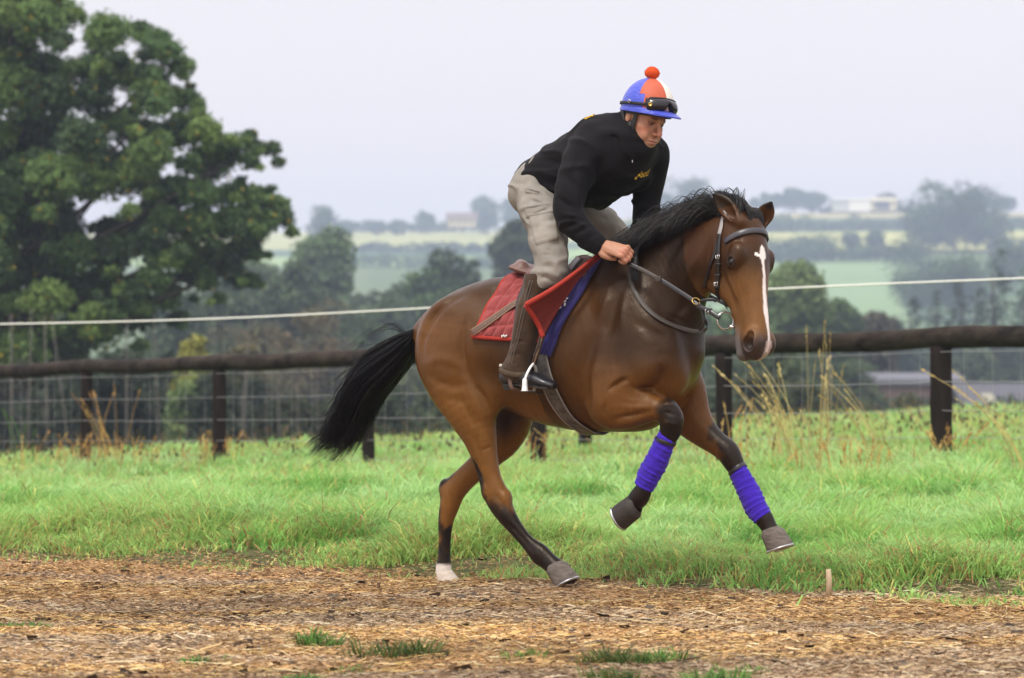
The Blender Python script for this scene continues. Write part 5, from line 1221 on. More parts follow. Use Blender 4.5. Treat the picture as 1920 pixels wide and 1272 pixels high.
def sheet(rear, front, n_s, n_t, off, quilt, th=.006, both=True, puff=.016):
    """cloth from the spine down; rear / front edges given as pixel lists from spine to bottom on the near side"""
    re = cr_spline(np.array([xa(*p) for p in rear]), 8); fr = cr_spline(np.array([xa(*p) for p in front]), 8)
    re[0, 1] = 0; fr[0, 1] = 0
    def at(c, t):
        q = t * (len(c) - 1); i = min(int(q), len(c) - 2); return c[i] * (1 - q + i) + c[i + 1] * (q - i)
    T = np.linspace(-1 if both else 0, 1, n_t); V = []; Nn = []
    for t in T:
        a, b = at(re, abs(t)), at(fr, abs(t)); sg = 1 if t >= 0 else -1
        for s_ in np.linspace(0, 1, n_s):
            x = a[0] * (1 - s_) + b[0] * s_; al = (a[1] * (1 - s_) + b[1] * s_) * sg
            q1, q2 = quilt; g = min(abs(math.sin(math.pi * s_ * q1)), abs(math.sin(math.pi * (abs(t) * q2)))) ** .5
            p, n = around(x, al, off + puff * g); V.append(p); Nn.append(n)
    V = np.array(V); Nn = np.array(Nn)
    G = V.reshape(n_t, n_s, 3)
    for _ in range(1):                                       # soften tiny marching steps
        G2 = G.copy(); G2[1:-1, 1:-1] = (G[1:-1, 1:-1] * 2 + G[:-2, 1:-1] + G[2:, 1:-1] + G[1:-1, :-2] + G[1:-1, 2:]) / 6; G = G2
    V = G.reshape(-1, 3)
    B = V - Nn * (th + puff + .004); m = len(V); F = []
    for i in range(n_t - 1):
        for j in range(n_s - 1):
            a = i * n_s + j; F.append((a, a + 1, a + n_s + 1, a + n_s)); F.append((m + a, m + a + n_s, m + a + n_s + 1, m + a + 1))
    for i in range(n_t - 1):
        for j in (0, n_s - 1):
            a = i * n_s + j; f_ = (a, a + n_s, m + a + n_s, m + a); F.append(f_ if j == 0 else f_[::-1])
    for j in range(n_s - 1):
        for i in (0, n_t - 1):
            a = i * n_s + j; f_ = (a, m + a, m + a + 1, a + 1); F.append(f_ if i == 0 else f_[::-1])
    return np.vstack([V, B]), F, G
cloth = empty('saddle_cloth', tuple(OH), -TH, 'faded red quilted saddle cloth under the saddle with one front corner blown outwards', 'saddle cloth')
rear = [(962, 521), (940, 540), (920, 572), (902, 608), (889, 632)]
frt = [(1112, 500), (1080, 530), (1055, 565), (1030, 600), (1012, 640)]
V, F, G = sheet(rear, frt, 112, 140, .014, (7, 5))
mesh('quilted_panel', V, F, m_red, cloth)
mb = MB(); mb.tube(G[:, 0], .0085, 8, flat=1.0); mb.tube(G[-1, :], .011, 8); mb.tube(G[0, :], .011, 8)
mb.build('binding', m_redb, cloth)
# outward blown corner
def curve(pts, n): 
    P = cr_spline(pts, 20); q = np.linspace(0, len(P) - 1, n); i = np.clip(q.astype(int), 0, len(P) - 2); f = (q - i)[:, None]; return P[i] * (1 - f) + P[i + 1] * f
kn = 50
e1 = curve([H(1127, 473, -.19), H(1082, 509, -.30), (H(1035, 543, -.40)), H(986, 572, -.445)], kn)
e2 = curve([H(1130, 482, -.19), H(1090, 520, -.268), H(1053, 572, -.315), H(1018, 632, -.36)], kn)
rows = []; mth = 24
for t in np.linspace(0, 1, mth):
    bul = np.sin(np.pi * t) * np.sin(np.linspace(0, 1, kn) * np.pi * .5)[:, None] * np.array([0, .03, -.01]) + (np.abs(np.sin(np.pi * 3 * t)) ** .4 * .003 * np.linspace(0, 1, kn))[:, None] * np.array([0, -1, .3])
    rows.append(e1 * (1 - t) + e2 * t + bul + np.sin(np.linspace(0, 9, kn))[:, None] * .002 * np.array([0, -1, 0]))
R_ = np.array(rows); V = R_.reshape(-1, 3); nn = CN; m = len(V); F = []
Bk = V - CN * .008 * np.clip(np.linspace(.3, 1, kn)[None, :].repeat(mth, 0).reshape(-1, 1), 0, 1)
for i in range(mth - 1):
    for j in range(kn - 1):
        a = i * kn + j; F.append((a, a + 1, a + kn + 1, a + kn)); F.append((m + a, m + a + kn, m + a + kn + 1, m + a + 1))
flap = mesh('turned_out_corner', np.vstack([V, Bk]), F, m_redd, cloth)
mb = MB(); mb.tube(e1, np.linspace(.007, .013, kn), 8); mb.tube(R_[:, -1], .012, 8); mb.build('binding', m_redb, cloth)
# small white woven tag at the rear bottom edge
p, n = around(*xa(953, 633), .03); mb = MB()
for k_ in range(4): mb.box(p + np.array([-.012 + k_ * .008, 0, .003 * (k_ % 2)]), (.0025, .002, .005), np.eye(3))
mb.build('woven_mark', m_white, cloth)

pad = empty('numnah', tuple(OH), -TH, 'navy blue numnah pad showing in front of the red saddle cloth', 'saddle pad')
V, F, G = sheet([(1112, 500), (1085, 530), (1058, 572), (1032, 620), (1010, 664)], [(1128, 489), (1112, 515), (1094, 548), (1068, 588), (1051, 618), (1042, 645), (1031, 668)], 26, 110, .012, (2, 5), puff=.010)
mesh('padded_panel', V, F, m_navy, pad)
mb = MB(); mb.tube(G[:, -1], .009, 8); mb.build('piping', m_navy, pad)
# small white emblem on the pad
mb = MB()
for (u, v, w, h, a) in ((1064, 573, .012, .004, .3), (1059, 576, .004, .009, .5), (1066, 578, .004, .008, .2), (1057, 584, .007, .003, .6), (1070, 568, .005, .003, .9)):
    p, n = hit(u, v, .034); t1 = nrm(np.cross(n, (0, 0, 1))); t2 = np.cross(n, t1); ca, sa = math.cos(a), math.sin(a)
    mb.box(p, (w, h, .0015), np.stack([t1 * ca + t2 * sa, -t1 * sa + t2 * ca, n], 1))
mb.build('white_emblem', m_white, pad)

saddle = empty('saddle', tuple(OH), -TH, 'small brown leather exercise saddle strapped on the bay horse under the rider', 'saddle')
sf = Field(axis_nodes(-.45, .35, .006), axis_nodes(-.36, .36, .006), axis_nodes(1.0, 1.65, .006))
def top(u): return H(u, 522, 0)
sf.chain([(*(H(985, 503, 0)), .145, .022), (*H(1010, 511, 0), .14, .026), (*H(1045, 517, 0), .115, .024), (*H(1080, 506, 0), .095, .028), (*H(1096, 490, 0), .075, .030)], k=.0, sub=4)
for s in (-1, 1):
    sf.chain([(*H(1000, 520, s * .13), .025, .03), (*H(1090, 515, s * .13), .025, .03)], k=.03)
sf.chain([(*H(979, 498, -.10), .025, .02), (*H(976, 495, 0), .025, .022), (*H(979, 498, .10), .025, .02)], k=.025, lat=(1, 0, 0))
V, Q = sf.mesh(); mesh('seat', relax(V, Q, 2), Q, m_sad, saddle)
for sg in (1, -1):
    P = [[around(x, sg * a, .034 + .004 * math.sin(i)) for i, x in enumerate(np.linspace(*xr, 16))] for a, xr in
         zip(np.linspace(.35, 1.18, 22), [(H(1012, 520, 0)[0] + .002 * k_, H(1082, 520, 0)[0] - .001 * k_) for k_ in range(22)])]
    V = np.array([[q[0] for q in r_] for r_ in P]); Nn = np.array([[q[1] for q in r_] for r_ in P]); a_, b_ = V.shape[:2]
    V2 = np.concatenate([V.reshape(-1, 3), (V - Nn * .005).reshape(-1, 3)]); m = a_ * b_; F = []
    for i in range(a_ - 1):
        for j in range(b_ - 1):
            a = i * b_ + j; F += [(a, a + 1, a + b_ + 1, a + b_), (m + a, m + a + b_, m + a + b_ + 1, m + a + 1)]
    for i in range(a_ - 1): F += [(i * b_, (i + 1) * b_, m + (i + 1) * b_, m + i * b_), (i * b_ + b_ - 1, m + i * b_ + b_ - 1, m + (i + 1) * b_ + b_ - 1, (i + 1) * b_ + b_ - 1)]
    F += [((a_ - 1) * b_ + j, (a_ - 1) * b_ + j + 1, m + (a_ - 1) * b_ + j + 1, m + (a_ - 1) * b_ + j) for j in range(b_ - 1)]
    mesh('flap', V2, F, m_sadd, saddle)
# pale front panel and stripes next to the pommel
mb = MB()
for k_, (c0, c1) in enumerate((((1068, 504), (1084, 484)), ((1074, 508), (1091, 486)), ((1080, 512), (1099, 488)))):
    mb = MB(); ribbon(mb, [H(*c0, -.175), H((c0[0] + c1[0]) / 2, (c0[1] + c1[1]) / 2 - 1, -.165), H(*c1, -.14)], [CN] * 3, (.024, .012, .020)[k_], .006, 5)
    mb.build('knee_roll', (mat('pale_knee_roll', (.55, .53, .58), .5), m_sadd, mat('brown_knee_roll', (.10, .05, .03), .5))[k_], saddle)
# girth
gp = [(1006, 600), (1012, 650), (1024, 700), (1041, 745), (1066, 782), (1095, 804)]
P, Nn = onskin(gp, .006); xg = P[-1][0]; last = math.atan2(-P[-1][1], P[-1][2] - ZA)
ext = [around(xg + .01 * math.sin(a), a, .006) for a in np.linspace(last + .25, 2 * math.pi - 1.2, 12)]
P = np.vstack([P, [e[0] for e in ext]]); Nn = np.vstack([Nn, [e[1] for e in ext]])
m_girth = mat('muddy_grey_elastic_girth', (.085, .078, .072), .55, noise=(26, .9, (1, 1, 1)), bump=(90, .6, .002))
mb = MB(); ribbon(mb, P, Nn, .072, .006, 6); mb.build('girth', m_girth, saddle)
mb = MB()
for s in (-1, 1):
    T_ = np.gradient(P, axis=0); Bt = np.cross(T_, Nn); Bt /= np.linalg.norm(Bt, axis=1)[:, None]; ribbon(mb, P + Bt * s * .034 + Nn * .004, Nn, .006, .003, 6)
mb.build('girth_edge', mat('pale_girth_edging', (.24, .22, .20), .6), saddle)
# stirrup leather (doubled strap with tan edges) and iron
for sg in (-1, 1):
    f_ = (lambda u, v, y: H(u, v, y)) if sg < 0 else (lambda u, v, y: H(u, v, y) * np.array([1, -1, 1]))
    p0, p1 = f_(1018, 628, -.352), f_(1001, 683, -.345); up = f_(1040, 560, -.30)
    o1 = np.array([.010, 0, .002])
    lea = empty('tmp', (0, 0, 0)) if False else None
    mb = MB(); ribbon(mb, [up, p0, p1], [CN * np.array([1, -sg, 1])] * 3, .022, .004, 5); so_ = mb.build('stirrup_leather', m_sadd, saddle)
    mb = MB()
    for o_ in (-o1, o1 * .2, o1 * .55):
        mb.tube([up + o_ - np.array([0, -sg * -.004, 0]), p0 + o_ + np.array([0, sg * .006, 0]), p1 + o_ + np.array([0, sg * .006, 0])], .0016, 5)
    mb.build('edge_stitching', m_tan, so_)
    mb = MB(); A = [f_(1001, 681, -.345), f_(994, 690, -.372), f_(987, 704, -.392), f_(984, 716, -.398), f_(984, 731, -.398)]
    mb.tube(cr_spline(A, 5), .0055, 8, flat=1.2); Bq = [f_(1001, 681, -.345), f_(1004, 692, -.312), f_(1004, 708, -.285), f_(1002, 733, -.278)]
    mb.tube(cr_spline(Bq, 5), .0055, 8, flat=1.2)
    c = f_(984, 722, -.400); mb.lathe([(.006, .030), (.011, .024), (.012, 0), (.014, -.022), (.020, -.028)], c + np.array([0, 0, 0]), 14)
    iron = mb.build('stirrup_iron', mat('white_metal', (.78, .78, .76), .3, .3), saddle)
    mb = MB(); c0, c1 = f_(986, 733, -.398), f_(1004, 737, -.278)
    for k_ in range(4): mb.tube([c0 + np.array([.012 * k_, 0, -.001 * k_]), c1 + np.array([.012 * k_, 0, -.001 * k_])], .005, 6)
    mb.build('tread', m_sadd, iron)
# loose strap end with punched holes lying over the red cloth
Pp = [hit(u, v, .030) for u, v in ((992, 566), (968, 579), (940, 597), (912, 614), (890, 627))]
mb = MB(); P_, N_, B_ = ribbon(mb, [a for a, _ in Pp], [b for _, b in Pp], .030, .004, 6, wf=([0, .85, 1], [1, .95, .75])); st = mb.build('girth_strap', m_brown, saddle)
for q in range(5, len(P_) - 4, 4): mb = MB(); mb.lathe([(.0022, .001), (.0022, 0)], P_[q] + N_[q] * .0042, 8, np.stack([B_[q], np.cross(N_[q], B_[q]), N_[q]], 1)); mb.build('punched_hole', m_tan, st)
mb = MB(); mb.tube(P_ + B_ * .0148 + N_ * .003, .0018, 5); mb.tube(P_ - B_ * .0148 + N_ * .003, .0018, 5); mb.build('strap_edge', m_tan, st)
# ================================================================== RIDER
m_skin = mat('skin', (.47, .235, .155), .5, spec=.35, attr=True, sss=.12, bump=(220, .25, .0008))
m_jack = mat('black_fleece_jacket', (.0055, .005, .006), .85, spec=.16, sheen=.03, noise=(30, .25), bump=(260, .35, .001))
m_trou = mat('khaki_cargo_cotton', (.250, .232, .202), .9, spec=.15, noise=(12, .22), bump=(420, .35, .0008))
m_chap = mat('dark_brown_suede', (.052, .031, .017), .85, spec=.2, sheen=.12, noise=(20, .55), bump=(160, .3, .001))
m_pipe = mat('grey_zip_piping', (.10, .085, .07), .7); m_chap2 = mat('light_brown_suede', (.085, .058, .034), .9, noise=(30, .4))
m_boot = mat('black_boot_leather', (.010, .010, .013), .30, spec=.6, bump=(90, .25, .001))
m_sole = mat('worn_boot_sole', (.022, .018, .014), .85, noise=(60, .5))
m_blk = mat('black_webbing', (.008, .008, .009), .6)
rider = empty('rider', tuple(OH + RH @ np.array([H(1000, 733, -.33)[0], -.33, H(1000, 733, -.33)[2]])), -TH, 'person in black fleece jacket, khaki trousers and brown chaps crouching forward on the horse', 'person')
ROFF = RH.T @ (np.array(rider.location) - OH)
# head frame
ph, pt = math.radians(45), math.radians(15)
g = np.array([math.cos(ph), -math.sin(ph), 0]); z = np.array([0, 0, 1.]); l_ = np.array([math.sin(ph), math.cos(ph), 0])
Fh = math.cos(pt) * g - math.sin(pt) * z; Uh = math.sin(pt) * g + math.cos(pt) * z
rl = math.radians(-7)
Lh = l_ * math.cos(rl) + Uh * math.sin(rl); Uh = -l_ * math.sin(rl) + Uh * math.cos(rl)
RM = (RH.T @ np.stack([Fh, Lh, Uh], 1), H(1203, 226, .0), np.ones(3) * 1.09)
def hp_(f, l, u): return RM[0] @ (np.array([f, l, u]) * 1.09) + RM[1]
SN, SF_ = H(1103, 280, -.17), H(1230, 285, .16)          # shoulders
LS = nrm(SF_ - SN)
hand_c = H(1160, 475, -.255)
hx, hy, hz = H(1160, 475, -.255); cx, cy, cz = RM[1]
def rgrid(h, fine_h):
    return (axis_nodes(-.50, .72, h, [(cx - .13, cx + .15, fine_h), (hx - .09, hx + .09, fine_h)]),
            axis_nodes(-.50, .50, h, [(cy - .13, cy + .12, fine_h), (hy - .06, hy + .07, fine_h)]),
            axis_nodes(.84, 2.42, h, [(cz - .16, cz + .14, fine_h), (hz - .08, hz + .08, fine_h)]))
b = Field(*rgrid(.010, .0028))
# body under the clothes
b.chain([(*H(1020, 352, 0), .14, .10), (*H(1060, 325, 0), .13, .10), (*H(1105, 300, 0), .15, .12), (*H(1145, 285, 0), .16, .13), (*H(1172, 270, 0), .12, .10)], k=0, lat=LS)
b.chain([(*H(1165, 262, 0), .07, .07), (*H(1185, 240, .0), .058, .062), (*(hp_(-.03, 0, -.03)), .058, .06)], k=.04)
def limb(rows, k=.03): b.chain([(*H(u, v, y), r, r) for u, v, y, r in rows], k=k)
limb([(1108, 275, -.15, .06), (1075, 330, -.24, .048), (1064, 392, -.28, .042), (1090, 433, -.27, .038), (1120, 457, -.258, .028)])
limb([(1226, 285, .14, .06), (1216, 340, .20, .048), (1212, 392, .20, .042), (1200, 430, .12, .036), (1190, 462, .03, .028)])
limb([(1012, 372, -.09, .09), (1022, 425, -.2, .066), (1030, 505, -.30, .055), (1005, 560, -.325, .05), (980, 640, -.335, .045), (965, 692, -.33, .035), (985, 712, -.33, .03), (1030, 723, -.33, .02)])
limb([(1045, 372, .09, .09), (1100, 405, .2, .066), (1160, 470, .30, .055), (1140, 540, .34, .05), (1110, 620, .345, .045), (1095, 680, .34, .035), (1120, 705, .335, .03), (1160, 712, .33, .02)])
# far hand: a loose fist at the mane
def fist(W, K, side, up):
    """W wrist, K knuckle centre, side: unit vector from index to little finger, up: back-of-hand normal"""
    fw = nrm(K - W); side = nrm(side - fw * side.dot(fw)); up = np.cross(fw, side) if np.cross(fw, side).dot(up) > 0 else -np.cross(fw, side)
    b.chain([(*(W - fw * .02), .026, .021), (*W, .027, .020), (*(W + (K - W) * .5), .036, .020), (*(K - fw * .008), .038, .0165)], k=.012, lat=side)
    for i, (o, L, r) in enumerate(((-.0285, .036, .0100), (-.0095, .040, .0104), (.0095, .038, .0099), (.0275, .031, .0088))):
        k0 = K + side * o * 1.05 + up * .003
        k1 = k0 + fw * L * .55 - up * L * .80; k2 = k1 - fw * L * .55 - up * L * .34; k3 = k2 - fw * L * .38 + up * L * .16
        b.chain([(*(k0 - fw * .02 - up * .004), r * .9, r * .9), (*k0, r * 1.12, r * 1.12), (*((k0 + k1) / 2), r * .98, r * .98), (*k1, r * 1.04, r * 1.04), (*k2, r * .92, r * .92), (*k3, r * .8, r * .8)], k=.0035, sub=3)
        b.ell(k0 + up * .002, (r * .9,) * 3, k=.008)
    for i in range(3):
        a = K + side * ((-.0285 + .019 * i) + .0095) + up * .012; b.stroke([a - fw * .022, a, a + fw * .018 - up * .01, a + fw * .02 - up * .03], .0038, .0045)
    for i in range(4): b.stroke([W + side * (-.012 + .008 * i) + up * .018, K + side * (-.028 + .019 * i) + up * .018], .004, -.0014)
    t0 = W + fw * .018 - side * .024 - up * .006; t1 = W + fw * .050 - side * .040 - up * .014; t2 = t1 + fw * .030 + side * .006 - up * .014; t3 = t2 + fw * .016 + side * .012 - up * .010
    b.chain([(*t0, .015, .016), (*t1, .0135, .0145), (*t2, .0112, .0118), (*t3, .0095, .009)], k=.010, sub=3)
    b.ell(t3 + fw * .004 - side * .0035, (.006,) * 3, k=.004)
    return fw, side, up
Wn, Kn = H(1122, 458, -.256), H(1171, 473, -.262)
cam_l = nrm(w2h(CAM) - Kn)
upn = nrm(cam_l * .86 + np.array([0, 0, .55])); sdn = nrm(np.array([.05, .62, .62]))
fist(Wn, Kn, sdn, upn)
fist(H(1190, 458, .03), H(1196, 480, .03), np.array([.3, -1, 0]), np.array([.5, .5, .5]))
# head
E = lambda c, r, k, op='u': b.ell(c, r, k=k, op=op, M=RM)
E((-.012, 0, .035), (.098, .077, .092), .02)
E((.028, 0, -.035), (.062, .060, .080), .03)
E((.030, 0, .02), (.066, .066, .06), .02)
for s in (-1, 1):
    b.chain([(-.005, s * .058, -.045, .016, .020), (.022, s * .054, -.082, .016, .020), (.056, s * .028, -.110, .016, .018)], k=.03, M=RM)
    E((.056, s * .046, -.022), (.024, .020, .018), .02)
    E((-.008, s * .076, .002), (.014, .008, .026), .006)
    b.stroke([(-.004, s * .088, .016), (.002, s * .088, .002), (-.004, s * .086, -.014)], .004, .004, M=RM)
    E((.066, s * .038, -.055), (.022, .018, .026), .02)
E((.066, 0, -.108), (.024, .032, .020), .03)
E((.080, 0, -.072), (.016, .028, .024), .02)
b.chain([(.074, -.046, .020, .010, .010), (.092, -.022, .021, .010, .009), (.094, 0, .017, .009, .009), (.092, .022, .021, .010, .009), (.074, .046, .020, .010, .010)], k=.016, M=RM)
for s in (-1, 1):
    E((.098, s * .031, -.002), (.021, .018, .014), .012, 's')
    E((.0745, s * .032, .001), (.0135, .0135, .0125), .003)
    b.stroke([(.083, s * .016, .002), (.091, s * .030, .0075), (.084, s * .046, .002)], .0045, -.0062, M=RM)
    b.stroke([(.083, s * .018, -.006), (.088, s * .032, -.008), (.082, s * .045, -.004)], .0038, -.0040, M=RM)
    b.stroke([(.088, s * .020, -.018), (.083, s * .034, -.022), (.074, s * .046, -.016)], .004, .0018, M=RM)
b.chain([(.092, 0, .014, .0085, .008), (.104, 0, -.010, .0088, .010), (.116, 0, -.032, .0100, .0115), (.117, 0, -.040, .0110, .0105)], k=.008, M=RM)
for s in (-1, 1):
    E((.103, s * .0140, -.042), (.012, .0075, .0085), .005)
    E((.110, s * .0075, -.053), (.006, .0038, .005), .003, 's')
    b.stroke([(.100, s * .024, -.040), (.094, s * .033, -.060), (.084, s * .034, -.080)], .0042, .0045, M=RM)
E((.0925, 0, -.0685), (.011, .024, .0055), .006)
E((.0905, 0, -.0800), (.011, .021, .0065), .006)
b.stroke([(.088, -.026, -.075), (.101, -.010, -.0745), (.102, 0, -.0738), (.101, .010, -.0745), (.088, .026, -.075)], .0026, .0065, M=RM)
b.stroke([(.092, -.014, -.091), (.096, 0, -.092), (.092, .014, -.091)], .006, .0015, M=RM)
BV, BQ = b.mesh(); BV = relax(BV, BQ, 1, .4)
# skin tones
hl = (BV - RM[1]) @ RM[0] / 1.09; n2 = fbm(BV, 60, 3, 3)
C = np.tile(np.array([.40, .200, .125]), (len(BV), 1)); nearh = (np.abs(hl) < .16).all(1)
def mix(C, c, w): return C * (1 - w[:, None]) + np.array(c) * w[:, None]
dd = lambda c, r: 1 - sm(np.linalg.norm((hl - np.array(c)) / np.array(r), axis=1), .5, 1.0)
C = mix(C, (.48, .17, .115), nearh * .55 * np.maximum(dd((.11, 0, -.04), (.03, .03, .03)), np.maximum(dd((.06, .045, -.03), (.04, .03, .03)), dd((.06, -.045, -.03), (.04, .03, .03)))))
C = mix(C, (.36, .11, .085), nearh * .8 * dd((.096, 0, -.075), (.02, .028, .011)))
C = mix(C, (.22, .14, .10), nearh * .35 * np.maximum(sm(-hl[:, 2], .055, .10), 0) * (hl[:, 0] > .02))
for s in (-1, 1):
    C = mix(C, (.06, .035, .022), nearh * .85 * dd((.094, s * .031, .021), (.022, .026, .008)))
    C = mix(C, (.14, .065, .045), nearh * .8 * dd((.086, s * .032, .001), (.02, .024, .014)))  # eye sockets darkened in the colour as shade under the brow
hh = np.linalg.norm(BV - H(1172, 478, -.26), axis=1) < .035; C = mix(C, (.52, .20, .14), hh * .35)
C *= (.90 + .2 * n2)[:, None]
mesh('body', BV - ROFF, BQ, m_skin, rider, True, C)
m_eyeb = mat('eye_white', (.20, .17, .15), .3); m_iris = mat('eye_dark', (.02, .014, .01), .1)
for s in (-1, 1):
    mb = MB(); n_ = 12; prof = [(.0143 * math.sin(a), .0143 * math.cos(a)) for a in np.linspace(.02, 3.1, 12)]
    Rl = RM[0] @ np.array([[0, 0, 1], [0, 1, 0], [-1, 0, 0]]).T
    mb.lathe(prof, hp_(.0755, s * .032, .001) - ROFF, 16, Rl @ np.eye(3)); eb = mb.build('eyeball', m_eyeb, rider)
    mb = MB(); d = nrm(RM[0] @ np.array([1, .15, -.12])); c = hp_(.0755, s * .032, .001) + d * .0102
    mb.lathe([(.0001, .0052), (.0068, .0040), (.0080, .001)][::-1], c - ROFF, 14, np.stack([nrm(np.cross(d, (0, 0, 1))), np.cross(d, nrm(np.cross(d, (0, 0, 1)))), d], 1)); mb.build('iris', m_iris, eb)

# ---- clothes
def cloth_field(h, lo, hi): return Field(axis_nodes(lo[0], hi[0], h), axis_nodes(lo[1], hi[1], h), axis_nodes(lo[2], hi[2], h))
j = cloth_field(.0062, (-.30, -.46, 1.45), (.72, .42, 2.20))
j.chain([(*H(1012, 350, 0), .155, .105), (*H(1030, 338, 0), .165, .125), (*H(1066, 318, 0), .175, .140), (*H(1106, 300, 0), .19, .150), (*H(1143, 290, 0), .195, .160), (*H(1172, 280, 0), .165, .135), (*H(1190, 268, 0), .11, .10)], k=0, lat=LS, sub=4)
j.chain([(*H(1120, 262, -.03), .16, .09), (*H(1160, 250, .0), .12, .075)], k=.05, lat=LS)
j.chain([(*H(1160, 255, 0), .10, .085), (*H(1176, 243, 0), .080, .078), (*H(1179, 233, 0), .070, .070)], k=.04, lat=LS)                 # collar
j.chain([(*H(1186, 268, -.02), .08, .055), (*H(1207, 279, -.01), .07, .048)], k=.03, lat=LS)
def sleeve(rows, k=.04): j.chain([(*H(u, v, y), r, r) for u, v, y, r in rows], k=k, sub=4)
sleeve([(1118, 272, -.13, .085), (1100, 285, -.17, .085), (1084, 320, -.215, .078), (1071, 360, -.26, .074), (1066, 395, -.28, .070), (1078, 420, -.28, .066), (1096, 438, -.272, .058), (1112, 452, -.262, .050), (1121, 459, -.257, .044)], .035)
sleeve([(1205, 280, .08, .085), (1224, 290, .14, .076), (1219, 330, .18, .074), (1213, 370, .20, .068), (1210, 400, .19, .062), (1204, 430, .13, .052), (1194, 452, .05, .044)], .03)
j.chain([(*H(1060, 350, -.03), .12, .06), (*H(1100, 362, -.02), .12, .07), (*H(1130, 345, 0), .13, .075), (*H(1168, 322, 0), .14, .07)], k=.07, lat=LS)
# cuff opening
j.chain([(*H(1122, 460, -.256), .036, .034), (*H(1134, 466, -.254), .036, .034)], k=.004, op='s')
def jw(pts, w, a, ls=.5): j.stroke([H(*p) for p in pts], w, a * 2.0, lat=(0, 1, 0), ls=ls)
jw([(1080, 250, -.2), (1100, 262, -.24), (1122, 280, -.25), (1130, 302, -.25)], .006, .004)
for P_, w, a in (([(1062, 330, -.3), (1078, 352, -.32), (1098, 372, -.31)], .014, .007), ([(1048, 372, -.33), (1070, 388, -.35), (1098, 392, -.33)], .012, .008), ([(1052, 400, -.34), (1074, 404, -.35), (1100, 402, -.33)], .010, -.006),
                 ([(1060, 425, -.33), (1080, 418, -.34), (1102, 408, -.32)], .012, .008), ([(1075, 442, -.32), (1095, 430, -.32), (1110, 416, -.31)], .010, .005), ([(1096, 460, -.3), (1108, 446, -.3), (1122, 436, -.3)], .008, .004),
                 ([(1085, 290, -.27), (1074, 330, -.31), (1070, 370, -.34)], .012, .005), ([(1122, 300, -.2), (1105, 345, -.24), (1095, 390, -.25)], .016, .014), ([(1130, 310, -.18), (1120, 350, -.2), (1112, 380, -.2)], .014, -.006),
                 ([(1020, 300, -.15), (1060, 310, -.2), (1100, 330, -.2)], .016, .006), ([(1010, 320, -.17), (1045, 335, -.2), (1085, 355, -.2)], .014, -.006), ([(1015, 335, -.17), (1040, 352, -.18), (1060, 375, -.18)], .010, .005),
                 ([(1140, 240, -.1), (1155, 262, -.15), (1160, 290, -.16)], .010, .006), ([(1160, 250, -.1), (1172, 280, -.12), (1186, 300, -.1)], .010, -.005), ([(1175, 300, -.12), (1172, 330, -.12), (1160, 360, -.1)], .007, .005),
                 ([(1150, 345, -.12), (1180, 335, -.1), (1225, 330, .05)], .014, .006), ([(1185, 380, .1), (1215, 372, .12), (1240, 350, .14)], .010, .006), ([(1187, 402, .1), (1212, 395, .12), (1238, 380, .14)], .010, .006), ([(1100, 225, -.02), (1095, 255, -.15), (1105, 275, -.2)], .012, .003)):
    jw(P_, w, a)
j.noise(9, .006, (-.4, -.5, 1.4), (.8, .5, 2.3), stretch=(1, 1, .7), seed=9, oct=3)
j.noise(5.5, .010, (-.4, -.5, 1.4), (.8, .5, 2.3), stretch=(.8, 1, 1.5), seed=39, oct=2, ridged=True)
V, Q = j.mesh(); JF = j
jacket = mesh('jacket', relax(V, Q, 1) - ROFF, Q, m_jack, rider)
def hitf(F, u, v, off, y0=None): return hit(u, v, off, F)
# trousers
t = cloth_field(.0062, (-.40, -.46, 1.10), (.62, .46, 2.0))
t.chain([(*H(1036, 330, 0), .15, .10), (*H(1020, 352, 0), .17, .118), (*H(1014, 372, 0), .17, .105)], k=0, lat=LS)
def leg(rows, k=.05): t.chain([(*H(u, v, y), rl_, rp_) for u, v, y, rl_, rp_ in rows], k=k, sub=4)
leg([(1012, 368, -.08, .12, .10), (1018, 395, -.14, .11, .098), (1023, 420, -.19, .095, .086), (1028, 450, -.235, .088, .082), (1032, 480, -.275, .080, .078), (1032, 505, -.30, .074, .076), (1022, 522, -.31, .068, .066), (1012, 536, -.315, .058, .052), (1006, 552, -.32, .045, .04)])
leg([(1045, 372, .09, .12, .11), (1080, 392, .16, .10, .09), (1118, 412, .22, .088, .080), (1148, 436, .27, .080, .074), (1160, 462, .30, .074, .072), (1158, 500, .33, .064, .06), (1150, 530, .34, .055, .05)])
t.ell(H(996, 386, -.17), (.05, .07, .045), k=.02)           # pocket bulge at the seat
t.chain([(*H(1000, 405, -.235), .03, .03), (*H(1008, 445, -.27), .03, .03), (*H(1030, 452, -.30), .03, .03), (*H(1040, 430, -.28), .03, .03)], k=.02)
def tw(pts, w, a, ls=.5): t.stroke([H(*p) for p in pts], w * 1.25, a * 1.25, lat=(0, 1, 0), ls=ls)
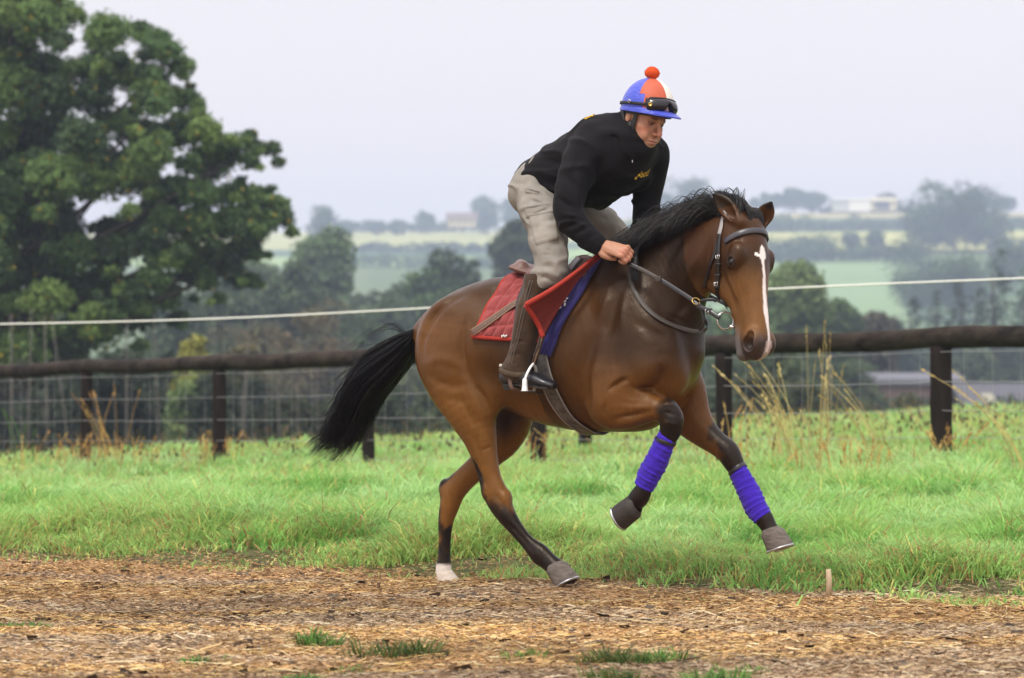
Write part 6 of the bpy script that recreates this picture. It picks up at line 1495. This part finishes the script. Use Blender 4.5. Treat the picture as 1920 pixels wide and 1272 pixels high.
for P_, w, a in (([(980, 352, -.15), (1000, 360, -.2), (1030, 372, -.22)], .008, .009), ([(980, 374, -.16), (1002, 378, -.22), (1035, 392, -.24)], .007, .010), ([(982, 362, -.16), (1000, 368, -.2), (1020, 380, -.22)], .007, -.007),
                 ([(985, 402, -.19), (1005, 406, -.25), (1020, 396, -.25), (1040, 388, -.25)], .006, .010), ([(988, 396, -.19), (1008, 399, -.25), (1030, 388, -.25)], .007, -.006), ([(1045, 395, -.26), (1050, 430, -.3), (1046, 452, -.31)], .0045, .005), ([(1046, 452, -.31), (1025, 452, -.31), (1003, 468, -.28)], .005, .007),
                 ([(1003, 470, -.28), (1015, 458, -.31), (1030, 456, -.32)], .007, -.005), ([(1006, 485, -.3), (1030, 478, -.36), (1058, 485, -.34)], .006, .005), ([(1004, 497, -.3), (1030, 490, -.37), (1058, 498, -.34)], .006, -.005),
                 ([(1003, 505, -.3), (1028, 500, -.37), (1056, 508, -.34)], .006, .006), ([(1003, 518, -.3), (1025, 510, -.37), (1050, 520, -.34)], .006, -.006), ([(998, 526, -.3), (1020, 520, -.37), (1043, 532, -.34)], .006, .006),
                 ([(1008, 415, -.24), (1018, 430, -.28), (1016, 448, -.29)], .007, .004), ([(1146, 398, .15), (1160, 430, .22), (1172, 455, .24)], .004, .006, ), ([(1120, 400, .14), (1140, 420, .2), (1150, 450, .22)], .01, .005), ([(1100, 420, .14), (1125, 435, .2), (1140, 460, .22)], .01, .005),
                 ([(1004, 478, -.28), (1028, 470, -.35), (1056, 474, -.33)], .005, .003), ([(1000, 330, -.12), (1030, 355, -.18), (1045, 372, -.2)], .008, .006), ([(992, 430, -.2), (1000, 452, -.26), (1004, 470, -.28)], .008, .004)):
    tw(P_, w, a)
t.noise(12, .005, (-.5, -.5, 1.0), (.8, .5, 2.1), stretch=(1, 1, .6), seed=19, oct=3)
t.noise(6.5, .010, (-.5, -.5, 1.0), (.8, .5, 2.1), stretch=(.7, 1, 1.9), seed=29, oct=2, ridged=True)
V, Q = t.mesh(); trou = mesh('trousers', relax(V, Q, 1) - ROFF, Q, m_trou, rider)
def patch(F_, cor, off, n, th=.004):
    c = np.array(cor, float); P = np.zeros((n, n, 3)); Nn = np.zeros((n, n, 3))
    for i in range(n):
        for j_ in range(n):
            a, b_ = i / (n - 1), j_ / (n - 1); u, v = (c[0] * (1 - a) + c[1] * a) * (1 - b_) + (c[3] * (1 - a) + c[2] * a) * b_; P[i, j_], Nn[i, j_] = hit(u, v, off, F_)
    e = np.minimum(np.minimum(np.arange(n), n - 1 - np.arange(n))[:, None], np.minimum(np.arange(n), n - 1 - np.arange(n))[None, :]); P = P - Nn * (th * 1.6 * (e == 0) - .0 * (e == 1))[..., None] + Nn * (.0025 * (e == 1))[..., None]
    F = [(i * n + j_, (i + 1) * n + j_, (i + 1) * n + j_ + 1, i * n + j_ + 1) for i in range(n - 1) for j_ in range(n - 1)]
    return P.reshape(-1, 3), F
V, F = patch(t, [(990, 404), (1044, 396), (1047, 450), (1004, 462)], .006, 16); mesh('cargo_pocket', V - ROFF, F, m_trou, trou)
V, F = patch(t, [(985, 388), (1046, 381), (1048, 400), (988, 410)], .012, 14); mesh('pocket_flap', V - ROFF, F, m_trou, trou)
V, F = patch(t, [(984, 352), (1012, 358), (1010, 366), (984, 362)], .006, 8); mesh('back_pocket_flap', V - ROFF, F, m_trou, trou)
# chaps (half chaps) and boots, near and far
def lower(sg, pts_chap, pts_boot, nm):
    f_ = lambda u, v, y: H(u, v, y)
    c = cloth_field(.0055, (-.45, -.46 if sg < 0 else .22, .80), (.62, -.20 if sg < 0 else .46, 1.42))
    c.chain([(*H(u, v, y), a, b_) for u, v, y, a, b_ in pts_chap], k=0, sub=4)
    if sg < 0:
        c.stroke([H(*p) for p in ((996, 530, -.37), (978, 590, -.39), (966, 640, -.39), (957, 690, -.38))], .004, .006, lat=(0, 1, 0), ls=.5)
        c.stroke([H(*p) for p in ((1001, 530, -.37), (983, 590, -.39), (971, 640, -.39), (962, 690, -.38))], .003, -.003, lat=(0, 1, 0), ls=.5)
        for P_ in ([(955, 650, -.38), (975, 640, -.39), (1000, 650, -.38)], [(952, 668, -.38), (972, 664, -.39), (996, 676, -.38)], [(955, 684, -.38), (975, 676, -.4), (992, 660, -.38)], [(966, 692, -.39), (984, 680, -.4), (998, 672, -.38)]):
            c.stroke([H(*p) for p in P_], .006, .006, lat=(0, 1, 0), ls=.5)
    c.noise(18, .003, (-.5, -.5, .7), (.7, .5, 1.5), seed=4, oct=2)
    V, Q = c.mesh(); ch = mesh('half_chap', relax(V, Q, 1) - ROFF, Q, m_chap, rider)
    if sg < 0:
        for dx in (0, 5):
            Pz = np.array([hit(u + dx, v, .0015, c)[0] for u, v in ((994, 526), (986, 556), (978, 590), (971, 620), (965, 645), (958, 668), (954, 684))]); mb = MB(); mb.tube(cr_spline(Pz, 5) - ROFF, .0018 if dx else .0026, 6); mb.build('zip_piping', m_pipe, ch)
        Pz = [hit(u, v, .001, c) for u, v in ((938, 694), (950, 699), (966, 703), (984, 702), (1000, 694))]; mb = MB(); ribbon(mb, np.array([a for a, _ in Pz]) - ROFF, [b_ for _, b_ in Pz], .022, .006, 6); mb.build('chap_hem', m_chap2, ch)
    bt = cloth_field(.005, (-.45, -.42 if sg < 0 else .24, .74), (.62, -.24 if sg < 0 else .42, 1.05))
    bt.chain([(*H(u, v, y), a, b_) for u, v, y, a, b_ in pts_boot], k=0, sub=4)
    base = H(pts_boot[0][0], pts_boot[0][1], pts_boot[0][2])
    V, Q = bt.mesh(); bo = mesh('boot', relax(V, Q, 1) - ROFF, Q, m_boot, rider)
    # sole and heel follow the boot's underside
    if True:
        hC = np.array([H(u, v + dv, y) for (u, v, y, *_), dv in zip(pts_boot[1:], (14, 13, 12, 9, 5))])
        P = cr_spline(hC, 6); w = np.interp(np.linspace(0, 1, len(P)), [0, .15, .45, .75, .93, 1], [.030, .034, .031, .042, .032, .012])
        V = []; 
        for p, w_ in zip(P, w): V += [p + (0, -w_, .005), p + (0, w_, .005), p + (0, w_, -.006), p + (0, -w_, -.006)]
        F = [(i * 4 + a, i * 4 + (a + 1) % 4, i * 4 + 4 + (a + 1) % 4, i * 4 + 4 + a) for i in range(len(P) - 1) for a in range(4)] + [(0, 3, 2, 1), tuple(len(V) - 4 + k_ for k_ in range(4))]
        mb = MB(); mb.add(np.array(V) - ROFF, F); hb_ = P[1] - np.array([-.016, 0, .012]); mb.box(hb_ - ROFF, (.026, .029, .010), bev=.004); mb.build('sole', m_sole, bo, False)
lower(-1, [(1018, 514, -.305, .078, .076), (1013, 530, -.31, .078, .078), (1006, 550, -.32, .066, .060), (996, 575, -.33, .068, .060), (987, 612, -.335, .064, .058), (981, 645, -.335, .058, .056), (975, 668, -.335, .054, .054), (969, 688, -.333, .056, .062), (966, 697, -.333, .058, .070)],
      [(960, 692, -.33, .036, .036), (949, 709, -.33, .033, .034), (975, 709, -.33, .041, .038), (1000, 711, -.33, .043, .034), (1022, 718, -.33, .044, .026), (1036, 723, -.328, .034, .019)], 'near')
lower(1, [(1150, 500, .33, .062, .056), (1140, 545, .34, .066, .060), (1122, 612, .345, .058, .054), (1108, 668, .34, .054, .056), (1104, 690, .338, .056, .066)],
      [(1095, 684, .335, .045, .045), (1090, 698, .335, .038, .036), (1112, 701, .335, .041, .038), (1134, 703, .335, .043, .034), (1154, 709, .335, .044, .026), (1167, 714, .335, .034, .019)], 'far')
# elastic under the boot
mb = MB(); ribbon(mb, [H(957, 698, -.377) - ROFF, H(956, 712, -.378) - ROFF, H(960, 728, -.376) - ROFF, H(975, 732, -.34) - ROFF], [CN, CN, CN, (0, -.6, -.8)], .017, .003, 5); mb.build('chap_strap', m_brown, rider)
mb = MB(); mb.lathe([(.0001, .007), (.008, .005), (.010, .0)], H(939, 686, -.36) - ROFF, 12, np.stack([[1, 0, 0], np.cross(CN, [1, 0, 0]), CN], 1)); mb.build('press_stud', mat('pale_stud', (.5, .47, .42), .4), rider)

# chest lettering and shoulder mark
m_yel = mat('yellow_embroidery', (.55, .34, .02), .8, noise=(300, .2))
def put_text(txt, size, u, v, F, rot, name, parent, squeeze=1.0):
    cu = bpy.data.curves.new(name, 'FONT'); cu.body = txt; cu.size = size; cu.extrude = .0008; cu.align_x = 'LEFT'
    to = bpy.data.objects.new(name, cu); COL.objects.link(to); me = bpy.data.meshes.new_from_object(to); bpy.data.objects.remove(to)
    V = np.array([v_.co[:] for v_ in me.vertices]); Fc = [tuple(p_.vertices) for p_ in me.polygons]
    return V, Fc
V, Fc = put_text('betf', .043, 0, 0, JF, 0, 'lettering', jacket)
c, n = hit(1199, 333, .004, JF); tx = nrm(np.cross((0, 0, 1.), n)); tx = tx * np.sign(tx[0] + 1e-6); tx = nrm(tx + np.array([0, 0, .12])); tx = nrm(tx - n * tx.dot(n)); ty = np.cross(n, tx)
V = V * np.array([1.05, 1, 1]); P = c + V[:, :1] * tx + V[:, 1:2] * ty + V[:, 2:] * n
d = JF.sample(P); g_ = JF.grad(P, .015); P = P + g_ * (.004 - d)[:, None] + V[:, 2:] * n
mb = MB(); mb.add(P - ROFF, Fc); mb.build('chest_lettering', m_yel, jacket, False)
mb = MB()
for du, dv in ((-8, 3), (-2.5, -2)):
    c, n = hit(1199 + du, 331 + dv, .005, JF)
    mb.box(c - ROFF, (.0065, .0045, .001), np.stack([tx, np.cross(n, tx), n], 1))
    mb.box(c - ROFF + tx * .003 + ty * .004, (.004, .003, .0014), np.stack([tx, np.cross(n, tx), n], 1))
mb.build('chest_mark', m_yel, jacket, False)
mb = MB()
for q in range(7):
    c, n = hit(1097 + q * 2.8, 224 - q * 1.25 + (q % 2) * 1.2, .004, JF); mb.box(c - ROFF, (.0035, .003 + .002 * (q % 3), .0015), np.stack([nrm(np.cross(n, (0, 1, .2))), np.cross(n, nrm(np.cross(n, (0, 1, .2)))), n], 1))
mb.build('shoulder_lettering', m_yel, jacket, False)
c, n = hit(1185, 302, .004, JF); mb = MB(); mb.box(c - ROFF, (.002, .002, .006), bev=.001); mb.build('zip_pull', m_steel, jacket)

# ---- helmet
hpz = math.radians(9); hph = math.radians(44)
g = np.array([math.cos(hph), -math.sin(hph), 0]); l_ = np.array([math.sin(hph), math.cos(hph), 0])
Fz = math.cos(hpz) * g - math.sin(hpz) * z; Uz = math.sin(hpz) * g + math.cos(hpz) * z
rr_ = math.radians(-3); Lz = l_ * math.cos(rr_) + Uz * math.sin(rr_); Uz = -l_ * math.sin(rr_) + Uz * math.cos(rr_)
HR2 = RH.T @ np.stack([Fz, Lz, Uz], 1); HC0 = H(1214, 206, 0.0) - ROFF
def hm(P): return np.asarray(P) @ HR2.T + HC0
m_hb = mat('helmet_silk_blue', (.040, .065, .50), .40, spec=.5, sheen=.2, bump=(38, .8, .008, (1, 1, 2.4)))
m_ho = mat('helmet_silk_orange', (.46, .085, .035), .6, noise=(60, .08), bump=(300, .3, .0006))
m_hw = mat('helmet_silk_white', (.66, .62, .56), .6, noise=(60, .06), bump=(300, .3, .0006))
n_a, n_e = 96, 30; V = []; FA = 0
for i in range(n_e + 1):
    el = (i / n_e) * math.pi / 2
    for k_ in range(n_a):
        az = 2 * math.pi * k_ / n_a; rr = 1.0; sx, sy, sz = .129, .110, .143
        seam = min(abs((az + math.pi) % (2 * math.pi) - math.pi - a) for a in (-.13, -1.36, 1.5, math.pi)) 
        x, y, zz = math.cos(el) * math.cos(az), math.cos(el) * math.sin(az), math.sin(el)
        s_ = 1 - .018 * math.exp(-(seam / .05) ** 2) * math.cos(el)
        back = max(0, -math.cos(az + .9)) * (el < .5)
        s_ += .012 * back * math.sin(az * 34) * math.sin(el * 6) + .010 * back * math.sin(el * 32 + 3 * az)
        V.append((x * sx * s_, y * sy * s_, zz * sz * s_ * (1 if el > .0 else 1)))
V = np.array(V); F = []; mi = []
for i in range(n_e):
    for k_ in range(n_a):
        F.append((i * n_a + k_, i * n_a + (k_ + 1) % n_a, (i + 1) * n_a + (k_ + 1) % n_a, (i + 1) * n_a + k_))
        az = ((2 * math.pi * (k_ + .5) / n_a) + math.pi) % (2 * math.pi) - math.pi
        lowb = -1.36 + .0
        lim = -1.36 + (.22 if i < 9 else 0)
        mi.append(1 if (lim < az < -.13) else (2 if -.13 <= az < 1.50 else 0))
helmet = mesh('helmet', hm(V), F, [m_hb, m_ho, m_hw], rider, True, None, mi)
# brim / peak
mb = MB(); n_ = 72; an = np.linspace(0, 2 * np.pi, n_, endpoint=False)
pk = np.clip(np.cos(an), 0, 1) ** 1.5
R0 = np.stack([.127 * np.cos(an), .108 * np.sin(an), 0 * an + .006], 1)
R1 = np.stack([(.132 + .048 * pk) * np.cos(an), (.114 + .022 * pk) * np.sin(an), -.012 - .006 * pk], 1)
R2 = R1 + np.array([0, 0, -.007]); R3 = np.stack([.124 * np.cos(an), .105 * np.sin(an), 0 * an - .010], 1)
V = np.concatenate([R0, R1, R2, R3]); F = [(i * n_ + k_, i * n_ + (k_ + 1) % n_, ((i + 1) % 4) * n_ + (k_ + 1) % n_, ((i + 1) % 4) * n_ + k_) for i in range(4) for k_ in range(n_)]
mb.add(hm(V), F); autosmooth(mb.build('peak', m_hb, helmet), 50)
# black skull-cap rim under the silk
mb = MB(); R0 = np.stack([.121 * np.cos(an), .103 * np.sin(an), 0 * an - .006], 1); R1 = np.stack([(.117 + .006 * pk) * np.cos(an), .099 * np.sin(an), -.030 + .004 * np.cos(an)], 1); R2 = R1 * np.array([.9, .9, 1]); R3 = R0 * np.array([.9, .9, 1])
V = np.concatenate([R0, R1, R2, R3]); mb.add(hm(V), F); autosmooth(mb.build('skull_cap_rim', m_blk, helmet), 50)
# pompom: many short fibres
mb = MB(); c = np.array([-.005, 0, .165]); rg = random.Random(3)
m_pom = mat('orange_wool_pompom', (.60, .085, .025), .95, spec=.05, noise=(200, .3))
bm = bmesh.new(); bmesh.ops.create_icosphere(bm, subdivisions=3, radius=.033); V = np.array([v.co[:] for v in bm.verts]); F = [[v.index for v in f.verts] for f in bm.faces]; bm.free()
V *= (1 + .08 * (fbm(V, 60, 2, 4) - .5))[:, None]; V[:, 2] *= .88; mb.add(hm(V + c), F)
for q in range(1500):
    d = nrm(np.array([rg.gauss(0, 1), rg.gauss(0, 1), rg.gauss(0, 1)])); 
    if d[2] < -.6: continue
    a = c + d * np.array([.030, .030, .027]); L = rg.uniform(.003, .007); e_ = a + (d + np.array([rg.gauss(0, .3), rg.gauss(0, .3), rg.gauss(0, .3)])) * L; s_ = nrm(np.cross(d, (rg.random(), rg.random(), .3))) * .0012
    mb.add(hm([a - s_, a + s_, e_]), [(0, 1, 2)])
mb.build('pompom', m_pom, helmet, False)
# goggles pushed up on the front of the helmet
m_lens = mat('dark_goggle_lens', (.006, .005, .008), .16, spec=.5)
gv = []; NA, NB = 60, 12; a0, a1 = -1.02, .62
for i in range(NA + 1):
    s_ = i / NA; az = a0 + (a1 - a0) * s_; endf = min(1, math.sin(math.pi * min(max(s_, .0), 1)) * 4.0) ** .5
    notch = math.exp(-((az + .15) / .11) ** 2)
    topz = .049 + .008 * math.sin(math.pi * s_); botz = topz - (.058 * endf + .001) + .034 * notch
    topz = (topz + botz) / 2 + (topz - botz) / 2
    mid = (.045 + .045 - .052) / 2
    for j_ in range(NB + 1):
        w_ = j_ / NB; zz = (mid + (topz - mid) * endf) * (1 - w_) + (mid + (botz - mid) * 1.0) * w_ if True else 0
        el = math.asin(max(-.9, min(.9, zz / .143))); bulge = .020 * math.sin(math.pi * w_) ** .5 * (math.sin(math.pi * s_) ** .35 if 0 < s_ < 1 else 0) + .004
        gv.append(((.129 * math.cos(el) + bulge) * math.cos(az), (.110 * math.cos(el) + bulge) * math.sin(az), zz))
F = [(i * (NB + 1) + j_, (i + 1) * (NB + 1) + j_, (i + 1) * (NB + 1) + j_ + 1, i * (NB + 1) + j_ + 1) for i in range(NA) for j_ in range(NB)]
gog = mesh('goggles', hm(np.array(gv)), F, m_lens, helmet)
G = np.array(gv).reshape(NA + 1, NB + 1, 3); rim = np.concatenate([G[:, 0], G[-1:, :][0][1:], G[::-1, NB][1:], G[0, ::-1][1:]])
mb = MB(); mb.tube(hm(rim * 1.012), .0034, 6, cap=False); mb.build('frame', m_blk, gog)
az = -.86; c = np.array([(.129 + .020) * math.cos(az), (.110 + .018) * math.sin(az), .022]); d = nrm(np.array([math.cos(az), math.sin(az), 0])); s2 = np.cross(d, (0, 0, 1))
mb = MB(); mb.lathe([(.009, 0), (.009, .003), (.0062, .003), (.006, .0015), (.0001, .0015)], hm([c])[0], 18, HR2 @ np.stack([s2, (0, 0, 1), d], 1)); mb.build('vent_button', m_brass, gog)
for aa, bb in ((-1.0, -3.6), (.6, 2.7)):
    pts = [(.133 * math.cos(t_), .114 * math.sin(t_), .020 - .004 * abs(t_ - aa)) for t_ in np.linspace(aa, bb, 16)]; ns = [(math.cos(t_), math.sin(t_), 0) for t_ in np.linspace(aa, bb, 16)]
    mb = MB(); ribbon(mb, hm(pts), np.array(ns) @ HR2.T, .013, .003, 3); mb.build('elastic_strap', m_blk, gog)
az = -1.62; c = hm([(.138 * math.cos(az), .119 * math.sin(az), .024)])[0]; mb = MB(); buckle(mb, c, HR2 @ np.array([math.cos(az), math.sin(az), 0]), HR2 @ np.array([.5, 0, 1]), .014, .014, .0016); mb.build('strap_clip', m_steel, gog)
# harness: black straps round ear and under the chin
for s in (-1, 1):
    mb = MB(); pts = [hp_(.035, s * .080, .025), hp_(.030, s * .076, -.02), hp_(.026, s * .069, -.060), hp_(.010, s * .062, -.090)]
    ribbon(mb, np.array(pts) - ROFF, [RM[0] @ np.array([.1, s, -.1])] * 4, .022, .004, 5); hs = mb.build('harness', m_blk, helmet)
    mb = MB(); pts = [hp_(-.045, s * .078, .02), hp_(-.02, s * .080, -.03), hp_(.022, s * .072, -.065)]; ribbon(mb, np.array(pts) - ROFF, [RM[0] @ np.array([-.2, s, 0])] * 3, .024, .004, 5); mb.build('harness', m_blk, helmet)
mb = MB(); c = hp_(-.012, -.092, -.055) - ROFF; buckle(mb, c, CN, np.array([.3, 0, 1]), .016, .016, .002); mb.build('harness_buckle', m_steel, helmet)
# padded chin cups at the sides of the jaw
for s in (-1, 1):
    mb = MB(); V = np.array([[math.cos(a) * math.cos(e_) * .016, math.sin(e_) * .010, math.sin(a) * math.cos(e_) * .034] for e_ in np.linspace(-1.4, 1.4, 7) for a in np.linspace(0, 2 * np.pi, 12, endpoint=False)])
    F = [(i * 12 + k_, i * 12 + (k_ + 1) % 12, (i + 1) * 12 + (k_ + 1) % 12, (i + 1) * 12 + k_) for i in range(6) for k_ in range(12)]
    mb.add((V + np.array([.010, s * .074, -.045])) @ (RM[0].T * 1.09) + RM[1] - ROFF, F); mb.build('cheek_pad', m_blk, helmet)
# ================================================================== MANE AND TAIL
def strands(name, S, R, mt, parent):
    """S (n,k,3) centre lines, R (n,k) radii -> thin three sided hairs"""
    n, k, _ = S.shape; T = np.gradient(S, axis=1); T /= np.linalg.norm(T, axis=2, keepdims=True) + 1e-9
    A = np.cross(T, np.array([.13, .31, .94])); A /= np.linalg.norm(A, axis=2, keepdims=True) + 1e-9; B = np.cross(T, A)
    V = np.stack([S + (A * math.cos(a) + B * math.sin(a)) * R[..., None] for a in (0, 2.094, 4.189)], 2).reshape(-1, 3)
    i = np.arange(n)[:, None, None] * k * 3; j = np.arange(k - 1)[None, :, None] * 3; c = np.arange(3)[None, None, :]
    a = i + j + c; b_ = i + j + (c + 1) % 3; F = np.stack([a, b_, b_ + 3, a + 3], -1).reshape(-1, 4)
    return mesh(name, V, F, mt, parent)
m_hair = mat('black_horse_hair', (.0055, .005, .005), .38, spec=.2)
hr = np.random.default_rng(11)
def resamp(P, k):
    P = cr_spline(P, 12); q = np.linspace(0, len(P) - 1, k); i = np.clip(q.astype(int), 0, len(P) - 2); f = (q - i)[:, None]; return P[i] * (1 - f) + P[i + 1] * f
EARP = np.array([(1330, 352), (1340, 395), (1356, 424), (1388, 428), (1380, 398), (1352, 368)], float); EARY = hd(.005, -.055, -.06)[1]
def clear_ear(S_, R_):
    U, Vv = hpx(S_); ins = np.zeros(U.shape, bool)
    for a in range(len(EARP)):
        x1, y1 = EARP[a]; x2, y2 = EARP[(a + 1) % len(EARP)]; c_ = ((y1 > Vv) != (y2 > Vv)) & (U < (x2 - x1) * (Vv - y1) / (y2 - y1 + 1e-9) + x1); ins ^= c_
    bad = (ins & (S_[:, :, 1] < EARY + .035)).any(1); return S_[~bad], R_[~bad]
# tail
k = 22
top_ = resamp([H(792, 612, 0), H(758, 627, 0), H(716, 650, 0), H(684, 680, 0), H(655, 722, 0), H(628, 772, 0), H(598, 812, 0), H(572, 836, 0)], k)
bot_ = resamp([H(782, 632, 0), H(768, 672, 0), H(742, 708, 0), H(716, 738, 0), H(698, 768, 0), H(684, 802, 0), H(668, 836, 0), H(644, 864, 0)], k)
n = 2700; w = np.clip(hr.beta(1.5, 1.5, n), 0, 1); w = np.round(w * 17) / 17 * .62 + w * .38
yy = hr.normal(0, 1, n); s0 = hr.uniform(0, .18, n) * (hr.random(n) < .7); wc = np.round(w * 17).astype(int); ln = (1 - .42 * hr.random(n) ** 1.4) * (.95 + .11 * np.sin(np.arange(40) * 2.7 + 1))[wc]
u_ = np.linspace(0, 1, k); S = np.zeros((n, k, 3)); prof = np.interp(u_, [0, .12, .4, .8, 1], [.012, .030, .050, .045, .03])
for q in range(n):
    uu = s0[q] + (ln[q] - s0[q]) * u_; x = uu * (k - 1); i = np.clip(x.astype(int), 0, k - 2); f = (x - i)[:, None]
    a = top_[i] * (1 - f) + top_[i + 1] * f; b2 = bot_[i] * (1 - f) + bot_[i + 1] * f
    wq = .5 + (w[q] - .5) * np.interp(uu, [0, .15, 1], [.9, 1, 1]); wv = np.clip(wq + .05 * np.sin(uu * 7 + q * .7) * uu, -.1, 1.1)[:, None]
    S[q] = a * (1 - wv) + b2 * wv; S[q][:, 1] += yy[q] * np.interp(uu, [0, .12, .4, .8, 1], [.012, .028, .045, .04, .03])
    if hr.random() < .06: d = hr.normal(0, 1, 3) * .05; S[q] += np.outer(u_ ** 2, d + np.array([-.02, 0, .03]))
S += (hr.normal(0, .008, (n, 1, 3)) * (u_ ** 1.5)[None, :, None]); S += hr.normal(0, .0010, S.shape)
# a few wisps thrown up above the dock
nw = 18; Wp = np.zeros((nw, k, 3))
for q in range(nw):
    e = hr.uniform(0, 1); P = [H(770 - 20 * hr.random(), 622 + 6 * hr.random(), 0), H(740 - 20 * e, 618 - 12 * hr.random(), hr.normal(0, .03)), H(700 - 30 * e, 628 + 14 * hr.random(), hr.normal(0, .04)), H(650 - 10 * e + 30 * hr.random(), 655 + 20 * hr.random(), hr.normal(0, .05))]; Wp[q] = resamp(P, k)
S = np.concatenate([S, Wp]); R = np.concatenate([np.outer(hr.uniform(.0011, .0021, n), np.interp(u_, [0, .1, .7, 1], [1, 1.1, .9, .25])), np.outer(np.full(nw, .0008), np.interp(u_, [0, 1], [1, .4]))])
strands('tail', S, R, m_hair, horse)
# mane
crest = []
for u, v in [(1186, 474), (1200, 463), (1222, 450), (1245, 440), (1270, 428), (1295, 419), (1320, 411), (1345, 405), (1368, 400), (1388, 397)]:
    crest.append(hit(u, v + 2, .0)[0])
crest = np.array(crest); crest[:, 1] += .012
cc = resamp(crest, 200); k = 16; u_ = np.linspace(0, 1, k); n = 4200; S = np.zeros((n, k, 3)); R = np.zeros((n, k))
for q in range(n):
    c = hr.random(); ck = round(c * 40) / 40; c = ck * .5 + c * .5; P0 = cc[int(c * 199)] + hr.normal(0, 1, 3) * np.array([.004, .010, .004]); ph_ = ck * 40 * 1.7
    hg = (hr.uniform(.25, 1.0) if hr.random() > .07 else hr.uniform(1.0, 1.45)) * np.interp(c, [0, .12, .3, .8, 1], [.030, .050, .070, .085, .080]); bk = hr.uniform(.5, 1.1) * (.13 + .03 * math.sin(ph_)); yo = hr.normal(-.015, .035) + .02 * math.sin(ph_ * 2.1) + .10 * max(0, (c - .78) / .22)
    dn = hr.uniform(-.2, 1.0) * .6
    P = [P0, P0 + [-.10 * bk, yo * .3, hg * .75], P0 + [-.45 * bk, yo * .8, hg * (1.0 + .15 * math.sin(ph_))], P0 + [-.85 * bk, yo * 1.3, hg * (.75 - .5 * dn) - .02], P0 + [-1.15 * bk, yo * 1.7, hg * (.45 - 1.0 * dn) - .045 + .02 * math.sin(ph_ * 1.3)]]
    S[q] = resamp(np.array(P), k); R[q] = hr.uniform(.0009, .0017) * np.interp(u_, [0, .7, 1], [1.1, .9, .25])
S += np.cumsum(hr.normal(0, .0010, S.shape), axis=1); S[:, :, 2] += .0025 * np.sin(u_[None, :] * 9 + hr.uniform(0, 6, (n, 1))) * u_[None, :]
allS, allR = [S], [R]
# lock falling beside the rider's hand at the withers
n = 700; S = np.zeros((n, k, 3))
for q in range(n):
    e = hr.random(); P0 = H(1226 - 36 * e, 449 + 20 * e, -.085 + .02 * hr.random()); P = [P0, H(1205 - 24 * e, 454 + 22 * e, -.14), H(1186 + 6 * hr.random(), 474 + 12 * hr.random(), -.20), H(1184 + 10 * hr.random(), 494 + 10 * hr.random(), -.225), H(1184 + 12 * hr.random(), 512 + 16 * hr.random(), -.235)]; S[q] = resamp(P, k)
S += np.cumsum(hr.normal(0, .0007, S.shape), axis=1); allS.append(S); allR.append(np.outer(hr.uniform(.0010, .0018, n), np.interp(u_, [0, .7, 1], [1.1, .9, .25])))
# tuft blown up over the rider's far forearm
n = 900; S = np.zeros((n, k, 3))
for q in range(n):
    e = hr.random(); g = hr.random(); P = [H(1250 - 40 * e, 438 + 14 * e, -.05), H(1232 - 30 * e, 424 + 10 * g, -.08 + .05 * hr.random()), H(1212 - 16 * e, 412 + 20 * g, -.08 + .08 * hr.random()), H(1200 - 5 * g + 6 * e, 424 + 26 * g, -.10 + .08 * hr.random())]; S[q] = resamp(P, k)
S += np.cumsum(hr.normal(0, .0010, S.shape), axis=1); allS.append(S); allR.append(np.outer(hr.uniform(.0010, .0018, n), np.interp(u_, [0, .7, 1], [1.1, .9, .25])))
m_hair2 = mat('mane_hair', (.009, .007, .006), .34, spec=.4)
strands('mane', *clear_ear(np.concatenate(allS), np.concatenate(allR)), m_hair2, horse)
# forelock swept back over the poll between the ears
n = 620; S = np.zeros((n, k, 3)); fr = []
for q in range(n):
    e = hr.random(); e = round(e * 9) / 9 * .6 + e * .4; p0 = hd(.055 - .03 * e, -.03 + .012 * hr.random(), -.035 + .075 * hr.random()); yq = p0[1]
    up_ = hr.random(); P = [p0, p0 + np.array([-.01, 0, .045 + .03 * up_]), H(1398 - 10 * e, 378 + 10 * e + 8 * up_, yq + .01), H(1366 - 8 * up_, 364 + 16 * e, yq + .03), H(1338 + 12 * hr.random(), 358 + 24 * e, yq + .05)]
    S[q] = resamp(P, k)
S += np.cumsum(hr.normal(0, .0008, S.shape), axis=1)
strands('forelock', *clear_ear(S, np.outer(hr.uniform(.0008, .0016, n), np.interp(u_, [0, .7, 1], [1.1, .9, .25]))), m_hair2, horse)
